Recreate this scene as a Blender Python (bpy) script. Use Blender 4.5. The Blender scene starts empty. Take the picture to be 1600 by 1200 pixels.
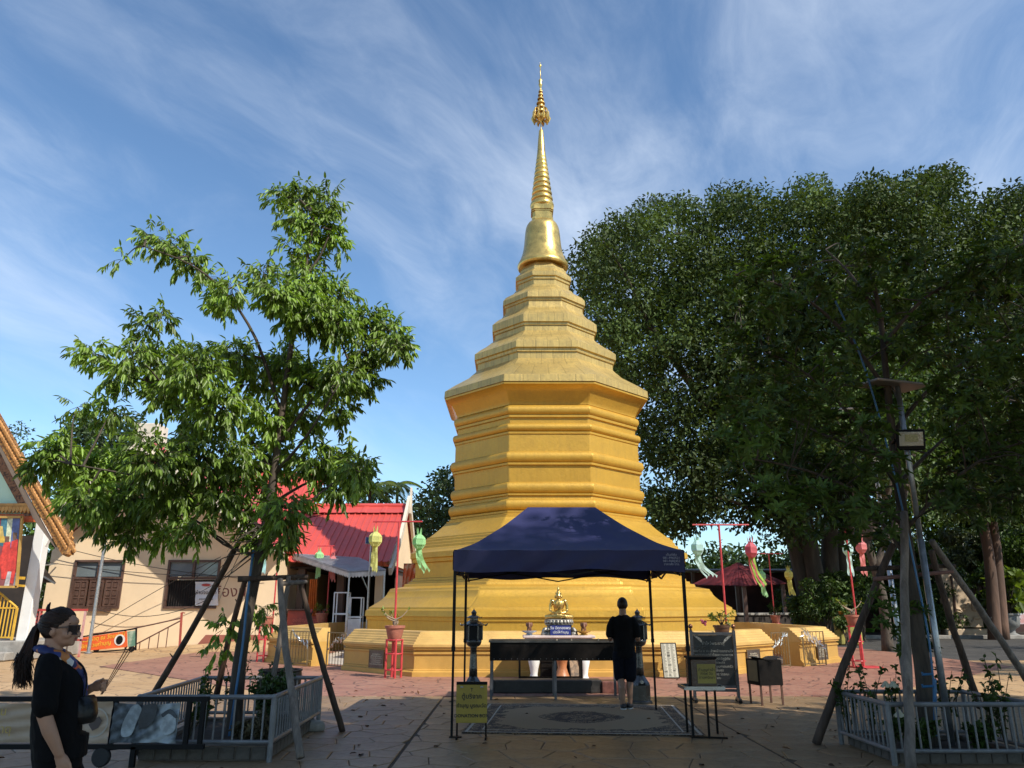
import bpy, bmesh, math, random
import numpy as np
from mathutils import Vector, Matrix, Euler, noise as mnoise
random.seed(7); RNG = np.random.default_rng(11)
sc = bpy.context.scene
COL = sc.collection
PI = math.pi; R = math.radians
# ------------------------------------------------------------------ camera
CAMH, FPX, PIT = 1.6, 1180.0, 16.52
cam_d = bpy.data.cameras.new('camera'); cam = bpy.data.objects.new('camera', cam_d); COL.objects.link(cam)
cam_d.sensor_width = 36; cam_d.lens = 36 * FPX / 1600; cam_d.clip_end = 3000; cam_d.clip_start = .05
cam.location = (0, 0, CAMH); cam.rotation_euler = (R(90 + PIT), 0, 0)
sc.camera = cam
# ------------------------------------------------------------------ light
SUN_AZ, SUN_EL = 50.0, 43.0            # azimuth measured from straight behind the camera towards its right
sd = Vector((math.sin(R(SUN_AZ)) * math.cos(R(SUN_EL)), -math.cos(R(SUN_AZ)) * math.cos(R(SUN_EL)), math.sin(R(SUN_EL))))
sun_d = bpy.data.lights.new('sun', 'SUN'); sun_d.energy = 5.0; sun_d.angle = R(.53); sun_d.color = (1, .94, .83)
sun = bpy.data.objects.new('sun', sun_d); COL.objects.link(sun); sun.location = (20, -20, 40)
sun.rotation_euler = sd.to_track_quat('Z', 'Y').to_euler()
w = bpy.data.worlds.new('World'); sc.world = w; w.use_nodes = True
nt = w.node_tree; nt.nodes.clear()
def N(nt, t, **k):
    n = nt.nodes.new(t)
    for a, b in k.items():
        if a.startswith('_'): setattr(n, a[1:], b)
        else: n.inputs[a.replace('__', ' ')].default_value = b
    return n
def L(nt, a, b): nt.links.new(a, b)
sky = N(nt, 'ShaderNodeTexSky'); sky.sky_type = 'NISHITA'; sky.sun_disc = False
sky.sun_elevation = R(SUN_EL); sky.sun_rotation = math.atan2(sd.x, sd.y)
sky.altitude = 300; sky.air_density = 1.0; sky.dust_density = .25; sky.ozone_density = 1.5
tc = N(nt, 'ShaderNodeTexCoord'); sep = N(nt, 'ShaderNodeSeparateXYZ'); L(nt, tc.outputs['Generated'], sep.inputs[0])
zc = N(nt, 'ShaderNodeMath', _operation='MAXIMUM'); L(nt, sep.outputs[2], zc.inputs[0]); zc.inputs[1].default_value = 0
za = N(nt, 'ShaderNodeMath', _operation='ADD'); L(nt, zc.outputs[0], za.inputs[0]); za.inputs[1].default_value = .22
dv = N(nt, 'ShaderNodeVectorMath', _operation='DIVIDE'); L(nt, tc.outputs['Generated'], dv.inputs[0])
cmb = N(nt, 'ShaderNodeCombineXYZ')
for i in range(3): L(nt, za.outputs[0], cmb.inputs[i])
L(nt, cmb.outputs[0], dv.inputs[1])
vr = N(nt, 'ShaderNodeVectorRotate'); vr.rotation_type = 'Z_AXIS'; vr.inputs['Angle'].default_value = R(24); L(nt, dv.outputs[0], vr.inputs['Vector'])
mp = N(nt, 'ShaderNodeMapping'); mp.inputs['Scale'].default_value = (1.55, .72, 0); mp.inputs['Location'].default_value = (3.1, 1.4, 0)
L(nt, vr.outputs[0], mp.inputs[0])
wn = N(nt, 'ShaderNodeTexNoise', Scale=1.1, Detail=3.0); L(nt, mp.outputs[0], wn.inputs['Vector'])
wmix = N(nt, 'ShaderNodeVectorMath', _operation='MULTIPLY_ADD'); L(nt, wn.outputs['Color'], wmix.inputs[0]); wmix.inputs[1].default_value = (.8, .8, 0); L(nt, mp.outputs[0], wmix.inputs[2])
cn = N(nt, 'ShaderNodeTexNoise', Scale=1.25, Detail=11.0, Roughness=.62); L(nt, wmix.outputs[0], cn.inputs['Vector'])
cn2 = N(nt, 'ShaderNodeTexNoise', Scale=.55, Detail=2.0); L(nt, dv.outputs[0], cn2.inputs['Vector'])
cr = N(nt, 'ShaderNodeMapRange'); cr.interpolation_type = 'SMOOTHSTEP'; L(nt, cn.outputs[0], cr.inputs[0]); cr.inputs[1].default_value = .38; cr.inputs[2].default_value = .76
cr2 = N(nt, 'ShaderNodeMapRange'); L(nt, cn2.outputs[0], cr2.inputs[0]); cr2.inputs[1].default_value = .3; cr2.inputs[2].default_value = .62; cr2.inputs[3].default_value = .35
cm = N(nt, 'ShaderNodeMath', _operation='MULTIPLY'); L(nt, cr.outputs[0], cm.inputs[0]); L(nt, cr2.outputs[0], cm.inputs[1])
cm2 = N(nt, 'ShaderNodeMath', _operation='MULTIPLY'); L(nt, cm.outputs[0], cm2.inputs[0]); cm2.inputs[1].default_value = .58
mixc = N(nt, 'ShaderNodeMix'); mixc.data_type = 'RGBA'; zr = N(nt, 'ShaderNodeMapRange'); zr.interpolation_type = 'SMOOTHSTEP'; L(nt, sep.outputs[2], zr.inputs[0]); zr.inputs[1].default_value = .10; zr.inputs[2].default_value = .46; zr.inputs[3].default_value = .22
cm3 = N(nt, 'ShaderNodeMath', _operation='MULTIPLY'); L(nt, cm2.outputs[0], cm3.inputs[0]); L(nt, zr.outputs[0], cm3.inputs[1]); L(nt, cm3.outputs[0], mixc.inputs[0])
tint = N(nt, 'ShaderNodeMix'); tint.data_type = 'RGBA'; tint.blend_type = 'MULTIPLY'; tint.inputs[0].default_value = 1
L(nt, sky.outputs[0], tint.inputs[6]); tint.inputs[7].default_value = (.84, 1.0, 1.08, 1)
L(nt, tint.outputs[2], mixc.inputs[6]); mixc.inputs[7].default_value = (5.6, 6.2, 7.0, 1)
bg = N(nt, 'ShaderNodeBackground'); L(nt, mixc.outputs[2], bg.inputs[0]); bg.inputs[1].default_value = .15
wo = N(nt, 'ShaderNodeOutputWorld'); L(nt, bg.outputs[0], wo.inputs[0])
sc.view_settings.view_transform = 'Standard'; sc.view_settings.look = 'None'; sc.view_settings.gamma = 1
sc.view_settings.exposure = 0.26; sc.view_settings.use_curve_mapping = False
sc.render.engine = 'CYCLES'
sc.cycles.max_bounces = 6; sc.cycles.transparent_max_bounces = 6; sc.cycles.use_denoising = True
# ------------------------------------------------------------------ photo pixel -> place (1600 x 1200 photograph)
CP, SP = math.cos(R(PIT)), math.sin(R(PIT))
def at(px, py, Y):
    v = py - 600; fw = FPX * CP + v * SP; k = Y / fw
    return Vector(((px - 800) * k, Y, CAMH + (FPX * SP - v * CP) * k))
def gr(px, py, z=0.0):
    v = py - 600; fw = FPX * CP + v * SP; up = FPX * SP - v * CP
    return at(px, py, (z - CAMH) / up * fw)
# ------------------------------------------------------------------ materials
MATS = {}
def mat(name, col, rough=.6, metal=0.0, var=.14, scale=3.0, bump=.08, bscale=45.0, col2=None, spec=.5, stretch=None, island=0.0, trans=0.0, dirt=None, coat=0.0, c2pos=(.42, .66), detail=5.0):
    if name in MATS: return MATS[name]
    m = bpy.data.materials.new(name); m.use_nodes = True; nt = m.node_tree
    b = nt.nodes['Principled BSDF']; out = nt.nodes['Material Output']
    tc = N(nt, 'ShaderNodeTexCoord'); mp = N(nt, 'ShaderNodeMapping'); L(nt, tc.outputs['Object'], mp.inputs[0])
    if stretch: mp.inputs['Scale'].default_value = stretch
    n1 = N(nt, 'ShaderNodeTexNoise', Scale=scale, Detail=detail, Roughness=.6); L(nt, mp.outputs[0], n1.inputs['Vector'])
    r = N(nt, 'ShaderNodeMapRange'); L(nt, n1.outputs[0], r.inputs[0]); r.inputs[1].default_value, r.inputs[2].default_value = c2pos
    mx = N(nt, 'ShaderNodeMix'); mx.data_type = 'RGBA'; L(nt, r.outputs[0], mx.inputs[0])
    c = col; d = col2 or tuple(min(1, x * (1 + var)) for x in col)
    if col2 is None: c = tuple(x * (1 - var) for x in col)
    mx.inputs[6].default_value = (*c, 1); mx.inputs[7].default_value = (*d, 1)
    last = mx.outputs[2]
    if dirt:
        n3 = N(nt, 'ShaderNodeTexNoise', Scale=dirt[1], Detail=8.0, Roughness=.7); L(nt, mp.outputs[0], n3.inputs['Vector'])
        r3 = N(nt, 'ShaderNodeMapRange'); L(nt, n3.outputs[0], r3.inputs[0]); r3.inputs[1].default_value = dirt[2]; r3.inputs[2].default_value = dirt[2] + .16; r3.inputs[4].default_value = dirt[3]
        m3 = N(nt, 'ShaderNodeMix'); m3.data_type = 'RGBA'; L(nt, r3.outputs[0], m3.inputs[0]); L(nt, last, m3.inputs[6]); m3.inputs[7].default_value = (*dirt[0], 1); last = m3.outputs[2]
    if island:
        g = N(nt, 'ShaderNodeNewGeometry'); r4 = N(nt, 'ShaderNodeMapRange'); L(nt, g.outputs['Random Per Island'], r4.inputs[0]); r4.inputs[3].default_value = 1 - island; r4.inputs[4].default_value = 1 + island
        m4 = N(nt, 'ShaderNodeVectorMath', _operation='MULTIPLY'); L(nt, last, m4.inputs[0]); cc = N(nt, 'ShaderNodeCombineXYZ')
        for i in range(3): L(nt, r4.outputs[0], cc.inputs[i])
        L(nt, cc.outputs[0], m4.inputs[1]); last = m4.outputs[0]
    L(nt, last, b.inputs['Base Color'])
    b.inputs['Metallic'].default_value = metal; b.inputs['Specular IOR Level'].default_value = spec; b.inputs['Coat Weight'].default_value = coat
    rr = N(nt, 'ShaderNodeMapRange'); L(nt, n1.outputs[0], rr.inputs[0]); rr.inputs[1].default_value = .3; rr.inputs[2].default_value = .7; rr.inputs[3].default_value = max(.03, rough - .07); rr.inputs[4].default_value = min(1, rough + .09)
    L(nt, rr.outputs[0], b.inputs['Roughness'])
    if bump:
        n2 = N(nt, 'ShaderNodeTexNoise', Scale=bscale, Detail=4.0); L(nt, mp.outputs[0], n2.inputs['Vector'])
        bp = N(nt, 'ShaderNodeBump', Strength=min(1, bump * 4), Distance=.012); L(nt, n2.outputs[0], bp.inputs['Height']); L(nt, bp.outputs[0], b.inputs['Normal'])
    if trans:
        tr = N(nt, 'ShaderNodeBsdfTranslucent'); ms = N(nt, 'ShaderNodeMixShader', Fac=trans)
        hs = N(nt, 'ShaderNodeVectorMath', _operation='MULTIPLY'); L(nt, last, hs.inputs[0]); hs.inputs[1].default_value = (1.5, 1.5, .55)
        L(nt, hs.outputs[0], tr.inputs[0]); L(nt, b.outputs[0], ms.inputs[1]); L(nt, tr.outputs[0], ms.inputs[2]); L(nt, ms.outputs[0], out.inputs[0])
    MATS[name] = m; return m
# ------------------------------------------------------------------ mesh collector
ORG = {}
def tag(o, label=None, cat=None, group=None, kind=None):
    if label: o['label'] = label
    if cat: o['category'] = cat
    if group: o['group'] = group
    if kind: o['kind'] = kind
    return o
def thing(name, label, cat, loc=(0, 0, 0), group=None, kind=None):
    o = bpy.data.objects.new(name, None); o.empty_display_size = .2; COL.objects.link(o)
    o.location = loc; ORG[o.name] = Vector(loc)
    return tag(o, label, cat, group, kind)
def link(name, me, parent=None, loc=(0, 0, 0)):
    o = bpy.data.objects.new(name, me); COL.objects.link(o); o.location = loc
    if parent: o.parent = parent; ORG[o.name] = ORG.get(parent.name, Vector()) + Vector(loc)
    else: ORG[o.name] = Vector(loc)
    return o
def basis(d):
    d = Vector(d).normalized(); a = Vector((0, 0, 1)) if abs(d.z) < .93 else Vector((1, 0, 0))
    x = d.cross(a).normalized(); return x, x.cross(d).normalized(), d
class MB:
    def __init__(s): s.v = []; s.f = []; s.m = []
    def add(s, vs, fs, m=0):
        o = len(s.v); s.v += [tuple(v) for v in vs]; s.f += [tuple(i + o for i in f) for f in fs]; s.m += [m] * len(fs); return s
    def box(s, c, d, rot=None, m=0, bev=0.0):
        x, y, z = d[0] / 2, d[1] / 2, d[2] / 2
        if bev:
            b = min(bev, x * .9, y * .9, z * .9); vs = []; 
            for sx in (-1, 1):
                for sy in (-1, 1):
                    for sz in (-1, 1):
                        vs += [(sx * (x - b), sy * (y - b), sz * z), (sx * (x - b), sy * y, sz * (z - b)), (sx * x, sy * (y - b), sz * (z - b))]
            bm = bmesh.new()
            for v in vs: bm.verts.new(v)
            r = bmesh.ops.convex_hull(bm, input=bm.verts[:]); bmesh.ops.dissolve_limit(bm, angle_limit=.01, verts=bm.verts[:], edges=bm.edges[:])
            bm.verts.index_update(); vs = [v.co.copy() for v in bm.verts]; fs = [[v.index for v in f.verts] for f in bm.faces]; bm.free()
        else:
            vs = [Vector((a, b_, c_)) for a in (-x, x) for b_ in (-y, y) for c_ in (-z, z)]
            fs = [(0, 1, 3, 2), (4, 6, 7, 5), (0, 4, 5, 1), (2, 3, 7, 6), (0, 2, 6, 4), (1, 5, 7, 3)]
        M = (rot if isinstance(rot, Matrix) else Euler(rot).to_matrix()) if rot is not None else None
        vs = [(M @ Vector(v) if M else Vector(v)) + Vector(c) for v in vs]
        return s.add(vs, fs, m)
    def tube(s, pts, r, n=8, m=0, cap=True, flat=1.0):
        pts = [Vector(p) for p in pts]; k = len(pts)
        rs = list(r) if hasattr(r, '__len__') else [r] * k
        vs = []; fs = []; px = None
        for i in range(k):
            d = pts[min(i + 1, k - 1)] - pts[max(i - 1, 0)]
            if d.length < 1e-9: d = Vector((0, 0, 1))
            x, y, d = basis(d)
            if px is not None:
                x = px - d * px.dot(d); x.normalize(); y = x.cross(d)
            px = x
            for j in range(n):
                a = 2 * PI * j / n; vs.append(pts[i] + (x * math.cos(a) + y * math.sin(a) * flat) * rs[i])
        for i in range(k - 1):
            for j in range(n):
                a = i * n + j; b = i * n + (j + 1) % n; fs.append((a, b, b + n, a + n))
        if cap: fs.append(tuple(range(n))[::-1]); fs.append(tuple(range((k - 1) * n, k * n)))
        return s.add(vs, fs, m)
    def bar(s, a, b, wd, h=None, m=0):
        a, b = Vector(a), Vector(b); x, y, d = basis(b - a); h = h or wd
        M = Matrix((x, y, d)).transposed(); return s.box((a + b) / 2, (wd, h, (b - a).length), M, m)
    def lathe(s, prof, n=24, c=(0, 0, 0), a0=0.0, m=0, cap=True, sx=1, sy=1):
        vs = []; fs = []; c = Vector(c)
        for r, z in prof:
            for j in range(n):
                a = a0 + 2 * PI * j / n; vs.append(c + Vector((r * math.cos(a) * sx, r * math.sin(a) * sy, z)))
        for i in range(len(prof) - 1):
            for j in range(n):
                a = i * n + j; b = i * n + (j + 1) % n; fs.append((a, b, b + n, a + n))
        if cap: fs.append(tuple(range(n))[::-1]); fs.append(tuple(range((len(prof) - 1) * n, len(prof) * n)))
        return s.add(vs, fs, m)
    def ell(s, c, r, rot=None, n=16, k=10, m=0):
        if not hasattr(r, '__len__'): r = (r, r, r)
        M = (rot if isinstance(rot, Matrix) else Euler(rot).to_matrix()) if rot is not None else Matrix.Identity(3)
        c = Vector(c); vs = [c + M @ Vector((0, 0, -r[2]))]; fs = []
        for i in range(1, k):
            t = -PI / 2 + PI * i / k
            for j in range(n):
                a = 2 * PI * j / n; vs.append(c + M @ Vector((r[0] * math.cos(t) * math.cos(a), r[1] * math.cos(t) * math.sin(a), r[2] * math.sin(t))))
        vs.append(c + M @ Vector((0, 0, r[2])))
        for j in range(n): fs.append((0, 1 + (j + 1) % n, 1 + j))
        for i in range(k - 2):
            for j in range(n):
                a = 1 + i * n + j; b = 1 + i * n + (j + 1) % n; fs.append((a, b, b + n, a + n))
        e = len(vs) - 1; o = 1 + (k - 2) * n
        for j in range(n): fs.append((o + j, o + (j + 1) % n, e))
        return s.add(vs, fs, m)
    def prism(s, poly, o, ux, uy, depth, m=0):      # polygon in the plane (ux, uy) at o, thickened along ux x uy
        o, ux, uy = Vector(o), Vector(ux), Vector(uy); nn = ux.cross(uy).normalized() * depth; k = len(poly)
        vs = [o + ux * a + uy * b for a, b in poly]; vs += [v + nn for v in vs]
        fs = [tuple(range(k))[::-1], tuple(range(k, 2 * k))] + [(i, (i + 1) % k, (i + 1) % k + k, i + k) for i in range(k)]
        return s.add(vs, fs, m)
    def loft(s, rings, m=0, cap=True, closed=True):
        n = len(rings[0]); vs = [v for r_ in rings for v in r_]; fs = []
        for i in range(len(rings) - 1):
            for j in range(n if closed else n - 1):
                a = i * n + j; b = i * n + (j + 1) % n; fs.append((a, b, b + n, a + n))
        if cap and closed: fs.append(tuple(range(n))[::-1]); fs.append(tuple(range((len(rings) - 1) * n, len(rings) * n)))
        return s.add(vs, fs, m)
    def grid(s, fn, nu, nv, m=0):
        vs = [fn(i / nu, j / nv) for j in range(nv + 1) for i in range(nu + 1)]; q = nu + 1
        return s.add(vs, [(j * q + i, j * q + i + 1, (j + 1) * q + i + 1, (j + 1) * q + i) for j in range(nv) for i in range(nu)], m)
    def mesh(s, name, mats, smooth=False, org=(0, 0, 0), angle=None):
        me = bpy.data.meshes.new(name); o = Vector(org)
        me.from_pydata([(v[0] - o.x, v[1] - o.y, v[2] - o.z) for v in s.v], [], s.f)
        for mm in (mats if isinstance(mats, (list, tuple)) else [mats]): me.materials.append(mm)
        me.polygons.foreach_set('material_index', s.m)
        if smooth or angle: me.polygons.foreach_set('use_smooth', [True] * len(s.f))
        me.update()
        if angle: me.set_sharp_from_angle(angle=R(angle))
        return me
    def build(s, name, mats, parent=None, smooth=False, label=None, cat=None, group=None, kind=None, angle=None):
        if parent is not None:
            return tag(link(name, s.mesh(name, mats, smooth, ORG[parent.name], angle), parent), label, cat, group, kind)
        a = np.array(s.v); lo, hi = a.min(0), a.max(0); org = ((lo[0] + hi[0]) / 2, (lo[1] + hi[1]) / 2, lo[2])
        return tag(link(name, s.mesh(name, mats, smooth, org, angle), None, org), label, cat, group, kind)
def dup(root, loc, rz=None, label=None, group=None):
    r = root.copy(); COL.objects.link(r); r.location = loc; ORG[r.name] = Vector(loc)
    if rz is not None: r.rotation_euler = (0, 0, rz)
    if label: r['label'] = label
    if group: r['group'] = group
    for ch in list(root.children):
        c = ch.copy(); COL.objects.link(c); c.parent = r
        for g in list(ch.children):
            d = g.copy(); COL.objects.link(d); d.parent = c
    return r
def npmesh(name, V, F, mt, smooth=False):           # fast mesh from arrays of equal-sided faces
    me = bpy.data.meshes.new(name); k = F.shape[1]
    me.vertices.add(len(V)); me.vertices.foreach_set('co', V.astype(np.float32).ravel())
    me.loops.add(F.size); me.loops.foreach_set('vertex_index', F.astype(np.int32).ravel())
    me.polygons.add(len(F)); me.polygons.foreach_set('loop_start', np.arange(0, F.size, k, dtype=np.int32))
    if smooth: me.polygons.foreach_set('use_smooth', np.ones(len(F), dtype=bool))
    me.materials.append(mt); me.update(calc_edges=True); return me
def remesh(mb, voxel, sm=4, fac=.5):                # join overlapping closed shapes into one continuous skin
    me = bpy.data.meshes.new('tmp'); me.from_pydata(mb.v, [], mb.f); me.update()
    o = bpy.data.objects.new('tmp', me); COL.objects.link(o)
    md = o.modifiers.new('r', 'REMESH'); md.mode = 'VOXEL'; md.voxel_size = voxel; md.use_smooth_shade = True
    if sm: s2 = o.modifiers.new('s', 'SMOOTH'); s2.iterations = sm; s2.factor = fac
    dg = bpy.context.evaluated_depsgraph_get(); dg.update()
    nm = bpy.data.meshes.new_from_object(o.evaluated_get(dg)); bpy.data.objects.remove(o); bpy.data.meshes.remove(me)
    return nm
def put(me, name, mt, parent, smooth=True):
    me.name = name; me.materials.clear(); me.transform(Matrix.Translation(-ORG[parent.name]))
    for x in (mt if isinstance(mt, (list, tuple)) else [mt]): me.materials.append(x)
    me.polygons.foreach_set('use_smooth', [smooth] * len(me.polygons))
    return link(name, me, parent)
def text(s, size, mt, o, ux, uy, parent, name='lettering', align='CENTER', ext=.002, space=1.0, bold=0.0):
    cu = bpy.data.curves.new('t', 'FONT'); cu.body = s; cu.size = size; cu.align_x = align; cu.align_y = 'CENTER'; cu.extrude = ext; cu.space_line = space; cu.resolution_u = 2; cu.offset = bold
    ob = bpy.data.objects.new('t', cu); COL.objects.link(ob)
    dg = bpy.context.evaluated_depsgraph_get(); dg.update(); me = bpy.data.meshes.new_from_object(ob.evaluated_get(dg))
    bpy.data.objects.remove(ob); bpy.data.curves.remove(cu)
    ux, uy = Vector(ux).normalized(), Vector(uy).normalized(); M = Matrix((ux, uy, ux.cross(uy))).transposed().to_4x4()
    M.translation = Vector(o) - ORG[parent.name]; me.transform(M); me.name = name; me.materials.clear(); me.materials.append(mt)
    return link(name, me, parent)
def inst(me, name, parent, loc, rot=None, scl=None):
    o = bpy.data.objects.new(name, me); COL.objects.link(o); o.parent = parent; o.location = Vector(loc) - ORG[parent.name]
    if rot is not None: o.rotation_euler = rot
    if scl is not None: o.scale = scl
    ORG[o.name] = Vector(loc)
    return o
X3, Y3, Z3 = Vector((1, 0, 0)), Vector((0, 1, 0)), Vector((0, 0, 1))
def rnd(a, b): return random.uniform(a, b)
# ------------------------------------------------------------------ shared palette
def sheet_gold(name, c1, c2, dark, rough, metal, rows, cols, seam=.5, patch=.5):
    m = bpy.data.materials.new(name); m.use_nodes = True; nt = m.node_tree; b = nt.nodes['Principled BSDF']; tc = N(nt, 'ShaderNodeTexCoord'); sp = N(nt, 'ShaderNodeSeparateXYZ'); L(nt, tc.outputs['Object'], sp.inputs[0])
    at_ = N(nt, 'ShaderNodeMath', _operation='ARCTAN2'); L(nt, sp.outputs[1], at_.inputs[0]); L(nt, sp.outputs[0], at_.inputs[1]); cb = N(nt, 'ShaderNodeCombineXYZ'); L(nt, at_.outputs[0], cb.inputs[0]); L(nt, sp.outputs[2], cb.inputs[1])
    br = N(nt, 'ShaderNodeTexBrick', Scale=1.0, Color1=(.72, .72, .72, 1), Color2=(1, 1, 1, 1), Mortar=(.30, .30, .30, 1)); br.inputs['Mortar Size'].default_value = .006; br.inputs['Mortar Smooth'].default_value = .5; br.inputs['Brick Width'].default_value = 2 * PI / cols; br.inputs['Row Height'].default_value = rows; L(nt, cb.outputs[0], br.inputs['Vector'])
    n1 = N(nt, 'ShaderNodeTexNoise', Scale=1.7, Detail=8.0, Roughness=.7); L(nt, tc.outputs['Object'], n1.inputs['Vector'])
    mp = N(nt, 'ShaderNodeMapping'); mp.inputs['Scale'].default_value = (5, 5, .55); L(nt, tc.outputs['Object'], mp.inputs[0]); n2 = N(nt, 'ShaderNodeTexNoise', Scale=2.2, Detail=7.0, Roughness=.72); L(nt, mp.outputs[0], n2.inputs['Vector'])
    n3 = N(nt, 'ShaderNodeTexNoise', Scale=14.0, Detail=6.0, Roughness=.7); L(nt, tc.outputs['Object'], n3.inputs['Vector'])
    def rng(o, a, b_, c=0, d=1): r = N(nt, 'ShaderNodeMapRange'); L(nt, o, r.inputs[0]); r.inputs[1].default_value = a; r.inputs[2].default_value = b_; r.inputs[3].default_value = c; r.inputs[4].default_value = d; return r.outputs[0]
    def mix(f, a, b_, bt='MIX'):
        x = N(nt, 'ShaderNodeMix'); x.data_type = 'RGBA'; x.blend_type = bt
        if isinstance(f, float): x.inputs[0].default_value = f
        else: L(nt, f, x.inputs[0])
        for q, i in ((a, 6), (b_, 7)):
            if isinstance(q, tuple): x.inputs[i].default_value = (*q, 1)
            else: L(nt, q, x.inputs[i])
        return x.outputs[2]
    c = mix(rng(n1.outputs[0], .36, .66), c1, c2); c = mix(seam, c, br.outputs[0], 'MULTIPLY'); c = mix(rng(n2.outputs[0], .47, .70, 0, patch), c, dark); c = mix(rng(n3.outputs[0], .62, .74, 0, patch), c, dark)
    L(nt, c, b.inputs['Base Color']); b.inputs['Metallic'].default_value = metal; L(nt, rng(n3.outputs[0], .3, .7, rough - .1, rough + .14), b.inputs['Roughness'])
    hh = N(nt, 'ShaderNodeMath', _operation='MULTIPLY_ADD'); L(nt, n3.outputs[0], hh.inputs[0]); hh.inputs[1].default_value = .6; L(nt, br.outputs[0], hh.inputs[2]); bp = N(nt, 'ShaderNodeBump', Strength=.5, Distance=.025); L(nt, hh.outputs[0], bp.inputs['Height']); L(nt, bp.outputs[0], b.inputs['Normal'])
    MATS[name] = m; return m
GILT = sheet_gold('gilded_sheet', (.64, .455, .145), (.52, .37, .125), (.25, .185, .085), .42, .45, .62, 40, .5, .6)
GOLD = sheet_gold('gold_paint', (.62, .365, .050), (.54, .315, .047), (.34, .21, .045), .42, .38, 50.0, 8, .10, .28)
GILT2 = mat('gilded_spire', (.66, .46, .14), rough=.30, metal=.75, var=.15, scale=3, bump=.10, bscale=10, dirt=((.25, .18, .07), 5, .6, .6))
RED = mat('red_enamel', (.52, .045, .05), rough=.42, var=.15, scale=6, bump=.03)
BLACKM = mat('black_steel', (.007, .007, .008), rough=.5, var=.2, scale=12, bump=.03, spec=.18)
DARKM = mat('dark_bronze_steel', (.008, .006, .005), rough=.55, metal=0, var=.25, scale=9, bump=.04, spec=.15)
STEEL = mat('stainless_steel', (.42, .41, .40), rough=.28, metal=.9, var=.1, scale=9, bump=.02)
GALV = mat('galvanised_pipe', (.42, .44, .46), rough=.38, metal=.75, var=.14, scale=14, bump=.04)
RAILP = mat('grey_painted_pipe', (.19, .19, .195), rough=.45, metal=.25, var=.14, scale=8, bump=.05, dirt=((.16, .14, .12), 9, .6, .6))
WHITEP = mat('white_plaster', (.70, .69, .66), rough=.75, var=.06, scale=1.5, bump=.06, dirt=((.35, .33, .30), 2.5, .62, .5))
CREAM = mat('cream_plaster', (.76, .58, .375), rough=.8, var=.05, scale=.8, bump=.06, bscale=60, dirt=((.45, .35, .24), 1.1, .62, .35))
CONC = mat('grey_concrete', (.30, .28, .25), rough=.85, var=.2, scale=2.2, bump=.2, bscale=30, dirt=((.12, .11, .10), 2.0, .55, .7))
DWOOD = mat('dark_stained_wood', (.085, .042, .028), rough=.5, var=.25, scale=5, bump=.1, stretch=(1, 1, .15))
POLEW = mat('weathered_timber_pole', (.20, .165, .14), rough=.85, var=.3, scale=6, bump=.35, bscale=24, stretch=(2.2, 2.2, .22), dirt=((.07, .05, .04), 4, .56, .8))
POLED = mat('dark_timber_pole', (.085, .055, .04), rough=.85, var=.35, scale=6, bump=.35, bscale=24, stretch=(2.2, 2.2, .22), dirt=((.03, .02, .015), 4, .56, .8))
BARK = mat('grey_brown_bark', (.075, .058, .044), rough=.9, var=.35, scale=7, bump=.45, bscale=22, stretch=(1.6, 1.6, .35), dirt=((.20, .19, .16), 5, .62, .6))
BARK2 = mat('pale_fig_bark', (.085, .068, .052), rough=.9, var=.35, scale=1.6, bump=.45, bscale=7, stretch=(1.6, 1.6, .3), dirt=((.07, .05, .035), 1.4, .55, .8))
SOIL = mat('dark_soil', (.045, .032, .022), rough=.95, var=.4, scale=12, bump=.5, bscale=40)
TERRA = mat('terracotta', (.36, .13, .085), rough=.7, var=.15, scale=6, bump=.08, dirt=((.45, .33, .27), 5, .6, .5))
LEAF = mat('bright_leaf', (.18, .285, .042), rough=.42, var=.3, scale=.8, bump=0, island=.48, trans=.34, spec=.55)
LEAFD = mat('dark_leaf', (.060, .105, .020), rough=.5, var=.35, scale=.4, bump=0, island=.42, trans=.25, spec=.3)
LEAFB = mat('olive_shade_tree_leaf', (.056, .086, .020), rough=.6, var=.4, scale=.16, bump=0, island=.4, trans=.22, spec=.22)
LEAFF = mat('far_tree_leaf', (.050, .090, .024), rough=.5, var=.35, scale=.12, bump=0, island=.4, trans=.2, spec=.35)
LEAFY = mat('yellow_green_leaf', (.17, .22, .035), rough=.4, var=.25, scale=2, bump=0, island=.35, trans=.35)
REDSHEET = mat('red_metal_roofing', (.56, .078, .060), rough=.42, var=.10, scale=.5, bump=.02, dirt=((.30, .06, .05), .6, .62, .5))
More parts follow.
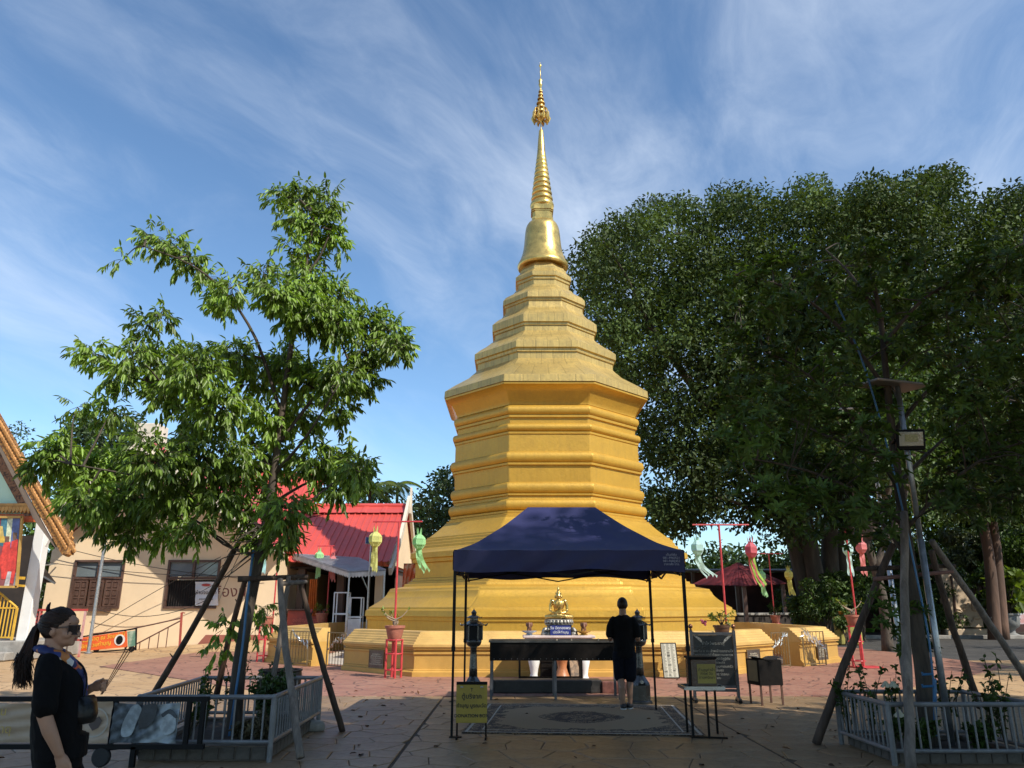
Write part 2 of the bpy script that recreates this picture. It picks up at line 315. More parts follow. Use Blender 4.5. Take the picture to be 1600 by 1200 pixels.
# ================================================================== ground
CX, CY = 1.27, 28.5
def stamped(name, c1, c2, joint, vs=1.7, jw=.03, rough=.62, wear=(.2, .15, .1), wamt=.4):
    m = bpy.data.materials.new(name); m.use_nodes = True; nt = m.node_tree; b = nt.nodes['Principled BSDF']
    tc = N(nt, 'ShaderNodeTexCoord'); g = tc.outputs['Object']
    nz = N(nt, 'ShaderNodeTexNoise', Scale=1.4, Detail=3.0); L(nt, g, nz.inputs['Vector'])
    wv = N(nt, 'ShaderNodeVectorMath', _operation='MULTIPLY_ADD'); L(nt, nz.outputs['Color'], wv.inputs[0]); wv.inputs[1].default_value = (.35, .35, 0); L(nt, g, wv.inputs[2])
    vo = N(nt, 'ShaderNodeTexVoronoi', Scale=vs); vo.feature = 'DISTANCE_TO_EDGE'; L(nt, wv.outputs[0], vo.inputs['Vector'])
    vc = N(nt, 'ShaderNodeTexVoronoi', Scale=vs); L(nt, wv.outputs[0], vc.inputs['Vector'])
    n1 = N(nt, 'ShaderNodeTexNoise', Scale=.55, Detail=7.0, Roughness=.65); L(nt, g, n1.inputs['Vector'])
    n2 = N(nt, 'ShaderNodeTexNoise', Scale=9.0, Detail=6.0, Roughness=.7); L(nt, g, n2.inputs['Vector'])
    r1 = N(nt, 'ShaderNodeMapRange'); L(nt, n1.outputs[0], r1.inputs[0]); r1.inputs[1].default_value = .35; r1.inputs[2].default_value = .68
    mx = N(nt, 'ShaderNodeMix'); mx.data_type = 'RGBA'; L(nt, r1.outputs[0], mx.inputs[0]); mx.inputs[6].default_value = (*c1, 1); mx.inputs[7].default_value = (*c2, 1)
    r2 = N(nt, 'ShaderNodeMapRange'); L(nt, n2.outputs[0], r2.inputs[0]); r2.inputs[1].default_value = .46; r2.inputs[2].default_value = .74; r2.inputs[4].default_value = wamt
    m2 = N(nt, 'ShaderNodeMix'); m2.data_type = 'RGBA'; L(nt, r2.outputs[0], m2.inputs[0]); L(nt, mx.outputs[2], m2.inputs[6]); m2.inputs[7].default_value = (*wear, 1)
    last = m2.outputs[2]
    if joint:
        r3 = N(nt, 'ShaderNodeMapRange'); L(nt, vo.outputs['Distance'], r3.inputs[0]); r3.inputs[1].default_value = jw * .4; r3.inputs[2].default_value = jw
        m3 = N(nt, 'ShaderNodeMix'); m3.data_type = 'RGBA'; L(nt, r3.outputs[0], m3.inputs[0]); m3.inputs[6].default_value = (*joint, 1); L(nt, last, m3.inputs[7]); last = m3.outputs[2]
    L(nt, last, b.inputs['Base Color']); b.inputs['Roughness'].default_value = rough; b.inputs['Specular IOR Level'].default_value = .45
    rr = N(nt, 'ShaderNodeMapRange'); L(nt, n2.outputs[0], rr.inputs[0]); rr.inputs[3].default_value = rough - .16; rr.inputs[4].default_value = rough + .16; L(nt, rr.outputs[0], b.inputs['Roughness'])
    bp = N(nt, 'ShaderNodeBump', Strength=.45, Distance=.015); L(nt, n2.outputs[0], bp.inputs['Height']); L(nt, bp.outputs[0], b.inputs['Normal'])
    return m
TAN = stamped('tan_stamped_concrete', (.43, .265, .125), (.53, .35, .185), (.22, .135, .075), wear=(.27, .18, .10), wamt=.6)
STONEM = stamped('tan_paving', (.21, .130, .066), (.31, .205, .11), None, wear=(.11, .072, .042), wamt=.65, rough=.5)
PINK = stamped('red_stamped_concrete', (.26, .104, .072), (.35, .165, .112), (.15, .075, .055), wear=(.40, .27, .17), wamt=.8, jw=.04)
MORTAR = mat('dark_joint', (.09, .062, .04), rough=.95, var=.3, scale=20, bump=.3)
ASPH = mat('worn_asphalt', (.055, .050, .044), rough=.9, var=.25, scale=1.5, bump=.4, bscale=90, dirt=((.16, .14, .12), .8, .58, .5))
g_ = MB(); g_.add([(-700, -300, -.016), (700, -300, -.016), (700, 1200, -.016), (-700, 1200, -.016)], [(0, 1, 2, 3)])
o = link('ground', g_.mesh('ground', TAN)); tag(o, 'tan stamped concrete courtyard', None, kind='structure')
# red octagonal paving ring round the stupa
rg = MB(); A0, A1 = 13.1, 7.9; k8 = [(math.cos(R(22.5 + 45 * i)) / math.cos(R(22.5)), math.sin(R(22.5 + 45 * i)) / math.cos(R(22.5))) for i in range(8)]
vs = []; fs = []
for a, z in ((A0, -.016), (A0, 0), (A1, 0)): vs += [(CX + a * x, CY + a * y, z) for x, y in k8]
for r_ in range(2):
    for i in range(8): j = (i + 1) % 8; fs.append((r_ * 8 + i, r_ * 8 + j, r_ * 8 + 8 + j, r_ * 8 + 8 + i))
rg.add(vs, fs); o = link('red_pavement', rg.mesh('red_pavement', PINK)); tag(o, 'red stamped concrete ring around the golden stupa', kind='structure')
fl = MB(); fl.add([(CX + (A1 + .01) * x, CY + (A1 + .01) * y, .004) for x, y in k8], [tuple(range(8))])
o = link('terrace_floor', fl.mesh('terrace_floor', mat('pale_terrace_floor', (.46, .40, .33), rough=.7, var=.12, scale=1.2, bump=.08))); tag(o, 'pale floor inside the boundary wall', kind='structure')
asv = MB(); asv.prism([(12.4, 25.6), (60, 27.5), (60, 43.2), (15.2, 43.2), (13.2, 36)], (0, 0, -.016), X3, Y3, .009)
o = link('road', asv.mesh('road', ASPH)); tag(o, 'grey asphalt lane beside the red paving', kind='structure')
kb = MB(); kb.box((38, 43.4, .08), (46, .4, .2), bev=.02); o = link('kerb', kb.mesh('kerb', CONC)); tag(o, 'concrete kerb in front of the garden bed', kind='structure')
gb = MB(); gb.box((38, 55, .02), (46, 22.8, .14)); o = link('garden_bed', gb.mesh('garden_bed', SOIL)); tag(o, 'dark garden bed under the trees', kind='structure')
# individual stamped stones in the foreground
def clip(poly, nx, ny, c):
    out = []
    for i in range(len(poly)):
        a, b = poly[i], poly[(i + 1) % len(poly)]; da = a[0] * nx + a[1] * ny - c; db = b[0] * nx + b[1] * ny - c
        if da <= 0: out.append(a)
        if da * db < 0: t = da / (da - db); out.append((a[0] + (b[0] - a[0]) * t, a[1] + (b[1] - a[1]) * t))
    return out
bed = MB(); bed.add([(-9, 6.6, -.012), (9.5, 6.6, -.012), (9.5, 15.38, -.012), (-9, 15.38, -.012)], [(0, 1, 2, 3)])
paving = link('paving', bed.mesh('paving', MORTAR)); tag(paving, 'crazy paving slab in front of the canopy', kind='structure')
stones = []
for (xa, xb) in ((-9, -1.3), (-1.27, 3.02), (3.05, 9.5)):
    S = .46; pts = []
    nx = max(1, round((xb - xa) / S)); ny = round(8.78 / (S * 1.12))
    for i in range(-1, nx + 1):
        for j in range(-1, ny + 1):
            pts.append((xa + (i + .5 + (.25 if j % 2 else -.25) + rnd(-.36, .36)) * (xb - xa) / nx, 6.6 + (j + .5 + rnd(-.38, .38)) * 8.78 / ny))
    for p in pts:
        poly = [(p[0] - 2, p[1] - 2), (p[0] + 2, p[1] - 2), (p[0] + 2, p[1] + 2), (p[0] - 2, p[1] + 2)]
        for q in pts:
            dx, dy = q[0] - p[0], q[1] - p[1]; d = math.hypot(dx, dy)
            if 1e-6 < d < 2.2: poly = clip(poly, dx / d, dy / d, (dx * (p[0] + q[0]) + dy * (p[1] + q[1])) / 2 / d - rnd(.003, .0062))
            if len(poly) < 3: break
        for (nx_, ny_, c) in ((1, 0, xb - .006), (-1, 0, -xa - .006), (0, 1, 15.375), (0, -1, -6.61)):
            if len(poly) >= 3: poly = clip(poly, nx_, ny_, c)
        if len(poly) < 3: continue
        ar = abs(sum(poly[i][0] * poly[(i + 1) % len(poly)][1] - poly[(i + 1) % len(poly)][0] * poly[i][1] for i in range(len(poly)))) / 2
        if ar > .02: stones.append(poly)
def stone_geo(mb, poly):
    k = len(poly); cx = sum(p[0] for p in poly) / k; cy = sum(p[1] for p in poly) / k
    zt = rnd(-.0022, .0018); ta, tb = rnd(-.004, .004), rnd(-.004, .004); r0 = max(math.hypot(p[0] - cx, p[1] - cy) for p in poly)
    f2 = 1 - .014 / max(r0, .05)
    lo = [(x, y, -.016) for x, y in poly]; mid = [(x, y, -.006 + ta * (x - cx) + tb * (y - cy)) for x, y in poly]
    top = [(cx + (x - cx) * f2, cy + (y - cy) * f2, zt + ta * (x - cx) + tb * (y - cy)) for x, y in poly]
    fs = [tuple(range(2 * k, 3 * k))]
    for r_ in range(2): fs += [(r_ * k + i, r_ * k + (i + 1) % k, r_ * k + k + (i + 1) % k, r_ * k + k + i) for i in range(k)]
    mb.add(lo + mid + top, fs)
def vis_key(poly):
    cx = sum(p[0] for p in poly) / len(poly); cy = sum(p[1] for p in poly) / len(poly)
    return (0 if abs(cx) / max(cy, .1) < .66 and cy > 8.3 else 100) + cy
stones.sort(key=vis_key); rest = MB()
for i, poly in enumerate(stones):
    if i < 298:
        mb = MB(); stone_geo(mb, poly); cx = sum(p[0] for p in poly) / len(poly); cy = sum(p[1] for p in poly) / len(poly)
        link('paving_stone', mb.mesh('paving_stone', STONEM, org=(cx, cy, 0)), paving, (cx, cy, 0))
    else: stone_geo(rest, poly)
o = link('paving_stones', rest.mesh('paving_stones', STONEM), paving); o['kind'] = 'stuff'
# ================================================================== golden stupa
chedi = thing('golden_stupa', 'tall golden octagonal stupa with ringed spire and bell dome', 'stupa', (CX, CY, 0))
def sil(px, py):
    v = py - 600; fw = FPX * CP + v * SP; up = FPX * SP - v * CP; u = px - 800
    a = (CY * u - CX * fw) / (fw + .4142 * u); return a, CAMH + (CY - .4142 * a) * up / fw
def prof(items):
    out = []
    for it in items:
        if it[0] == 't':
            _, xo, y0, y1, xi = it
            for k in range(9):
                t = PI * k / 8; out.append(sil(xi + (xo - xi) * math.sin(t), y0 + (y1 - y0) * (1 - math.cos(t)) / 2))
        elif it[0] == 'c':      # concave sweep between two points
            _, xa, ya, xb, yb, bend = it
            for k in range(7):
                t = k / 6; out.append(sil(xa + (xb - xa) * (t ** bend), ya + (yb - ya) * t))
        else: out.append(sil(it[0], it[1]))
    return out
C8 = math.cos(R(22.5))
def octo(name, items, mt, angle=28):
    p = prof(items); z0 = min(q[1] for q in p); mb = MB()
    mb.lathe([(a / C8, z) for a, z in p[::-1]], 8, (CX, CY, 0), R(22.5)); return mb.build(name, mt, chedi, angle=angle)
# bottom of one part and top of the next overlap by a hair inside
octo('gilded_tier', [(884.4, 424), (884.4, 427), (886, 429), (892.4, 434), (892.4, 440), (890.2, 441.5), (890.2, 445), (888.5, 446), (888.8, 453.5), (893, 455.5), (894, 458)], GILT)
octo('gilded_tier', [(893.4, 456), (896.5, 459.5), (903, 462.5), (909, 465.5), (913.5, 470.5), (914.3, 478), (911.8, 479), (911.8, 482), (910, 483), (910.6, 490), (913, 494), (915, 497)], GILT)
octo('gilded_tier', [(913, 494), (917, 498), (921, 500), (925.5, 503), (932, 508), (932.4, 519), (929.8, 520.3), (929.8, 523.5), (928, 524.5), (928.6, 532), (932, 535), (936, 539)], GILT)
octo('gilded_tier', [(934, 536), (938, 539), (944, 543), (950, 546), (955, 549), (962, 554), (962.4, 563), (959.3, 564.5), (959.3, 569), (957.2, 570), (957.8, 579), (962, 583), (966, 587)], GILT)
octo('gilded_roof', [(962, 583), (966, 586), (972, 591), (980, 595), (988, 599), (997, 603.5), (1004, 607.5), (1011.8, 612), (1013, 622), (1008, 622.4), (1006, 624)], GILT)
octo('cornice', [(1010, 622.2), (1011.6, 622.8), (1011.6, 625.5), (1009.5, 626.5), ('c', 1008.5, 627, 993, 651, .62), (993, 653), (990, 654.2), (990, 656)], GOLD)
octo('drum', [(990.5, 653), (993, 654), ('t', 998.4, 655, 667.5, 994), (995.2, 668), (995.2, 671.5), (992.3, 672.5), (992.3, 680), ('t', 1001, 681, 692.5, 996), (998, 693), (998, 696), (996.6, 697), (998.2, 722), ('t', 1006, 723, 738, 1001), (1003, 738.5), (1003, 741.5), (999.8, 742.5), (1000, 766.5), ('t', 1007, 767.5, 783, 1002), (1004, 783.5), (1004, 786), (1001.3, 787), (1002, 791), ('t', 1011, 792, 808, 1005), (1007.5, 808.5), (1007.5, 811.5), (1006, 812.5), (1006, 815)], GOLD)
octo('sloping_base', [(1006, 811.5), (1010.4, 813), (1010.4, 815.5), (1014.5, 816), (1014.5, 818), ('c', 1016, 818.5, 1043, 840, 1.15), (1046.5, 840.5), (1047, 843), (1050.8, 844), (1051.5, 847.5), (1054, 848.5), (1055, 852.5), (1059.5, 853.5), (1060.3, 857.5), (1063.5, 858.5), (1067, 862), (1074, 865), (1074.8, 873), (1071, 874.5), (1071, 879.5), (1066.5, 881), (1067.8, 904), (1068, 908)], GOLD)
octo('lower_terrace', [(1067.5, 903.5), (1071.6, 904.5), (1072.4, 908), (1077.6, 909), (1078.6, 912), (1085, 913), (1087, 917), (1108.5, 920.5), (1110.6, 924), ('c', 1112, 925, 1141.5, 948, 1.5), (1143.6, 949), (1144.6, 952), (1149, 953.5), (1151, 962), (1148.5, 963.5), (1148.5, 968), (1146.5, 969), (1147.5, 990), (1149.5, 1003), (1152, 1010)], GOLD)
# fill the hidden foot of the terrace down to the floor
ab, zb = sil(1147.5, 990); ft = MB(); ft.lathe([(ab / C8 + .02, 0.0), (ab / C8 + .02, zb + .05)], 8, (CX, CY, 0), R(22.5)); ft.build('footing', GOLD, chedi)
def rz(wpx, py):
    v = py - 600; fw = FPX * CP + v * SP; return CY * wpx / fw, CAMH + CY * (FPX * SP - v * CP) / fw
def rnd_part(name, pts, mt, n=40, angle=35):
    mb = MB(); mb.lathe([rz(*p) for p in pts[::-1]], n, (CX, CY, 0)); return mb.build(name, mt, chedi, angle=angle)
octo('bell_collar', [(875, 414), (879, 418), (882.5, 424), (882.5, 428), (880, 430)], GILT)
rnd_part('bell_dome', [(15, 347), (19.8, 349.6), (22.2, 351.5), (24.2, 354.5), (25.6, 358), (26.6, 363), (27.4, 370), (28.2, 378), (29, 385), (30.2, 392), (32.2, 400), (34.6, 406.5), (36.6, 411), (38.8, 414.6), (39.8, 417.2), (39.6, 419.6), (38, 421.5), (35, 421), (30, 420)], GILT2, 48)
# redented square neck between bell and spire
hk = MB()
for rr_, (ya, yb) in (((16.4, 12.6), (349.5, 346)), ((15.2, 11.2), (346.2, 335.5)), ((16.0, 12.4), (336, 333.5)), ((17.2, 13.4), (333.8, 327.6)), ((16, 12), (327.8, 325.6))):
    wa, z0 = rz(rr_[0], ya); wb, _ = rz(rr_[1], ya); _, z1 = rz(rr_[0], yb)
    hk.box((CX, CY, (z0 + z1) / 2), (2 * wa, 2 * wb, z1 - z0)); hk.box((CX, CY, (z0 + z1) / 2 + .003), (2 * wb, 2 * wa, z1 - z0))
    wc = (wa + wb) / 2; hk.box((CX, CY, (z0 + z1) / 2 - .003), (2 * wc, 2 * wc, z1 - z0))
hk.build('square_neck', GILT2, chedi)
ringy = [325.8, 315.2, 306.4, 298.2, 290.2, 282.4, 274.6, 267, 260, 253.4, 247.2]
for i in range(10):
    ya, yb = ringy[i], ringy[i + 1]; w0 = 18.6 - (325.8 - ya) * .1415; h = ya - yb; s_ = max(.35, 1 - i * .07)
    rnd_part('spire_ring', [(w0 - 3.4 * s_, yb - .4), (w0 - 2.3 * s_, yb + h * .12), (w0 - .9 * s_, yb + h * .32), (w0 - .1 * s_, yb + h * .55), (w0, yb + h * .72), (w0 - .7 * s_, yb + h * .9), (w0 - 2.2 * s_, ya + .2)], GILT2, 28, 50)
rnd_part('spire_cone', [(2.6, 203.4), (3.4, 205), (5.1, 222), (6.4, 238), (7.2, 244.5), (7.6, 246.5), (6.6, 248.5)], GILT2, 24, 50)
fin = rnd_part('finial', [(.25, 97.5), (.5, 100), (2, 102.6), (1.6, 104), (.7, 105), (.8, 123), (2.4, 124.5), (3, 127), (2.2, 129.5), (3.1, 132), (2.4, 134.5), (1.4, 137), (1.2, 140), (1.9, 146), (3.2, 158), (4.8, 169), (6.4, 178), (7.4, 183), (5.5, 187), (1.6, 189), (1.0, 192), (.9, 204.5)], GILT2, 16, 60)
for wq, y in ((3.2, 142.5), (3.9, 148), (5.0, 154), (6.4, 161), (7.8, 168.5), (9.2, 176.5)):
    mb = MB(); mb.lathe([rz(p, q) for p, q in ((wq * .62, y - 2), (wq, y), (wq * 1.06, y + 1.6), (wq * .9, y + 1.4), (wq * .5, y + .6))][::-1], 16, (CX, CY, 0)); mb.build('finial_umbrella', GILT2, fin)
mb = MB()
for k in range(10):
    a = 2 * PI * k / 10; ca, sa = math.cos(a), math.sin(a)
    pts = [(7, 186), (10.5, 186.5), (12.8, 183.5), (11.6, 180), (13.2, 186), (12.0, 190.5)]
    mb.tube([Vector((CX + rz(p, q)[0] * ca, CY + rz(p, q)[0] * sa, rz(p, q)[1])) for p, q in pts], [.05, .07, .06, .03, .07, .03], 5)
    pts = [(9.5, 184), (12, 180), (11.6, 175), (9.6, 171)]
    mb.tube([Vector((CX + rz(p, q)[0] * ca, CY + rz(p, q)[0] * sa, rz(p, q)[1])) for p, q in pts], [.03, .04, .035, .02], 5)
mb.build('finial_crest', GILT2, fin)
# ================================================================== boundary wall (one octagon ring with two gate openings)
WALLM = mat('gold_wall_paint', (.54, .31, .070), rough=.52, metal=.12, var=.10, scale=1.4, bump=.12, bscale=55, dirt=((.30, .19, .07), 1.5, .62, .4))
COPE = mat('pale_gold_coping', (.62, .39, .12), rough=.48, metal=.15, var=.10, scale=1.5, bump=.12, bscale=55, dirt=((.36, .24, .09), 1.8, .6, .4))
bw = thing('boundary_wall', 'low golden octagonal wall with stepped coping around the stupa', 'wall', (CX, CY, 0))
AW = 8.93; TT = math.tan(R(22.5))
WP = [(0.0, 0.0), (0, .10), (.05, .13), (.05, .155), (.08, .17), (.08, .50), (.045, .515), (.045, .555), (.10, .57), (.10, .61), (.03, .625), (.03, .665), (0, .68), (0, .735), (.05, .75), (.07, .79), (.11, .80), (.13, .85), (.17, .86), (.19, .905), (.24, .915), (.26, .965), (.31, .975), (.33, 1.03), (.40, 1.045), (.62, 1.045), (.62, 0)]
def wall_run(name, k, s0, s1, sl, mt, mitre0=False, mitre1=False):
    th = R(-90 + 45 * k); nrm = Vector((math.cos(th), math.sin(th), 0)); tv = Vector((-math.sin(th), math.cos(th), 0)); mb = MB(); rings = []
    for (s, mi, sg) in ((s0, mitre0, -1), (s1, mitre1, 1)):
        ring = []
        for d, z in sl:
            ss = sg * (AW - d) * TT if mi else s
            ring.append(Vector((CX, CY, z)) + nrm * (AW - d) + tv * ss)
        rings.append(ring)
    mb.loft(rings); return mb.build(name, mt, bw)
LOW = WP[:12] + [(.62, .665), (.62, 0)]; CAPP = [(.03, .665)] + WP[12:-1] + [(.62, .665)]
HALF = AW * TT
for k in range(8):
    if k == 1: runs = [(-HALF, -.60, True, False), (1.05, HALF, False, True)]        # right-front side, opening
    elif k == 7: runs = [(-HALF, -1.05, True, False), (.60, HALF, False, True)]       # left-front side
    else: runs = [(-HALF, HALF, True, True)]
    for (a, b, ma, mb_) in runs:
        wall_run('wall_panel', k, a, b, LOW, WALLM, ma, mb_); wall_run('coping', k, a, b, CAPP, COPE, ma, mb_)
def wall_pt(k, s, out, z):
    th = R(-90 + 45 * k); return Vector((CX, CY, z)) + Vector((math.cos(th), math.sin(th), 0)) * (AW + out) + Vector((-math.sin(th), math.cos(th), 0)) * s
# plaques on the wall
PLQ = mat('dark_stone_plaque', (.06, .045, .035), rough=.35, var=.3, scale=8, bump=.03); LETT = mat('pale_letter', (.62, .56, .42), rough=.6, var=.1)
PLQ2 = mat('brown_stone_plaque', (.10, .055, .04), rough=.35, var=.3, scale=8, bump=.03)
def plaque(k, s, wd, m_, lines):
    th = R(-90 + 45 * k); nrm = Vector((math.cos(th), math.sin(th), 0)); tv = Vector((-math.sin(th), math.cos(th), 0))
    mb = MB(); c = wall_pt(k, s, -.06, .335); M = Matrix((tv, nrm, Z3)).transposed(); mb.box(c, (wd, .06, .44), M, bev=.01)
    p = mb.build('plaque', m_, bw)
    fr = MB()
    for (a, b, dx, dz) in ((0, .215, wd + .03, .025), (0, -.215, wd + .03, .025), (wd / 2, 0, .025, .405), (-wd / 2, 0, .025, .405)): fr.box(c + tv * a + Z3 * b + nrm * .012, (dx, .05, dz), M)
    fr.build('plaque_frame', mat('plaque_frame_bronze', (.16, .11, .06), rough=.45, metal=.3), p)
    text(lines, .052, LETT, c + nrm * .0325, tv, Z3, p, ext=.001, space=.92)
TH1 = 'พระธาตุเจดีย์ทอง\nสร้างถวายเป็นพุทธบูชา\nโดยคณะศรัทธาประชาชน\nร่วมกันทำบุญบูรณะ\nขออุทิศส่วนกุศลแด่\nบิดามารดาและญาติทั้งหลาย'
plaque(7, 2.15, .62, PLQ2, TH1)
plaque(1, -1.75, .66, PLQ, TH1)
plaque(1, 2.45, .66, PLQ, TH1)
# gates: steel bars with pressed leaf ornament
GATEM = mat('bronze_gate_pipe', (.24, .17, .09), rough=.4, metal=.6, var=.2, scale=12, bump=.05); SILV = mat('silver_leaf_ornament', (.72, .70, .64), rough=.3, metal=.8, var=.1)
barme = MB().tube([(0, 0, 0), (0, 0, .86)], .009, 6).mesh('bar', GATEM); knob = MB().ell((0, 0, 0), (.018, .018, .022), None, 8, 6).mesh('bar_knob', GATEM)
def gate(a, b, label, flip):
    a, b = Vector(a), Vector(b); a.z = b.z = 0; u = (b - a).normalized(); wd = (b - a).length
    t = thing('metal_gate', label, 'gate', a, 'metal gates in the golden wall')
    mb = MB()
    for p in (a, b): mb.bar(p + Z3 * .02, p + Z3 * .96, .03)
    for z in (.07, .94): mb.bar(a + Z3 * z + u * .015, b + Z3 * z - u * .015, .026)
    mb.build('frame', GATEM, t)
    n_ = 5
    for i in range(n_):
        p = a + u * wd * (i + 1) / (n_ + 1) + Z3 * .08; o = inst(barme, 'bar', t, p)
        for z in (.3, .55): kn = bpy.data.objects.new('bar_knob', knob); COL.objects.link(kn); kn.parent = o; kn.location = (0, 0, z + rnd(-.05, .05))
    lf = MB(); nn = u.cross(Z3)
    for i in range(16):        # branch of long pressed leaves climbing diagonally over the upper half
        f = i / 15; q = (1 - f if flip else f); p = a + u * wd * (.06 + .85 * q) + Z3 * (.56 + .32 * f + rnd(-.05, .05)) + nn * .02
        an = rnd(-.9, .9) + (PI if i % 2 else 0) + (-.6 if flip else .6); d = u * math.cos(an) + Z3 * math.sin(an); s_ = d.cross(nn); ln = rnd(.12, .19)
        lf.add([p, p + d * ln * .35 + s_ * .035 + nn * .015, p + d * ln, p + d * ln * .35 - s_ * .035 + nn * .015, p + d * ln * .4 - nn * .01], [(0, 1, 2), (0, 2, 3), (0, 4, 1), (1, 4, 2), (2, 4, 3), (3, 4, 0)])
        if i: lf.tube([prev, p], .008, 5)
        prev = p
    lf.build('leaf_ornament', SILV, t); return t
gate(wall_pt(7, .56, -.1, 0), wall_pt(7, -.32, -.1, 0), 'metal gate leaf beside the brown plaque, closing the left wall opening', True)
gate(wall_pt(7, -1.07, .06, 0), wall_pt(7, -1.95, .14, 0), 'metal gate leaf folded back flat on the left end of the golden wall', False)
gate(wall_pt(1, -.56, -.1, 0), wall_pt(1, .42, -.1, 0), 'metal gate leaf with silver branch closing the right wall opening', False)
gate(wall_pt(1, 1.0, .06, 0), wall_pt(1, 1.8, .32, 0), 'metal gate leaf swung open in front of the right end plaque', True)
# ================================================================== cream building with open gable (left)
def zy(py, Y): return at(800, py, Y).z
def xx(px, py, Y): return at(px, py, Y).x
BROWN = mat('brown_window_wood', (.10, .055, .04), rough=.5, var=.2, scale=8, bump=.08, stretch=(1, 1, .2))
GLASSW = mat('grey_window_glass', (.16, .19, .20), rough=.12, var=.1, scale=1, bump=0, spec=.8)
TRIM = mat('pale_roof_trim', (.66, .58, .46), rough=.7, var=.08, scale=2, bump=.04, dirt=((.3, .24, .18), 3, .6, .5))
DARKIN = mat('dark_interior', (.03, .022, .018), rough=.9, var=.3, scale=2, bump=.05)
Yb = 33.0
bl = thing('cream_building', 'cream plastered building with open gable, brown shutters and a barred window', 'building', (-15, 36, 0))
w1 = (xx(113, 910, Yb), xx(192, 910, Yb)); w2 = (xx(260, 910, Yb), xx(342, 910, Yb)); zb0, zb1 = zy(951, Yb), zy(875, Yb); XL, XR = xx(66, 950, Yb), xx(432, 950, Yb)
mb = MB(); T = .25; yc = Yb + T / 2
def wl(x0, x1, z0, z1): mb.box(((x0 + x1) / 2, yc, (z0 + z1) / 2), (x1 - x0, T, z1 - z0))
wl(XL, XR, -.02, zb0); wl(XL, w1[0], zb0, zb1); wl(w1[1], w2[0], zb0, zb1); wl(w2[1], XR, zb0, zb1)
Yf = 31.0
apx, lft, rgt = at(224, 684, Yf), at(62, 822, Yf), at(424, 853, Yf)
sl_l = (apx.z - lft.z) / (apx.x - lft.x); sl_r = (apx.z - rgt.z) / (rgt.x - apx.x)
zl = apx.z - (apx.x - XL) * sl_l - .32; zr = apx.z - (XR - apx.x) * sl_r - .32
mb.prism([(XL, zb1), (XR, zb1), (XR, zr), (apx.x, apx.z - .32), (XL, zl)], (0, Yb + T, 0), X3, Z3, T)
mb.build('wall', CREAM, bl)
for xw in (XR - .125, XL + .125): sw = MB(); sw.box((xw, Yb + 6.3, 1.9), (.25, 12, 3.84)); sw.build('side_wall', CREAM, bl)
def slab(p, q, th, y0, y1):
    d = (q - p); n = Vector((-d.z, 0, d.x)).normalized(); n = n if n.z > 0 else -n
    a = [Vector((p.x, y0, p.z)), Vector((q.x, y0, q.z))]; m_ = MB()
    vs = [v + o + Y3 * dy for dy in (0, y1 - y0) for v in a for o in (Vector(), -n * th)]
    m_.add(vs, [(0, 2, 3, 1), (4, 5, 7, 6), (0, 1, 5, 4), (2, 6, 7, 3), (0, 4, 6, 2), (1, 3, 7, 5)]); return m_
e = .002
for (q, nm) in ((lft, 'roof'), (rgt, 'roof')):
    slab(apx, q, .14, Yf + .06, 46).build(nm, REDSHEET, bl)
    slab(apx + Z3 * -.16, q + Z3 * -.16, .05, Yf + .08, Yb - .01).build('soffit', mat('grey_soffit', (.40, .34, .29), rough=.8, var=.1), bl)
    slab(apx + Z3 * .06, q + Z3 * .06, .34, Yf - .06, Yf + .05).build('bargeboard', TRIM, bl)
pc = MB(); c = at(226, 690, Yf - .12); pc.prism([(-.42, -.55), (.42, -.55), (0, .28)], (c.x, Yf - .07, c.z), X3, Z3, .08); pc.build('peak_board', TRIM, bl)
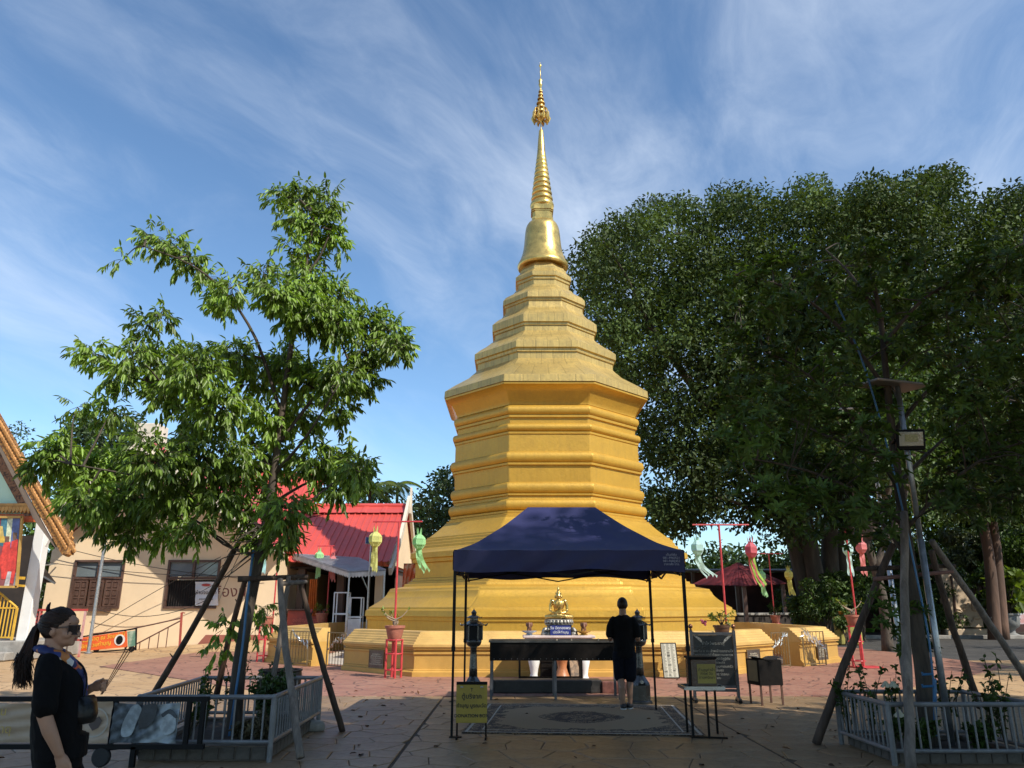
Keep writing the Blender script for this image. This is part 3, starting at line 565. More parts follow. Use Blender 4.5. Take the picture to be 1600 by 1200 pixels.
# windows
def window(x0, x1, shutters):
    f = MB(); t = .09
    zt = zb0 + (zb1 - zb0) * .62
    for (a, b, c_, d_) in ((x0, x0 + t, zb0, zb1), (x1 - t, x1, zb0, zb1), (x0 + t, x1 - t, zb1 - t, zb1), (x0 + t, x1 - t, zb0, zb0 + t), (x0 + t, x1 - t, zt - .05, zt + .05), ((x0 + x1) / 2 - .05, (x0 + x1) / 2 + .05, zt + .05, zb1 - t)):
        f.box(((a + b) / 2, Yb - .01, (c_ + d_) / 2), (b - a, .12, d_ - c_))
    w_ = f.build('window', BROWN, bl)
    for (a, b) in ((x0 + t, (x0 + x1) / 2 - .05), ((x0 + x1) / 2 + .05, x1 - t)):
        g = MB(); g.box(((a + b) / 2, Yb + .05, (zt + zb1) / 2), (b - a, .02, zb1 - zt - .14)); g.build('pane', GLASSW, w_)
    if shutters:
        n_ = 3; ww = (x1 - x0 - 2 * t) / n_
        for i in range(n_):
            m_ = MB(); xa = x0 + t + i * ww + (.04 if i else 0); xb = x0 + t + (i + 1) * ww - (.05 if i == 0 else .01); y = Yb - .02 - .04 * (i > 0)
            for xs in (xa + .04, (xa + xb) / 2, xb - .04): m_.box((xs, y, (zb0 + zt) / 2), (.07, .05, zt - zb0 - .16))
            for r_ in range(4): m_.box(((xa + xb) / 2, y, zb0 + .12 + r_ * (zt - zb0 - .24) / 3), (xb - xa - .02, .045, .08))
            for cx_ in (.27, .73):
                for r_ in range(3): m_.box((xa + (xb - xa) * cx_, y + .012, zb0 + .12 + (r_ + .5) * (zt - zb0 - .24) / 3), ((xb - xa) * .34, .03, (zt - zb0 - .24) / 3 - .12), bev=.02)
            m_.build('shutter', BROWN, w_)
    else:
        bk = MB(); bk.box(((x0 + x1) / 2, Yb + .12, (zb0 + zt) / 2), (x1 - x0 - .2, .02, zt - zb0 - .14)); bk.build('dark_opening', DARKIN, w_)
        bm_ = MB().box((0, 0, 0), (.022, .022, zt - zb0 - .14)).mesh('window_bar', BLACKM)
        n_ = 20
        for i in range(n_): inst(bm_, 'window_bar', w_, (x0 + .13 + i * (x1 - x0 - .26) / (n_ - 1), Yb + .02, (zb0 + zt) / 2))
window(*w1, True); window(*w2, False)
sl_ = MB(); sl_.box(((w1[0] + w1[1]) / 2 + .3, Yb - .07, zb0 - .06), (.9, .1, .1)); sl_.build('sill', BROWN, bl)
text('ห้องน้ำ', .62, mat('brown_letter', (.20, .05, .035), rough=.6), Vector((xx(364, 925, Yb), Yb - .004, zy(925, Yb))), X3, Z3, bl, ext=.002)
rb = MB(); rb.prism([(xx(305, 1003, Yb), .0), (xx(440, 1003, Yb), .0), (xx(440, 995, Yb), zy(992, Yb)), (xx(322, 995, Yb), zy(992, Yb))], (0, Yb - .01, 0), X3, Z3, .06); rb.build('plinth_band', mat('red_brown_plinth', (.30, .10, .07), rough=.8, var=.15), bl)
# white banner on the barred window
bn = thing('window_banner', 'wrinkled white printed banner tied over the barred window', 'banner', at(322, 928, Yb - .12))
def wav(u, v):
    p = at(305 + 36 * u, 909 + 37 * v, Yb - .12); p.y += .03 * math.sin(9 * u + 4 * v) + .02 * math.sin(15 * v); return p
m_ = MB(); m_.grid(wav, 10, 10); m_.build('sheet', mat('white_vinyl', (.62, .62, .64), rough=.45, var=.08, scale=2), bn, smooth=True)
text('ห้ามจอดรถ', .20, BLACKM, at(322, 926, Yb - .17), X3, Z3, bn); text('ขอบคุณครับ', .12, BLACKM, at(322, 936, Yb - .17), X3, Z3, bn)
m_ = MB(); m_.lathe([(.16, 0), (.16, .01)], 20); cr_ = m_.mesh('printed_mark', mat('red_print', (.45, .06, .05)));
o = inst(cr_, 'printed_mark', bn, at(322, 914, Yb - .16), (R(90), 0, 0), (1.2, .35, 1))
# ramp and handrails in front of the building
rp = MB(); a, b = gr(200, 1016), at(440, 1013, Yb); rp.add([(a.x, 30.5, -.016), (b.x, 30.5, .02), (b.x + .5, Yb - .08, .46), (a.x, Yb - .08, 0), (b.x + .5, Yb - .08, -.1), (a.x, Yb - .08, -.1), (a.x, 30.5, -.1), (b.x, 30.5, -.1)], [(0, 1, 2, 3), (0, 6, 7, 1), (1, 7, 4, 2), (3, 2, 4, 5), (0, 3, 5, 6)])
o = link('ramp', rp.mesh('ramp', TAN)); tag(o, 'sloping tan ramp in front of the cream building', kind='structure')
PIPB = mat('brown_handrail_pipe', (.16, .075, .055), rough=.5, metal=.2, var=.2, scale=9)
hr = thing('handrail', 'thin brown pipe handrail along the ramp of the cream building', 'railing', gr(280, 1012))
Yh = 31.5; m_ = MB()
m_.tube([at(140, 991, Yh), at(200, 984, Yh), at(283, 966, Yh)], .028, 6); m_.tube([at(208, 1009, Yh), at(282, 970, Yh)], .028, 6); m_.build('rail', PIPB, hr)
m_ = MB(); p = at(281, 1010, Yh); m_.bar((p.x, Yh, 0), at(284, 957, Yh), .07); m_.bar(at(284, 957, Yh), at(289, 958, Yh), .04); m_.build('post', mat('red_post', (.35, .07, .05), rough=.5), hr)
for px in (219, 234, 249, 263):
    t_ = (px - 208) / 74; top = at(px, 1009 - 39 * t_, Yh); m_ = MB(); m_.bar((top.x, Yh, .0), top, .028); m_.build('baluster', PIPB, hr)
pl = thing('steel_pole', 'slim grey steel pole in front of the brown shutters', 'pole', gr(142, 1004))
Yp = 29.5; b0 = at(141, 1000, Yp); m_ = MB(); m_.tube([(b0.x, Yp, 0), (b0.x, Yp, 4.9)], [.065, .05], 10); m_.build('shaft', GALV, pl); m_ = MB(); m_.lathe([(.14, 0), (.14, .02), (.07, .05)], 12, (b0.x, Yp, 0)); m_.build('base_plate', GALV, pl)
# cables sagging across the facade
CABLE = mat('black_cable', (.02, .02, .02), rough=.6)
for i, (a, b, sg, lb) in enumerate((((60, 845), (400, 905), .25, 'black cable sagging across the cream gable, topmost of four'), ((70, 878), (420, 900), .2, 'black cable crossing the cream wall just above the shutters'), ((152, 952), (322, 938), .45, 'black cable drooping below the two windows of the cream building'), ((142, 985), (345, 870), -.1, 'thin black cable slanting up from the steel pole to the barred window'))):
    A, B = at(*a, Yb - .35), at(*b, Yb - .2 if i != 3 else 32.2); m_ = MB(); m_.tube([A.lerp(B, t / 12) - Z3 * sg * 4 * (t / 12) * (1 - t / 12) for t in range(13)], .014, 5); m_.build('cable', CABLE, label=lb, cat='cable', group='cables on the cream building')
# side awning behind the temple pillar
aw = thing('side_awning', 'dark corrugated awning sheet on the left side of the cream building', 'awning', (xx(70, 900, 33), 33, 0))
m_ = MB(); P0, P1, P2, P3 = at(-30, 868, 31), at(66, 880, 31), at(88, 908, 31.2), at(-30, 905, 31.2)
for i in range(14):
    t0, t1 = i / 14, (i + .55) / 14; q = [P0.lerp(P1, t0), P0.lerp(P1, t1), P3.lerp(P2, t1), P3.lerp(P2, t0)]
    m_.add(q + [v - Z3 * .05 for v in q], [(0, 1, 2, 3), (7, 6, 5, 4), (0, 4, 5, 1), (2, 6, 7, 3), (1, 5, 6, 2), (0, 3, 7, 4)])
q = [P0 - Z3 * .055, P1 - Z3 * .055, P2 - Z3 * .055, P3 - Z3 * .055]; m_.add(q + [v - Z3 * .015 for v in q], [(0, 1, 2, 3), (7, 6, 5, 4), (0, 4, 5, 1), (2, 6, 7, 3), (1, 5, 6, 2), (0, 3, 7, 4)])
m_.build('sheet', mat('brown_old_sheet', (.10, .075, .06), rough=.6, var=.3, scale=4), aw); m_ = MB(); m_.bar(at(60, 896, 31.1), at(86, 912, 31.15), .05); m_.bar(at(58, 884, 31.5), (at(58, 884, 31.5).x, 32.9, 3.4), .05); m_.bar((P1.x + .02, 31.3, 0), at(66, 884, 31.3), .06); m_.build('bracket', GALV, aw)
# ================================================================== temple porch at the left edge
CARV = mat('carved_gold_brown', (.42, .20, .05), rough=.5, metal=.3, var=.4, scale=14, bump=.4, bscale=30, col2=(.13, .05, .02), c2pos=(.45, .6)); ORNG = mat('orange_red_beam', (.55, .12, .03), rough=.5, var=.12, scale=3); MINT = mat('mint_green_panel', (.50, .72, .58), rough=.6, var=.05, scale=1)
tp = thing('temple_porch', 'ornate temple porch with carved golden bargeboard, mint gable and white pillar', 'temple porch', (-17.5, 26.5, 0))
def pp(poly, Y, depth, name, mt, parent=tp):
    q = [at(a, b, Y) for a, b in poly]; m_ = MB(); m_.prism([(v.x, v.z) for v in q], (0, Y + depth, 0), X3, Z3, depth); return m_.build(name, mt, parent)
bg_ = pp([(-80, 553), (-56, 553), (113, 850), (112, 862), (104, 870), (96, 866)], 25.0, .16, 'bargeboard', CARV)
pp([(-80, 560), (-62, 572), (55, 806), (38, 806), (-80, 590)], 25.9, .14, 'inner_bargeboard', mat('carved_dark_brown', (.22, .10, .04), rough=.55, var=.4, scale=14, bump=.4, bscale=30, col2=(.05, .022, .012), c2pos=(.45, .6)))
pp([(-80, 590), (39, 795), (39, 806), (-80, 800)], 26.1, .1, 'gable_panel', MINT)
so = MB(); so.add([at(-66, 572, 25.12), at(92, 862, 25.12), at(50, 806, 26.0), at(-66, 575, 26.0)], [(0, 1, 2, 3)]); so.add([v - X3 * .03 for v in (at(-66, 572, 25.12), at(92, 862, 25.12), at(50, 806, 26.0), at(-66, 575, 26.0))], [(3, 2, 1, 0)]); so.build('soffit', mat('grey_soffit', (.4, .34, .29)), tp)
sc_ = MB()
for i in range(70):        # raised scales along the bargeboard, in two rows
    t_ = i / 69
    for off, w_ in ((.3, .07), (.72, .075)):
        c = at(-80 + 24 * off + 178 * t_, 553 + 307 * t_, 24.98); sc_.ell(c, (w_, .05, w_ * 1.25), (0, R(-26), 0), 6, 4)
sc_.build('carved_scale', mat('gilded_scale', (.40, .19, .055), rough=.5, metal=.25, var=.25, scale=10), tp)
ch = MB(); ch.tube([at(107, 866, 25.05), at(112, 852, 25.05), at(106, 842, 25.05), at(110, 834, 25.05), at(108, 824, 25.05)], [.16, .12, .09, .05, .01], 8)
for k in range(3): ch.tube([at(109, 858 - k * 9, 25.05), at(115 - k, 850 - k * 9, 25.05), at(112 - k, 843 - k * 9, 25.05)], [.06, .045, .008], 6)
ch.build('naga_finial', CARV, tp)
pp([(-80, 803), (54, 803), (52, 815), (-80, 815)], 25.95, .2, 'beam', ORNG)
m_ = MB()
for i in range(14): c = at(-30 + i * 5.8, 796, 25.88); m_.prism([(-.058, .12), (-.058, -.03), (0, -.13), (.058, -.03), (.058, .12)], (c.x, 25.9, c.z), X3, Z3, .05)
m_.box((xx(10, 788, 25.9), 25.9, zy(789, 25.9)), (1.9, .1, .1)); m_.build('fringe', mat('gold_fringe', (.50, .27, .08), rough=.5, metal=.2, var=.2), tp)
m_ = MB(); px0 = xx(40, 985, 26.2); m_.box((px0, 26.2, 2.55), (.36, .36, 4.0), bev=.02); m_.build('pillar', WHITEP, tp)
m_ = MB(); m_.prism([(px0 + .185, 4.45), (px0 + .42, 4.55), (px0 + .42, 4.2), (px0 + .185, 3.6)], (0, 26.3, 0), X3, Z3, .14); m_.build('bracket', WHITEP, tp)
m_ = MB(); m_.box((-19.6, 27.2, .29), (8.0, 3.2, .58), bev=.03); m_.build('platform', CONC, tp)
m_ = MB(); m_.box((-19.5, 25.35, .13), (7.2, .45, .26), bev=.03); m_.build('step', CONC, tp)
m_ = MB(); m_.box((-20.9, 28.75, 2.4), (7.0, .1, 3.6)); m_.build('rear_wall', DARKIN, tp)
# banner with robed figures
ps = thing('procession_banner', 'framed banner of figures in red robes hanging beside the white pillar', 'banner', at(0, 917, 25.7)); Yq = 25.7
pp([(-50, 808), (34, 808), (25, 917), (-60, 917)], Yq, .03, 'printed_sheet', mat('banner_print', (.20, .05, .06), var=.5, scale=2.5, col2=(.30, .10, .08)), ps)
for j, (poly, colr) in enumerate((([(-50, 808), (2, 808), (-2, 850), (-54, 850)], (.22, .03, .05)), ([(2, 810), (12, 810), (8, 855), (-1, 852)], (.05, .16, .22)), ([(12, 810), (20, 810), (16, 850), (8, 855)], (.55, .60, .42)), ([(20, 810), (31, 810), (28, 860), (16, 856)], (.10, .14, .32)), ([(-6, 838), (8, 838), (7, 848), (-8, 848)], (.60, .38, .06)), ([(-2, 822), (4, 822), (6, 838), (-3, 838)], (.55, .40, .12)),
        ([(-14, 852), (-2, 850), (2, 880), (-4, 914), (-18, 914)], (.58, .05, .035)), ([(6, 848), (16, 846), (17, 872), (10, 905), (2, 905), (1, 870)], (.62, .055, .04)), ([(18, 846), (28, 842), (27, 880), (20, 912), (11, 910), (16, 870)], (.55, .045, .035)), ([(7, 838), (15, 838), (14, 847), (8, 847)], (.16, .09, .06)), ([(20, 832), (27, 832), (26, 843), (20, 844)], (.16, .09, .06)), ([(12, 893), (18, 893), (14, 916), (6, 916)], (.45, .42, .42)), ([(24, 895), (27, 893), (25, 915), (21, 915)], (.40, .40, .44)))):
    pp(poly, Yq - .006 - .0008 * j, .002, 'printed_patch', mat('print_%d' % j, colr, rough=.5, var=.25, scale=6), ps)
m_ = MB()
for a, b in (((-55, 808), (35, 808)), ((35, 807), (26, 918)), ((27, 917), (-60, 917))): m_.bar(at(*a, Yq - .02), at(*b, Yq - .02), .07)
m_.build('frame', mat('gold_frame', (.50, .30, .08), metal=.3, rough=.5), ps)
# yellow folding gate on the platform
yg = thing('yellow_gate', 'yellow pipe gate with curved tops standing open on the platform', 'gate', (-17.4, 25.8, .58)); YEL = mat('yellow_paint', (.58, .34, .035), rough=.45, var=.12, scale=6, dirt=((.3, .15, .04), 7, .62, .5))
m_ = MB()
for (x0, x1, yy, tb) in ((-17.9, -17.05, 25.75, 2.55), (-17.0, -16.3, 25.95, 2.1)):
    m_.bar((x0, yy, .6), (x0, yy, tb), .06); m_.bar((x1, yy, .6), (x1, yy, tb - .5), .06); m_.bar((x0, yy, .68), (x1, yy, .68), .05); m_.bar((x0, yy, 1.6), (x1, yy, 1.6), .05)
    m_.tube([Vector((x0 + (x1 - x0) * t / 8, yy, tb - .5 + .5 * (1 - (t / 8) ** 2) - .12 * math.sin(t / 8 * PI))) for t in range(9)], .035, 6)
m_.bar((-17.9, 25.75, 2.62), (-16.2, 25.9, 2.55), .09); m_.bar((-17.9, 25.75, 2.42), (-16.15, 25.9, 2.3), .07); m_.build('frame', YEL, yg)
for (x0, x1, yy, tb) in ((-17.9, -17.05, 25.75, 2.5), (-17.0, -16.3, 25.95, 2.05)):
    for i in range(1, 6):
        f = i / 6; m_ = MB(); m_.tube([(x0 + (x1 - x0) * f, yy, .68), (x0 + (x1 - x0) * f, yy, tb - .5 + .48 * (1 - f * f) - .1 * math.sin(f * PI))], .022, 6); m_.build('bar', YEL, yg)
# red barrier on the low wall
rbr = thing('red_barrier', 'red and white pipe barrier with a red mesh panel by the platform', 'barrier', gr(75, 1028)); Yr = 27.3
m_ = MB(); m_.bar(at(42, 953, Yr), at(137, 953, Yr), .07); m_.bar(at(40, 1000, Yr), at(136, 1000, Yr), .06)
m_.build('rail', mat('red_pipe', (.42, .05, .045), rough=.5), rbr)
for px in (45, 64, 100, 134):
    m_ = MB(); t_ = at(px, 953, Yr); m_.bar((t_.x, Yr, 0), t_, .06); m_.build('post', mat('red_white_pipe', (.5, .32, .30), rough=.5, col2=(.42, .08, .06)), rbr)
m_ = MB(); c = at(54, 977, Yr + .02); m_.box(c, (.40, .02, .95)); pn = m_.build('panel', mat('red_mesh_panel', (.45, .06, .06), rough=.6), rbr)
m_ = MB()
for i in range(5): m_.box(c + Vector((-.16 + i * .08, -.018, 0)), (.014, .014, .95))
for i in range(8): m_.box(c + Vector((0, -.022, -.42 + i * .12)), (.4, .012, .014))
m_.build('mesh_wire', BLACKM, pn)
# orange banner trolley
ob = thing('orange_banner_trolley', 'low wheeled barrier carrying an orange Thai banner beside the ramp', 'barrier', gr(165, 1020)); Yo = 30.2
m_ = MB()
for a, b in (((108, 998), (214, 982)), ((108, 1022), (212, 1014)), ((109, 998), (109, 1023)), ((196, 985), (196, 1016)), ((213, 983), (212, 1016))): m_.bar(at(*a, Yo), at(*b, Yo), .05)
m_.bar(at(109, 1020, Yo), (at(109, 1020, Yo).x, Yo, 0), .05); m_.build('frame', BLACKM, ob)
pp([(110, 999), (198, 986), (199, 1011), (110, 1019)], Yo - .05, .02, 'banner', mat('orange_vinyl', (.72, .12, .03), rough=.4, var=.12, scale=3), ob)
pp([(199, 987), (211, 985), (211, 1009), (200, 1011)], Yo - .05, .02, 'picture_panel', mat('green_print', (.10, .20, .14), var=.8, scale=5, col2=(.35, .40, .30)), ob)
ub = (at(198, 986, Yo) - at(110, 999, Yo)); text('ทำบุญไหว้พระธาตุ ณ วัดแห่งนี้\nขอเชิญร่วมทำบุญ', .20, mat('yellow_letter', (.80, .55, .05)), at(145, 1003.5, Yo - .06), ub, Z3, ob, space=1.1)
m_ = MB(); c = at(187, 1000, Yo - .055); m_.lathe([(.2, 0), (.2, .012)], 24); e1 = inst(m_.mesh('round_emblem', mat('white_print', (.7, .68, .64))), 'round_emblem', ob, c, (R(90), 0, 0))
m_ = MB(); m_.lathe([(.16, 0), (.16, .01)], 16); inst(m_.mesh('emblem_centre', BLACKM), 'emblem_centre', ob, c - Y3 * .014, (R(90), 0, 0), (.8, 1, 1))
for px in (150, 205): m_ = MB(); c = at(px, 1018, Yo); m_.lathe([(.05, -.04), (.11, -.04), (.12, 0), (.11, .04), (.05, .04)], 14); inst(m_.mesh('wheel', BLACKM), 'wheel', ob, (c.x, Yo, .12), (R(90), 0, 0))
# ================================================================== open hall with red metal roof
hl = thing('red_roofed_hall', 'open-fronted hall with ribbed red metal roof and cream gable end', 'hall', (-9.5, 39, 0))
xl, xr = -15.2, -5.35; yr_, ye = 39.0, 34.2; zr_, ze = zy(792, 39), zy(871, 34.2)
def rsheet(x0, x1, y0, z0, y1, z1, name, parent, rib=.30, mt=REDSHEET, rh=.045):
    d = Vector((0, y1 - y0, z1 - z0)); n = Vector((0, -d.z, d.y)).normalized(); n = n if n.z > 0 else -n
    m_ = MB(); k = int((x1 - x0) / rib); prof_ = []
    for i in range(k):
        xa = x0 + i * (x1 - x0) / k; w_ = (x1 - x0) / k; prof_ += [(xa, 0), (xa + w_ * .68, 0), (xa + w_ * .76, rh), (xa + w_ * .92, rh)]
    prof_.append((x1, 0)); A = [Vector((x, y0, z0)) + n * h for x, h in prof_]; B = [v + d for v in A]; q = len(A)
    vs = A + B + [v - n * .03 for v in A] + [v - n * .03 for v in B]; fs = []
    for i in range(q - 1): fs += [(i, i + 1, q + i + 1, q + i), (2 * q + i + 1, 2 * q + i, 3 * q + i, 3 * q + i + 1), (i, 2 * q + i, 2 * q + i + 1, i + 1), (q + i + 1, 3 * q + i + 1, 3 * q + i, q + i)]
    m_.add(vs, fs); return m_.build(name, mt, parent)
zm = ze + (zr_ - ze) * .84; ym = ye + (yr_ - ye) * .84
rsheet(xl, xr, ye - .35, ze - .2, ym, zm, 'roof', hl); rsheet(xl, xr, ym - .12, zm + .06, yr_, zr_ + .05, 'upper_roof', hl, rib=.9, rh=.02); rsheet(xl, xr, 44.2, ze - .2, yr_, zr_, 'rear_roof', hl)
m_ = MB(); m_.tube([(xl, yr_, zr_ + .06), (xr, yr_, zr_ + .06)], .12, 8); m_.build('ridge_cap', REDSHEET, hl)
m_ = MB(); m_.prism([(34.4, ze - .25), (44.0, ze - .25), (39.0, zr_ - .15)], (xr - .25, 0, 0), Y3, Z3, .12); m_.build('gable_wall', CREAM, hl)
m_ = MB()
for s, y0 in ((1, 33.75), (-1, 44.3)):
    A = Vector((xr + .06, y0, ze - .62)); B = Vector((xr + .06, 39.0, zr_ + .42)); pts = [A.lerp(B, t / 8) + Z3 * (-.28 * math.sin(t / 8 * PI)) for t in range(9)]
    for i in range(8): m_.bar(pts[i], pts[i + 1] + (pts[i + 1] - pts[i]) * .02, .14, .34)
m_.build('bargeboard', TRIM, hl)
m_ = MB(); m_.prism([(-.24, -.6), (.24, -.6), (.05, .75), (-.05, .75)], (xr + .1, 39.0, zr_ + .25), Y3, Z3, .1); m_.build('peak_finial', TRIM, hl)
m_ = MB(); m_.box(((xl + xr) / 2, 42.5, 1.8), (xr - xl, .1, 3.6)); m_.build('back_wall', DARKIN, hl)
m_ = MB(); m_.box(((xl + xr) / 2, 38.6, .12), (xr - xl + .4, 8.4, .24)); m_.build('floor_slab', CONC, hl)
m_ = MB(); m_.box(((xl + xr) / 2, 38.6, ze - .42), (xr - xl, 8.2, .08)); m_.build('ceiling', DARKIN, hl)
for px in (470, 532, 592):
    m_ = MB(); c = at(px, 930, 34.9); m_.box((c.x, 34.9, 1.75), (.34, .34, 3.3), bev=.02); m_.build('pillar', CREAM if px > 560 else DWOOD, hl)
m_ = MB(); m_.box((xr - .2, 40.2, 1.7), (.14, 5.5, 3.3)); m_.build('end_wall', mat('brown_end_wall', (.14, .075, .05), var=.3, scale=2), hl)
# red counter, orange cloth
rc = thing('red_counter', 'red painted counter inside the open hall behind the left wall end', 'counter', at(482, 975, 34)); m_ = MB(); m_.box((xx(480, 950, 34), 34.2, .75), (1.6, .6, 1.5), bev=.02); m_.build('body', mat('red_counter_paint', (.30, .045, .03), rough=.5, var=.2), rc)
m_ = MB(); m_.box((xx(480, 950, 34), 34.15, 1.53), (1.75, .75, .06)); m_.build('top', DWOOD, rc); text('ขอเชิญทำบุญ\nปิดทองพระธาตุ\nถวายสังฆทาน', .2, mat('dark_red_letter', (.55, .12, .08)), (xx(478, 950, 33.9), 33.895, .9), X3, Z3, rc)
def hang(label, name, pts, mt, Y, cat='cloth'):
    t_ = thing(name, label, cat, at(*pts[2], Y)); P = [at(a, b, Y) for a, b in pts]
    def f(u, v):
        p = P[0].lerp(P[1], u).lerp(P[3].lerp(P[2], u), v); p.y += .09 * math.sin(u * 26) * (.3 + .7 * v); return p
    m_ = MB(); m_.grid(f, 28, 6); m_.build('folds', mt, t_, smooth=True); m_ = MB(); m_.bar(P[0], P[1], .03); m_.build('hanging_rod', BLACKM, t_)
hang('orange pleated cloth hanging in the hall beside the red counter', 'hanging_cloth', [(484, 905), (496, 905), (494, 962), (480, 962)], mat('orange_cloth', (.55, .14, .02), rough=.8), 33.7)
hang('red and orange pleated bunting spread below the hall gable end', 'pleated_bunting', [(631, 881), (664, 881), (652, 905), (628, 920)], mat('red_orange_cloth', (.72, .16, .05), rough=.7, col2=(.70, .42, .25), scale=2.5, c2pos=(.48, .56)), 33.0)
# grey corrugated awning
ga = thing('grey_awning', 'grey corrugated awning with scalloped edge below the red roof', 'awning', (-7, 32.2, 0)); GSH = mat('grey_metal_sheet', (.36, .36, .37), rough=.5, metal=.4, var=.15, scale=2)
A = at(458, 866, 34.0); B = at(545, 894, 31.0); B2 = at(603, 891, 31.0); A2 = at(560, 872, 34.0); m_ = MB(); k = 26
for i in range(k):
    t0, t1, t2 = i / k, (i + .5) / k, (i + 1) / k
    for ta, tb, h in ((t0, t1, 0), (t1, t2, .04)):
        q = [A.lerp(A2, ta) + Z3 * h, A.lerp(A2, tb) + Z3 * h, B.lerp(B2, tb) + Z3 * h, B.lerp(B2, ta) + Z3 * h]; m_.add(q + [v - Z3 * .03 for v in q], [(0, 3, 2, 1), (4, 5, 6, 7), (0, 1, 5, 4), (2, 3, 7, 6), (1, 2, 6, 5), (0, 4, 7, 3)])
m_.build('sheet', GSH, ga); m_ = MB()
for (P, Q) in ((B, B2), (A, B)):
    n_ = int((Q - P).length / .12); d = (Q - P) / n_
    for i in range(n_): p = P + d * i; m_.add([p, p + d * .98, p + d * .98 - Z3 * .17, p + d * .5 - Z3 * .23, p - Z3 * .17], [(0, 1, 2, 3, 4)])
m_.build('scalloped_edge', mat('pale_grey_edge', (.50, .50, .48), rough=.6), ga); m_ = MB()
for p in (B.lerp(B2, .02), B2.lerp(B, .03)): m_.bar((p.x, 31.05, 0), p - Z3 * .03, .05)
m_.bar(B.lerp(B2, .3) - Z3 * .04, (B.x + .4, 33.5, 2.2), .04); m_.build('post', GALV, ga)
# solar lamp pole, white racks
sp = thing('solar_lamp_pole', 'slim grey pole with a tilted solar panel in front of the red roof', 'lamp pole', gr(573, 985)); c = at(574, 960, 30.2); m_ = MB(); m_.tube([(c.x, 30.2, 0), (c.x, 30.2, zy(848, 30.2))], .04, 8); m_.build('pole', GALV, sp)
m_ = MB(); m_.box((c.x, 30.15, zy(845, 30.2)), (.42, .04, .34), (R(-35), 0, R(12)), bev=.01); m_.build('panel_frame', GALV, sp); m_ = MB(); m_.box((c.x, 30.122, zy(845, 30.2) + .016), (.37, .012, .29), (R(-35), 0, R(12))); m_.build('solar_panel', mat('solar_cells', (.03, .05, .11), rough=.15), sp)
for (pa, lb) in ((534, 'white metal stand with open frame outside the hall, left of the two'), (556, 'white metal stand with side panel outside the hall beside the lamp pole')):
    t_ = thing('white_stand', lb, 'stand', gr(pa, 985), 'white stands outside the hall'); c = at(pa, 940, 31.6); m_ = MB(); w_, h_ = .26, zy(926 if pa < 540 else 934, 31.6)
    for sx in (-w_, w_):
        for sy in (0, .5): m_.bar((c.x + sx, 31.4 + sy, 0), (c.x + sx, 31.4 + sy, h_), .045)
    for z in (h_, h_ * .62): m_.bar((c.x - w_, 31.4, z), (c.x + w_, 31.4, z), .04); m_.bar((c.x - w_, 31.9, z), (c.x + w_, 31.9, z), .04); m_.bar((c.x + w_, 31.4, z), (c.x + w_, 31.9, z), .04); m_.bar((c.x - w_, 31.4, z), (c.x - w_, 31.9, z), .04)
    m_.build('frame', mat('white_enamel', (.68, .68, .68), rough=.4), t_); m_ = MB(); m_.box((c.x, 31.65, h_ * .62 + .03), (w_ * 2, .5, .03))
    if pa > 540: m_.box((c.x, 31.41, h_ * .32), (w_ * 1.85, .02, h_ * .55))
    m_.build('shelf', mat('white_enamel', (.68, .68, .68)), t_)
# higher red roof behind the cream gable
h2 = thing('rear_hall', 'taller red-roofed hall showing above the cream building, mostly behind the tree', 'hall', (-18, 50, 0))
zA, zB = zy(738, 52), zy(822, 47); rsheet(xx(262, 780, 49), xx(492, 780, 49), 47, zB, 52, zA, 'roof', h2, rib=.5); m_ = MB(); m_.box(((xx(262, 780, 49) + xx(492, 780, 49)) / 2, 52, zB / 2), (8.4, 9, zB - .1)); m_.build('wall', CREAM, h2)
m_ = MB(); m_.box((xx(236, 684, 50), 50, zy(690, 50)), (1.5, 1.6, 2.2), bev=.04); m_.build('roof_tower', TRIM, h2)
sp_ = thing('stone_spire', 'small grey stone spire peeking over the red roof ridge', 'spire', (xx(515, 780, 62), 62, 0)); m_ = MB(); z_ = zy(768, 62); m_.lathe([(2.2, 0), (2.2, 4), (1.6, 5), (1.5, z_ - 2.6), (1.15, z_ - 2.0), (.8, z_ - 1.2), (.35, z_ - .4), (.02, z_)], 8, (xx(515, 780, 62), 62, 0)); m_.build('body', CONC, sp_)
# ================================================================== trees
class Leaves:
    def __init__(s): s.b = []; s.d = []; s.n = []; s.l = []; s.w = []
    def add(s, b, d, n, l, w): s.b.append(b); s.d.append(d); s.n.append(n); s.l.append(l); s.w.append(w)
    def arr(s, B, D, Nn, Ln, W):
        s.b += list(B); s.d += list(D); s.n += list(Nn); s.l += list(Ln); s.w += list(W)
    def mesh(s, name, mt, org, fold=.25, curl=.12):
        B = np.array(s.b, dtype=float).reshape(-1, 3) - np.array(org); D = np.array(s.d, dtype=float).reshape(-1, 3); Nn = np.array(s.n, dtype=float).reshape(-1, 3)
        Ln = np.array(s.l)[:, None]; W = np.array(s.w)[:, None]
        D /= np.linalg.norm(D, axis=1, keepdims=True) + 1e-9; S = np.cross(D, Nn); S /= np.linalg.norm(S, axis=1, keepdims=True) + 1e-9; U = np.cross(S, D)
        tip = B + D * Ln - U * Ln * curl; l1 = B + D * Ln * .30 + S * W * .5 + U * W * fold; r1 = B + D * Ln * .30 - S * W * .5 + U * W * fold
        l2 = B + D * Ln * .68 + S * W * .40 + U * (W * fold - Ln * curl * .4); r2 = B + D * Ln * .68 - S * W * .40 + U * (W * fold - Ln * curl * .4)
        n = len(B); V = np.stack([B, l1, l2, tip, r2, r1], 1).reshape(-1, 3); i = np.arange(n)[:, None] * 6
        F = np.concatenate([i + np.array([[0, 3, 2, 1]]), i + np.array([[0, 5, 4, 3]])]); return npmesh(name, V, F, mt)
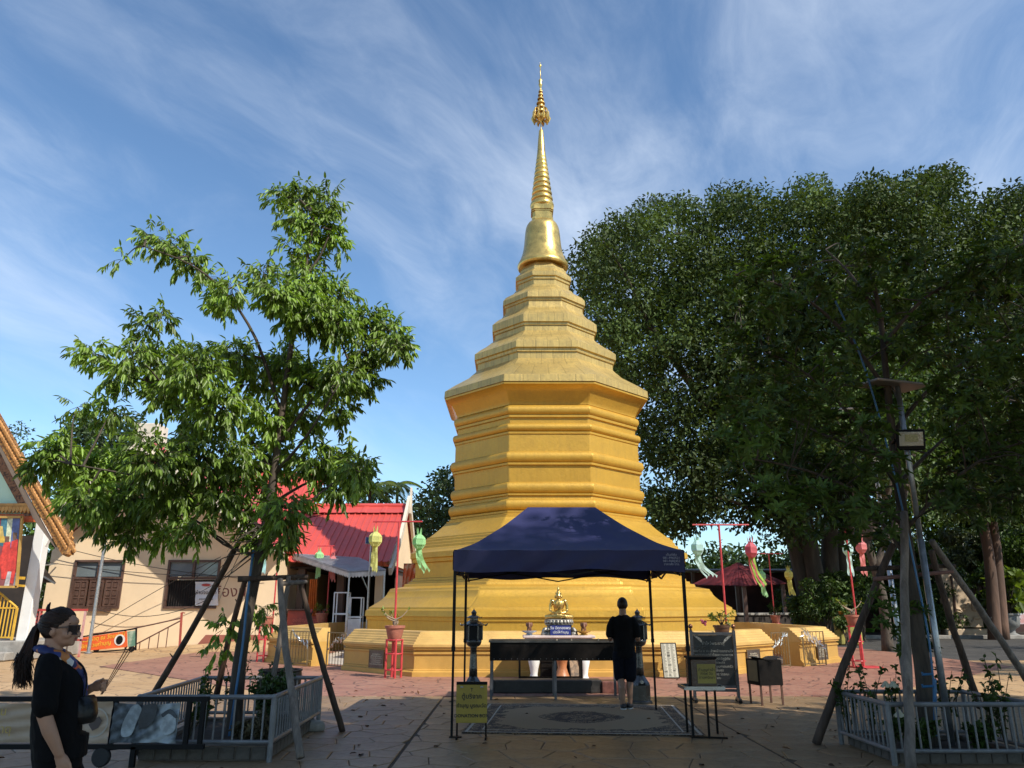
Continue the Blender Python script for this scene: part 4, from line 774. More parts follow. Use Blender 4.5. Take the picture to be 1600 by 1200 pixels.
def rvec(n): v = RNG.normal(size=(n, 3)); return v / np.linalg.norm(v, axis=1, keepdims=True)
def inpoly(x, y, P):
    c = False; n = len(P)
    for i in range(n):
        (x1, y1), (x2, y2) = P[i], P[(i + 1) % n]
        if (y1 > y) != (y2 > y) and x < (x2 - x1) * (y - y1) / (y2 - y1 + 1e-12) + x1: c = not c
    return c
def polyline_at(P, t):
    k = len(P) - 1; f = min(max(t, 0), .9999) * k; i = int(f); return P[i].lerp(P[i + 1], f - i)
def smooth_path(P, sub=4):
    out = []; k = len(P)
    for i in range(k - 1):
        p0, p1, p2, p3 = P[max(i - 1, 0)], P[i], P[i + 1], P[min(i + 2, k - 1)]
        for j in range(sub):
            t = j / sub; out.append(.5 * ((2 * p1) + (p2 - p0) * t + (2 * p0 - 5 * p1 + 4 * p2 - p3) * t * t + (3 * p1 - p0 - 3 * p2 + p3) * t ** 3))
    return out + [P[-1]]
def limb(mb, P, r0, r1, n=7):
    P = smooth_path([Vector(p) for p in P]); k = len(P); mb.tube(P, [r0 + (r1 - r0) * (i / (k - 1)) ** .8 for i in range(k)], n)
    return P
def branch_to(mb, skel, c, r0, n=5, sag=.12):
    q = min(skel, key=lambda s: (s - c).length + max(0, s.z - c.z) * .7); m_ = q.lerp(c, .5) + Vector((rnd(-.1, .1), rnd(-.1, .1), sag * (c - q).length)); 
    P = smooth_path([q, m_, c], 4); mb.tube(P, [r0 + (r0 * .25 - r0) * i / (len(P) - 1) for i in range(len(P))], n, cap=False); return P
# ---- young tree in the left planter: long drooping leaves
def drooping_twig(lv, tw, p, d, n, ll, ww):
    p = Vector(p); d = Vector(d).normalized(); pts = [p.copy()]; st = ll * .30
    for i in range(n):
        d = (d + Vector((0, 0, -.16)) + Vector((rnd(-.1, .1), rnd(-.1, .1), rnd(-.04, .04)))).normalized(); p = p + d * st; pts.append(p.copy())
        if i < 1: continue
        x, y, _ = basis(d)
        for s in (-1, 1):
            if random.random() < .1: continue
            h = (x * s * rnd(.5, .9) + d * rnd(.5, .9) + Vector((0, 0, -rnd(.6, 2.0)))).normalized(); L_ = ll * rnd(.65, 1.15)
            lv.add(p, h, Vector((rnd(-.7, 1.0), rnd(-1.2, .5), rnd(.2, .8))), L_, ww * rnd(.8, 1.2))
    lv.add(p, d, Vector((rnd(-.3, .3), rnd(-.3, .3), 1)), ll, ww)
    tw.tube(pts[::2] if len(pts) > 4 else pts, [.005, .0035, .0025, .002, .002, .002, .002][:len(pts[::2] if len(pts) > 4 else pts)], 3, cap=False)
YL = 10.2
tl = thing('young_tree', 'young tree with bright drooping leaves in the left railed planter', 'tree', gr(368, 1132))
tw = MB(); trunkP = limb(tw, [(at(366, 1138, YL).x, YL, -.05)] + [at(a, b, YL) for a, b in ((370, 1080), (378, 1010), (393, 930), (408, 860), (425, 760), (440, 650), (455, 540), (470, 450), (485, 380), (490, 335))], .105, .014, 10)
skel = trunkP[8:]
for pts, dy in ((((412, 830), (340, 775), (220, 745), (110, 725)), -.7), (((428, 740), (360, 650), (280, 610), (185, 585)), .5), (((440, 650), (400, 530), (350, 455), (295, 412), (225, 385)), -.3), (((438, 690), (500, 610), (560, 555), (612, 535)), .3), (((420, 790), (490, 750), (550, 742)), .6), (((405, 870), (350, 850), (300, 810), (230, 800)), .6), (((430, 740), (480, 680), (530, 600)), -.8), (((410, 840), (450, 800), (480, 790)), -.6), (((470, 440), (500, 400), (520, 350)), .1)):
    P = [at(a, b, YL + dy * i / (len(pts) - 1)) for i, (a, b) in enumerate(pts)]; skel += limb(tw, P, .030, .008, 6)
lv = Leaves()
CL = [(470, 318, 34, 13), (435, 312, 26, 5), (510, 325, 28, 7), (500, 365, 42, 16), (460, 350, 30, 7), (525, 385, 26, 6), (480, 410, 30, 6), (455, 395, 20, 3), (265, 390, 32, 8), (232, 378, 22, 4), (190, 408, 12, 1), (295, 412, 28, 7), (318, 440, 26, 5), (345, 480, 36, 12), (362, 455, 22, 4), (395, 435, 18, 3), (410, 425, 20, 3), (430, 470, 40, 15), (475, 450, 40, 15), (470, 500, 50, 24), (520, 470, 40, 14), (525, 515, 46, 20), (575, 510, 38, 15), (610, 525, 30, 12), (622, 548, 24, 8), (570, 560, 40, 16), (250, 500, 22, 4), (225, 515, 24, 4), (150, 560, 24, 6), (185, 590, 34, 10), (130, 555, 14, 2), (205, 560, 24, 5), (255, 575, 48, 19), (300, 600, 50, 22), (250, 625, 46, 17), (330, 570, 34, 10), (370, 565, 36, 11), (400, 600, 46, 16), (440, 580, 46, 16), (480, 600, 52, 22), (530, 600, 44, 18), (570, 605, 30, 9), (345, 650, 52, 20), (300, 670, 46, 16), (415, 670, 52, 20), (470, 660, 50, 18), (530, 650, 30, 7), (85, 715, 34, 15), (60, 735, 22, 8), (120, 740, 44, 20), (175, 745, 50, 24), (240, 735, 54, 24), (310, 730, 56, 25), (370, 735, 54, 23), (430, 735, 52, 21), (490, 735, 46, 18), (540, 730, 38, 15), (560, 745, 26, 9), (525, 770, 26, 8), (130, 790, 36, 15), (200, 795, 46, 21), (270, 790, 50, 23), (340, 795, 50, 21), (400, 800, 44, 16), (445, 810, 40, 14), (210, 835, 26, 8), (255, 842, 20, 6), (195, 850, 12, 3), (300, 835, 22, 7), (160, 820, 22, 6), (390, 850, 24, 6), (440, 850, 24, 7), (120, 640, 16, 2), (170, 650, 30, 6), (408, 955, 16, 1), (352, 985, 13, 2), (345, 1012, 9, 1), (398, 985, 10, 1)]
for (px, py, rp_, nt_) in CL:
    r_ = rp_ / 1180 * YL; c = at(px, py, YL + rnd(-1, 1) * (.25 + rp_ / 60)); 
    if py < 900: bp = branch_to(tw, skel, c, .014 + rp_ * .00012)
    else: bp = [c]
    for k in range(int(nt_ * 5.6) + 1):
        u = Vector(rvec(1)[0]); st = c + u * r_ * rnd(.0, .6) + Z3 * r_ * .3; d = (u + Vector((0, 0, rnd(-.1, .55)))).normalized()
        drooping_twig(lv, tw, st, d, random.randint(3, 6), rnd(.10, .15), rnd(.030, .042))
for k in range(16):     # bare twigs low on the left and right side
    s0 = at(rnd(385, 420), rnd(820, 870), YL + rnd(-.4, .4)); e0 = at(rnd(270, 360) if k < 11 else rnd(470, 560), rnd(840, 940) if k < 11 else rnd(790, 850), YL + rnd(-.8, .6))
    tw.tube(smooth_path([s0, s0.lerp(e0, .5) + Vector((0, 0, rnd(-.15, .2))), e0], 4), [.012, .01, .009, .008, .006, .005, .004, .003, .002][:9], 4, cap=False)
tw.build('trunk', BARK, tl, smooth=True); link('crown', lv.mesh('crown', LEAF, ORG[tl.name]), tl)
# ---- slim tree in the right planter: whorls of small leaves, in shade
def whorl(lv, p, d, n, ll, ww):
    x, y, d = basis(d); a0 = rnd(0, 6)
    for i in range(n):
        a = a0 + 2 * PI * i / n + rnd(-.3, .3); s = x * math.cos(a) + y * math.sin(a); h = s * rnd(.7, 1.1) + d * rnd(.15, .8) + Vector((0, 0, -.1))
        lv.add(p, h, d + s * -.3, ll * rnd(.7, 1.15), ww * rnd(.8, 1.2))
YR_ = 9.6
tr_ = thing('slim_tree', 'slim tree with whorled small leaves in the right railed planter', 'tree', gr(1446, 1120))
tw = MB(); tP = limb(tw, [(at(1447, 1135, YR_).x, YR_, -.05)] + [at(a, b, YR_) for a, b in ((1444, 1060), (1432, 980), (1425, 900), (1410, 800), (1397, 700), (1386, 600), (1376, 500), (1362, 430), (1350, 385))], .115, .015, 10)
skel = tP[10:]
for pts, dy in ((((1412, 820), (1340, 770), (1260, 735), (1165, 715)), -.6), (((1402, 760), (1330, 650), (1240, 570), (1160, 540)), .5), (((1393, 680), (1450, 610), (1530, 550), (1620, 500)), .4), (((1386, 610), (1310, 510), (1230, 450), (1150, 430)), -.5), (((1412, 830), (1490, 750), (1570, 700), (1660, 680)), -.6), (((1380, 540), (1440, 470), (1520, 420), (1600, 380)), -.3), (((1378, 500), (1330, 430), (1290, 390)), .4), (((1420, 880), (1380, 820), (1330, 800), (1290, 800)), .7), (((1398, 720), (1290, 680), (1210, 640)), 1.0), (((1400, 760), (1470, 690), (1560, 620)), 1.0)):
    P = [at(a, b, YR_ + dy * i / (len(pts) - 1)) for i, (a, b) in enumerate(pts)]; skel += limb(tw, P, .035, .008, 6)
lv = Leaves(); region = [(1135, 560), (1125, 690), (1160, 770), (1230, 790), (1290, 830), (1370, 850), (1400, 800), (1480, 800), (1560, 790), (1720, 760), (1740, 480), (1640, 380), (1520, 400), (1440, 420), (1370, 385), (1300, 400), (1220, 410), (1140, 420), (1150, 490)]
cents = []; tries = 0
while len(cents) < 150 and tries < 6000:
    tries += 1; x, y = rnd(1120, 1740), rnd(380, 850)
    if inpoly(x, y, region) and not (1385 < x < 1475 and 575 < y < 800) and all((x - a) ** 2 + (y - b) ** 2 > 30 ** 2 for a, b in cents): cents.append((x, y))
for (x, y) in cents:
    c = at(x, y, YR_ + rnd(-1.3, 1.3)); branch_to(tw, skel, c, .012, 4)
    for k in range(random.randint(15, 26)):
        p = c + Vector(rvec(1)[0]) * rnd(.05, .33); d = (p - c) + Vector((rnd(-.1, .1), rnd(-.1, .1), rnd(0, .3))); whorl(lv, p, d, random.randint(5, 8), .125, .040)
        if random.random() < .35: tw.tube([c, p], [.005, .003], 3, cap=False)
for (x, y) in ((1385, 950), (1375, 975), (1395, 925), (1400, 985), (1372, 940), (1450, 985), (1452, 1010), (1410, 1010), (1430, 950)):
    c = at(x, y, YR_ + rnd(-.3, .1))
    for k in range(7): whorl(lv, c + Vector(rvec(1)[0]) * rnd(.02, .14), Vector(rvec(1)[0]) + Z3, 6, .10, .032)
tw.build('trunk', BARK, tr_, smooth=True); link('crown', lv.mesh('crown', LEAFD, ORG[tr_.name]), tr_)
# ---- big trees built of leaf clumps
def clump_leaves(lv, c, r, n, ll, ww, flat=.75):
    u = rvec(n); rad = r * (RNG.uniform(0, 1, n) ** .36)[:, None] * RNG.uniform(.85, 1.12, n)[:, None]; B = np.array(c) + u * rad * np.array([1, 1, flat])
    D = u * .6 + rvec(n) * .8 + np.array([0, 0, -.35]); Nn = u * .95 + rvec(n) * .38 + np.array([0, 0, .40]); lv.arr(B, D, Nn, ll * RNG.uniform(.6, 1.25, n), ww * RNG.uniform(.7, 1.25, n))
def big_tree(name, label, Y0, dY, poly, sp, rr, dens, ll, stems, base, mt, bark, group=None, limbs=16, tr0=.5, extra=(), gaps=()):
    t = thing(name, label, 'tree', (base[0], base[1], 0), group); lv = Leaves(); tw = MB(); sk = []
    for st in stems: sk += limb(tw, st, tr0, tr0 * .3, 9)[3:]
    xs = [p[0] for p in poly]; ys = [p[1] for p in poly]; cs = []; tries = 0
    while tries < 5000:
        tries += 1; x, y = rnd(min(xs), max(xs)), rnd(min(ys), max(ys))
        if inpoly(x, y, poly) and all((x - a) ** 2 + (y - b) ** 2 > sp ** 2 for a, b in cs) and all((x - gx) ** 2 + (y - gy) ** 2 > gr_ ** 2 for gx, gy, gr_ in gaps): cs.append((x, y))
    pos = []
    for (x, y) in cs + list(extra):
        for layer in ((-1, -.3), (-.2, .3), (.4, 1)):
            c = at(x + rnd(-8, 8), y + rnd(-8, 8), Y0 + dY * rnd(*layer)); r_ = rnd(*rr); pos.append(c); clump_leaves(lv, c, r_, int(dens * r_ * r_), ll, ll * .48)
    for c in random.sample(pos, min(limbs, len(pos))): sk2 = branch_to(tw, sk, c, tr0 * .22, 5, .05); sk += sk2[2:]
    tw.build('trunk', bark, t, smooth=True); link('crown', lv.mesh('crown', mt, ORG[t.name], .2, .1), t); return t
def A(px, py, Y): return at(px, py, Y)
big_tree('shade_tree', 'huge spreading fig tree with pale multiple trunks right of the stupa', 46, 6.0,
    [(912, 440), (926, 385), (960, 355), (1005, 325), (1080, 325), (1160, 316), (1240, 314), (1320, 330), (1345, 480), (1340, 690), (1290, 780), (1230, 820), (1180, 800), (1120, 800), (1060, 830), (1015, 800), (1010, 700), (985, 600), (950, 540), (925, 490)], 35, (1.1, 2.1), 135, .31,
    [[Vector((A(1272, 975, 46).x, 46, -.1)), A(1245, 860, 46), A(1215, 780, 46), A(1150, 690, 45), A(1080, 600, 44), A(1010, 500, 43)], [Vector((A(1290, 975, 45.5).x, 45.5, -.1)), A(1262, 840, 45.5), A(1245, 740, 45.5), A(1190, 600, 45), A(1120, 450, 45)], [Vector((A(1300, 975, 46).x, 46, -.1)), A(1296, 850, 46), A(1300, 740, 46.5), A(1270, 560, 47), A(1240, 400, 47)], [Vector((A(1315, 975, 46.5).x, 46.5, -.1)), A(1318, 860, 46.5), A(1335, 760, 47), A(1330, 600, 48), A(1310, 420, 48)]],
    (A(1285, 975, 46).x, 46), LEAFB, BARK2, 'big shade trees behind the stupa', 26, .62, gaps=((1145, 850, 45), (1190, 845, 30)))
big_tree('shade_tree', 'broad shade tree with reddish trunk at the far right edge', 42, 5.5,
    [(1335, 345), (1355, 315), (1400, 298), (1470, 292), (1510, 325), (1545, 305), (1600, 300), (1680, 310), (1700, 600), (1690, 740), (1600, 800), (1520, 790), (1440, 770), (1360, 740), (1330, 500)], 35, (1.0, 2.0), 135, .30,
    [[Vector((A(1550, 975, 42).x, 42, -.1)), A(1545, 870, 42), A(1520, 740, 42), A(1500, 600, 42), A(1450, 450, 42)], [Vector((A(1562, 975, 42.3).x, 42.3, -.1)), A(1556, 860, 42.3), A(1545, 740, 42.5), A(1570, 600, 43), A(1600, 420, 43)]],
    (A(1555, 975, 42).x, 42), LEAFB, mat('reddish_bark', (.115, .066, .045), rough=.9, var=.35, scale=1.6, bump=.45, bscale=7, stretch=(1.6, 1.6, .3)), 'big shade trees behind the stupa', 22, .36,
    extra=((1265, 300), (1360, 305), (1425, 288), (1470, 285)))
big_tree('leaning_tree', 'dark leaning tree with forked trunk behind the right lantern pole', 31, 2.4,
    [(1290, 560), (1330, 520), (1420, 540), (1470, 620), (1460, 720), (1400, 760), (1330, 740), (1280, 680)], 36, (.7, 1.1), 110, .26,
    [[Vector((A(1385, 1000, 31).x, 31, -.05)), A(1378, 930, 31), A(1350, 830, 31), A(1330, 740, 31), A(1310, 650, 31)], [A(1368, 890, 31), A(1400, 820, 31.2), A(1420, 740, 31.4), A(1440, 650, 31.5)], [A(1352, 840, 31), A(1385, 780, 30.8), A(1400, 700, 30.6)]],
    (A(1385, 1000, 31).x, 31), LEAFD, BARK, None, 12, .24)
big_tree('bushy_tree', 'sunlit bushy green tree at the right edge behind the urn', 56, 3, [(1540, 760), (1570, 720), (1640, 700), (1720, 720), (1720, 930), (1590, 930), (1550, 860)], 36, (1.1, 1.7), 75, .42, [[Vector((A(1640, 975, 56).x, 56, 0)), A(1630, 800, 56)]], (A(1640, 975, 56).x, 56), mat('fresh_leaf', (.07, .13, .028), rough=.45, var=.35, scale=.2, bump=0, island=.4, trans=.25), BARK, None, 6, .25)
FT = 'trees beyond the courtyard'
big_tree('round_tree', 'round-topped dense tree rising behind the cream gable', 52, 4, [(92, 770), (98, 705), (130, 668), (175, 650), (225, 660), (255, 700), (262, 770)], 34, (1.1, 1.6), 80, .40, [[Vector((A(180, 990, 52).x, 52, 0)), A(178, 860, 52), A(175, 720, 52)]], (A(180, 990, 52).x, 52), LEAFF, BARK, FT, 8, .3)
big_tree('feathery_tree', 'thin feathery tree at the left edge above the temple porch', 44, 3, [(-40, 690), (0, 668), (38, 676), (42, 720), (20, 740), (-40, 740)], 30, (.5, .8), 90, .22, [[Vector((A(-10, 990, 44).x, 44, 0)), A(-5, 860, 44), A(5, 690, 44)]], (A(-10, 990, 44).x, 44), LEAFF, BARK, FT, 10, .14)
big_tree('dark_tree', 'low dark tree between the temple porch and the cream gable', 47, 3, [(55, 800), (75, 770), (110, 765), (140, 790), (140, 960), (40, 960), (40, 860)], 32, (1.0, 1.4), 80, .36, [[Vector((A(90, 990, 47).x, 47, 0)), A(92, 820, 47)]], (A(90, 990, 47).x, 47), LEAFD, BARK, FT, 5, .25)
big_tree('dense_tree', 'dark dense tree between the red roof and the stupa', 58, 4, [(660, 880), (656, 800), (668, 768), (695, 745), (725, 738), (760, 750), (780, 880)], 32, (1.2, 1.7), 80, .42, [[Vector((A(720, 985, 58).x, 58, 0)), A(720, 780, 58)]], (A(720, 985, 58).x, 58), LEAFF, BARK, FT, 5, .3)
big_tree('distant_tree', 'sunlit olive tree far behind the red pavilion roof', 75, 4, [(1035, 930), (1070, 880), (1120, 872), (1175, 880), (1180, 940)], 28, (1.4, 2.0), 40, .55, [[Vector((A(1110, 985, 75).x, 75, 0)), A(1110, 900, 75)]], (A(1110, 985, 75).x, 75), LEAFF, BARK, FT, 4, .3)
big_tree('distant_tree', 'sunlit olive tree far behind the small yellow lantern', 72, 4, [(1170, 930), (1190, 885), (1240, 868), (1310, 878), (1330, 940)], 28, (1.4, 2.0), 40, .55, [[Vector((A(1250, 985, 72).x, 72, 0)), A(1250, 900, 72)]], (A(1250, 985, 72).x, 72), LEAFF, BARK, FT, 4, .3)
big_tree('distant_tree', 'dim tree behind the tangle of poles at the right', 60, 4, [(1300, 930), (1320, 760), (1380, 720), (1500, 700), (1600, 720), (1610, 930)], 32, (1.3, 2.0), 75, .40, [[Vector((A(1430, 985, 60).x, 60, 0)), A(1430, 880, 60)]], (A(1430, 985, 60).x, 60), LEAFD, BARK, FT, 4, .3)
big_tree('distant_tree', 'green tree behind the ridge of the red hall roof', 66, 4, [(535, 830), (545, 790), (575, 770), (610, 778), (640, 800), (650, 830)], 26, (1.1, 1.5), 60, .45, [[Vector((A(590, 985, 66).x, 66, 0)), A(590, 800, 66)]], (A(590, 985, 66).x, 66), LEAFF, BARK, FT, 4, .3)
# palms behind the red roof
def palm(px, py, Y, n, fl, label):
    c = A(px, py, Y); t = thing('palm_tree', label, 'palm tree', (c.x, Y, 0), 'palms behind the red roof'); m_ = MB(); m_.tube([(c.x, Y, 0), (c.x + .1, Y, c.z * .5), c], [.22, .16, .11], 8); m_.build('trunk', BARK, t)
    for i in range(n):
        a = 2 * PI * i / n + rnd(-.25, .25); el = rnd(-.1, 1.1); L_ = fl * rnd(.8, 1.15); h = Vector((math.cos(a), math.sin(a), 0)); lv = Leaves(); m_ = MB(); pts = [c + h * L_ * f * math.cos(el * (1 - f * .6)) + Z3 * L_ * (math.sin(el) * f - .75 * f * f) for f in [k / 10 for k in range(11)]]
        m_.tube(pts, [.03 - .0025 * k for k in range(11)], 4); s = h.cross(Z3)
        for k in range(2, 22):
            p = polyline_at(pts, k / 22); 
            for sg in (-1, 1): lv.add(p, s * sg * .8 + h * .5 + Vector((0, 0, -.45)), Z3, L_ * .30 * (1 - abs(k / 22 - .5)), .10)
        f_ = m_.build('frond', LEAFF, t); link('leaflets', lv.mesh('leaflets', LEAFY if el > .7 else LEAFF, ORG[t.name]), f_).parent_type = 'OBJECT'
palm(621, 757, 60, 11, 1.9, 'tall slim palm with pale fronds above the red hall roof, nearest the stupa'); palm(578, 766, 56, 13, 2.3, 'wide dark palm behind the ridge of the red hall'); palm(604, 768, 62, 9, 1.5, 'short dark palm between the wide palm and the tall slim palm')
# shade trees behind and to the right of the camera (their shade lies on the foreground)
def caster(name, label, cl, trunk, n=60):
    t = thing(name, label, 'tree', trunk, 'tall trees standing behind the viewpoint'); lv = Leaves(); m_ = MB(); sk = limb(m_, [Vector(trunk), Vector(trunk) + Vector((.2, .1, 4)), Vector(cl[0][0]) * .5 + Vector((trunk[0], trunk[1], 8)) * .5, Vector(cl[0][0])], .45, .12)
    for c, r_ in cl: branch_to(m_, sk[2:], Vector(c), .09); clump_leaves(lv, c, r_, int(n * r_ * r_), .42, .24)
    m_.build('trunk', BARK, t, smooth=True); link('crown', lv.mesh('crown', LEAFB, ORG[t.name], .2, .1), t)
def crown(x0, x1, y0, y1, z0, z1, k, r=(1.5, 2.1)): return [((rnd(x0, x1), rnd(y0, y1), rnd(z0, z1 - 1.2)), rnd(*r)) for _ in range(k)]
caster('tall_tree', 'tall tree behind the camera on the left', crown(-.5, 10.5, -5.5, .3, 6.0, 14.4, 84), (2.5, -4.5, 0))
caster('tall_tree', 'tall tree behind the camera to the right', crown(12.5, 17.5, -5.0, .6, 6.5, 20.4, 96), (9.5, -4, 0))
caster('tall_tree', 'tall tree outside the frame on the right', crown(17, 26, -4.0, 1.4, 6.0, 21.6, 110), (17, -3, 0))
caster('tall_tree', 'tall tree shading the asphalt lane', crown(24, 33, 9, 17, 7.0, 15, 42), (28, 13, 0), 50)
caster('tall_tree', 'tall tree shading the garden bed', crown(33, 46, 16, 26, 7.0, 17, 48), (39, 21, 0), 50)

caster('tall_tree', 'unseen tree crown added over the viewpoint to darken the foreground', [((rnd(-6, 13), rnd(-3, 4.4), rnd(8.8, 9.8)), rnd(1.5, 2.0)) for _ in range(110)], (-2.5, -5, 0))  # overhead crown added out of view to block sky light from the foreground
# ================================================================== canopy
NAVY = mat('navy_canopy_cloth', (.018, .020, .085), rough=.62, var=.12, scale=2.5, bump=.05, bscale=14)
cx0, cx1, cy0, cy1 = -.80, 2.36, 10.62, 13.28
cn = thing('gazebo_canopy', 'navy blue pop-up canopy on thin black legs before the altar', 'canopy', ((cx0 + cx1) / 2, (cy0 + cy1) / 2, 0)); mx_ = (cx0 + cx1) / 2; my_ = (cy0 + cy1) / 2; ZE, ZR = 2.36, 3.12; rh = .53
def roofpt(u, v):      # u,v in -1..1 over the plan
    ax = abs(u); ay = abs(v); X = mx_ + u * (cx1 - cx0) / 2; Y = my_ + v * (cy1 - cy0) / 2
    tx = max(0, (abs(X - mx_) - rh) / ((cx1 - cx0) / 2 - rh)); t = max(tx, ay); h = (1 - t); z = ZE + (ZR - ZE) * (h ** 1.28)
    z += .012 * math.sin(u * 11 + v * 5) * h * (1 - h) * 2 - .03 * math.sin(PI * t) * abs(math.sin(2.2 * u + 3 * v)) * .5
    return Vector((X, Y, z))
us = sorted(set([-1 + 2 * i / 30 for i in range(31)] + [-rh / ((cx1 - cx0) / 2), rh / ((cx1 - cx0) / 2)])); vs_ = [-1 + 2 * i / 24 for i in range(25)]
# four separate faces so the hips stay sharp
m_ = MB()
def face(P0, P1, Q0, Q1, n=16, k=14):
    def f(u, v):
        e = P0.lerp(P1, u); r_ = Q0.lerp(Q1, u); p = e.lerp(r_, v); p.z = ZE + (ZR - ZE) * (v ** 1.32); p.z += (-.035 * math.sin(PI * v) * (.5 + .5 * math.sin(u * 9.3 + v * 2)) * math.sin(PI * u)) + .006 * math.sin(u * 31 + v * 17) * (1 - v); return p
    m_.grid(f, n, k)
E = [Vector((cx0, cy0, ZE)), Vector((cx1, cy0, ZE)), Vector((cx1, cy1, ZE)), Vector((cx0, cy1, ZE))]; RA, RB = Vector((mx_ - rh, my_, ZR)), Vector((mx_ + rh, my_, ZR))
face(E[0], E[1], RA, RB, 24); face(E[1], E[2], RB, RB, 14); face(E[2], E[3], RB, RA, 24); face(E[3], E[0], RA, RA, 14)
m_.build('roof_cloth', NAVY, cn, angle=38)
m_ = MB()
for i in range(4):
    P, Q = E[i], E[(i + 1) % 4]; d = (Q - P); nn = d.cross(Z3).normalized()
    def f(u, v, P=P, d=d, nn=nn):
        dp = .275 + .018 * math.sin(u * 7.5 + i) + .01 * math.sin(u * 19); p = P + d * u - Z3 * dp * v; return p + nn * (.012 + .035 * v * math.sin(u * 13 + i * 2) * math.sin(PI * u) + .018 * math.sin(u * 34 + v * 5) * v * math.sin(PI * u))
    m_.grid(f, 60, 8)
m_.build('valance', NAVY, cn, angle=50)
text('เต็นท์พับ\n081-9960521\n081-9603452\nราคาส่ง โทร.', .044, mat('pale_cloth_print', (.36, .36, .42)), (cx1 - .18, cy0 - .045, 2.235), X3, Z3, cn, ext=.001, space=.95)
for x, y in ((cx0 + .02, cy0 + .02), (cx1 - .02, cy0 + .02), (cx1 - .02, cy1 - .02), (cx0 + .02, cy1 - .02)):
    m_ = MB(); m_.box((x, y, 1.72), (.040, .040, 1.3)); m_.box((x, y, .56), (.030, .030, 1.1)); m_.box((x + (.05 if x < 0 else .05), y, .008), (.16, .09, .012)); m_.box((x, y, 1.08), (.05, .05, .06)); m_.build('leg', BLACKM, cn)
m_ = MB()
for P, Q in ((E[0], E[1]), (E[1], E[2]), (E[2], E[3]), (E[3], E[0])):
    inw = (Vector((mx_, my_, ZE)) - (P + Q) / 2).normalized() * .07; P = P + inw; Q = Q + inw; d = Q - P; k = 2
    for i in range(k):
        a, b = P + d * i / k, P + d * (i + 1) / k; m_.bar(a - Z3 * .05, b - Z3 * .33, .02); m_.bar(a - Z3 * .33, b - Z3 * .05, .02)
for e_, r_ in ((E[0], RA), (E[1], RB), (E[2], RB), (E[3], RA)): m_.bar(e_ - Z3 * .06, Vector((r_.x, r_.y, ZR - .45)), .02)
m_.build('scissor_frame', BLACKM, cn)
# ================================================================== carpet
def carpet_mat():
    m = bpy.data.materials.new('patterned_carpet'); m.use_nodes = True; nt = m.node_tree; b = nt.nodes['Principled BSDF']; tc = N(nt, 'ShaderNodeTexCoord'); sp_ = N(nt, 'ShaderNodeSeparateXYZ'); L(nt, tc.outputs['Object'], sp_.inputs[0])
    def mth(op, a, b_=None, c=None):
        n = N(nt, 'ShaderNodeMath', _operation=op)
        for i, q in enumerate((a, b_, c)):
            if q is None: continue
            if isinstance(q, (int, float)): n.inputs[i].default_value = q
            else: L(nt, q, n.inputs[i])
        return n.outputs[0]
    ax = mth('ABSOLUTE', sp_.outputs[0]); ay = mth('ABSOLUTE', sp_.outputs[1]); ux = mth('DIVIDE', ax, 1.62); uy = mth('DIVIDE', ay, 1.62); mxx = mth('MAXIMUM', ux, uy)
    vo = N(nt, 'ShaderNodeTexVoronoi', Scale=9.0); L(nt, tc.outputs['Object'], vo.inputs['Vector']); wv = N(nt, 'ShaderNodeTexNoise', Scale=5.5, Detail=4.0); L(nt, tc.outputs['Object'], wv.inputs['Vector'])
    vein = mth('ABSOLUTE', mth('SUBTRACT', mth('FRACT', mth('MULTIPLY', wv.outputs[0], 11.0)), .5)); ara = mth('GREATER_THAN', mth('ADD', vein, mth('MULTIPLY', vo.outputs['Distance'], .5)), .42)
    scal = mth('MULTIPLY', mth('SINE', mth('MULTIPLY', mth('ADD', ax, ay), 16.0)), .035)
    border = mth('GREATER_THAN', mth('ADD', mxx, scal), .74); line = mth('LESS_THAN', mth('ABSOLUTE', mth('SUBTRACT', mxx, .955)), .012); line2 = mth('LESS_THAN', mth('ABSOLUTE', mth('SUBTRACT', mxx, .83)), .007)
    el = mth('SQRT', mth('ADD', mth('POWER', mth('DIVIDE', ax, .62), 2.0), mth('POWER', mth('DIVIDE', ay, .62), 2.0))); ela = mth('ADD', el, mth('MULTIPLY', scal, 1.6)); med = mth('LESS_THAN', ela, 1.0); ring = mth('LESS_THAN', mth('ABSOLUTE', mth('SUBTRACT', ela, .62)), .07)
    cor = mth('GREATER_THAN', mth('ADD', mth('ADD', ux, uy), scal), 1.22)
    pat = mth('MULTIPLY', mth('MAXIMUM', mth('MAXIMUM', border, med), cor), ara); pat = mth('MAXIMUM', pat, mth('MAXIMUM', ring, 0))
    m1 = N(nt, 'ShaderNodeMix'); m1.data_type = 'RGBA'; L(nt, pat, m1.inputs[0]); m1.inputs[6].default_value = (.30, .205, .115, 1); m1.inputs[7].default_value = (.045, .030, .022, 1)
    m2 = N(nt, 'ShaderNodeMix'); m2.data_type = 'RGBA'; L(nt, mth('MAXIMUM', line, line2), m2.inputs[0]); L(nt, m1.outputs[2], m2.inputs[6]); m2.inputs[7].default_value = (.42, .37, .30, 1)
    L(nt, m2.outputs[2], b.inputs['Base Color']); b.inputs['Roughness'].default_value = .95; bp = N(nt, 'ShaderNodeBump', Strength=.4, Distance=.006); nn = N(nt, 'ShaderNodeTexNoise', Scale=220.0); L(nt, tc.outputs['Object'], nn.inputs['Vector']); L(nt, nn.outputs[0], bp.inputs['Height']); L(nt, bp.outputs[0], b.inputs['Normal']); return m
m_ = MB()
def cf(u, v): return Vector((-1.6 + 3.2 * u, -1.6 + 3.2 * v, .012 + .003 * math.sin(u * 17) * math.sin(v * 11)))
m_.grid(cf, 16, 16); top_n = len(m_.v)
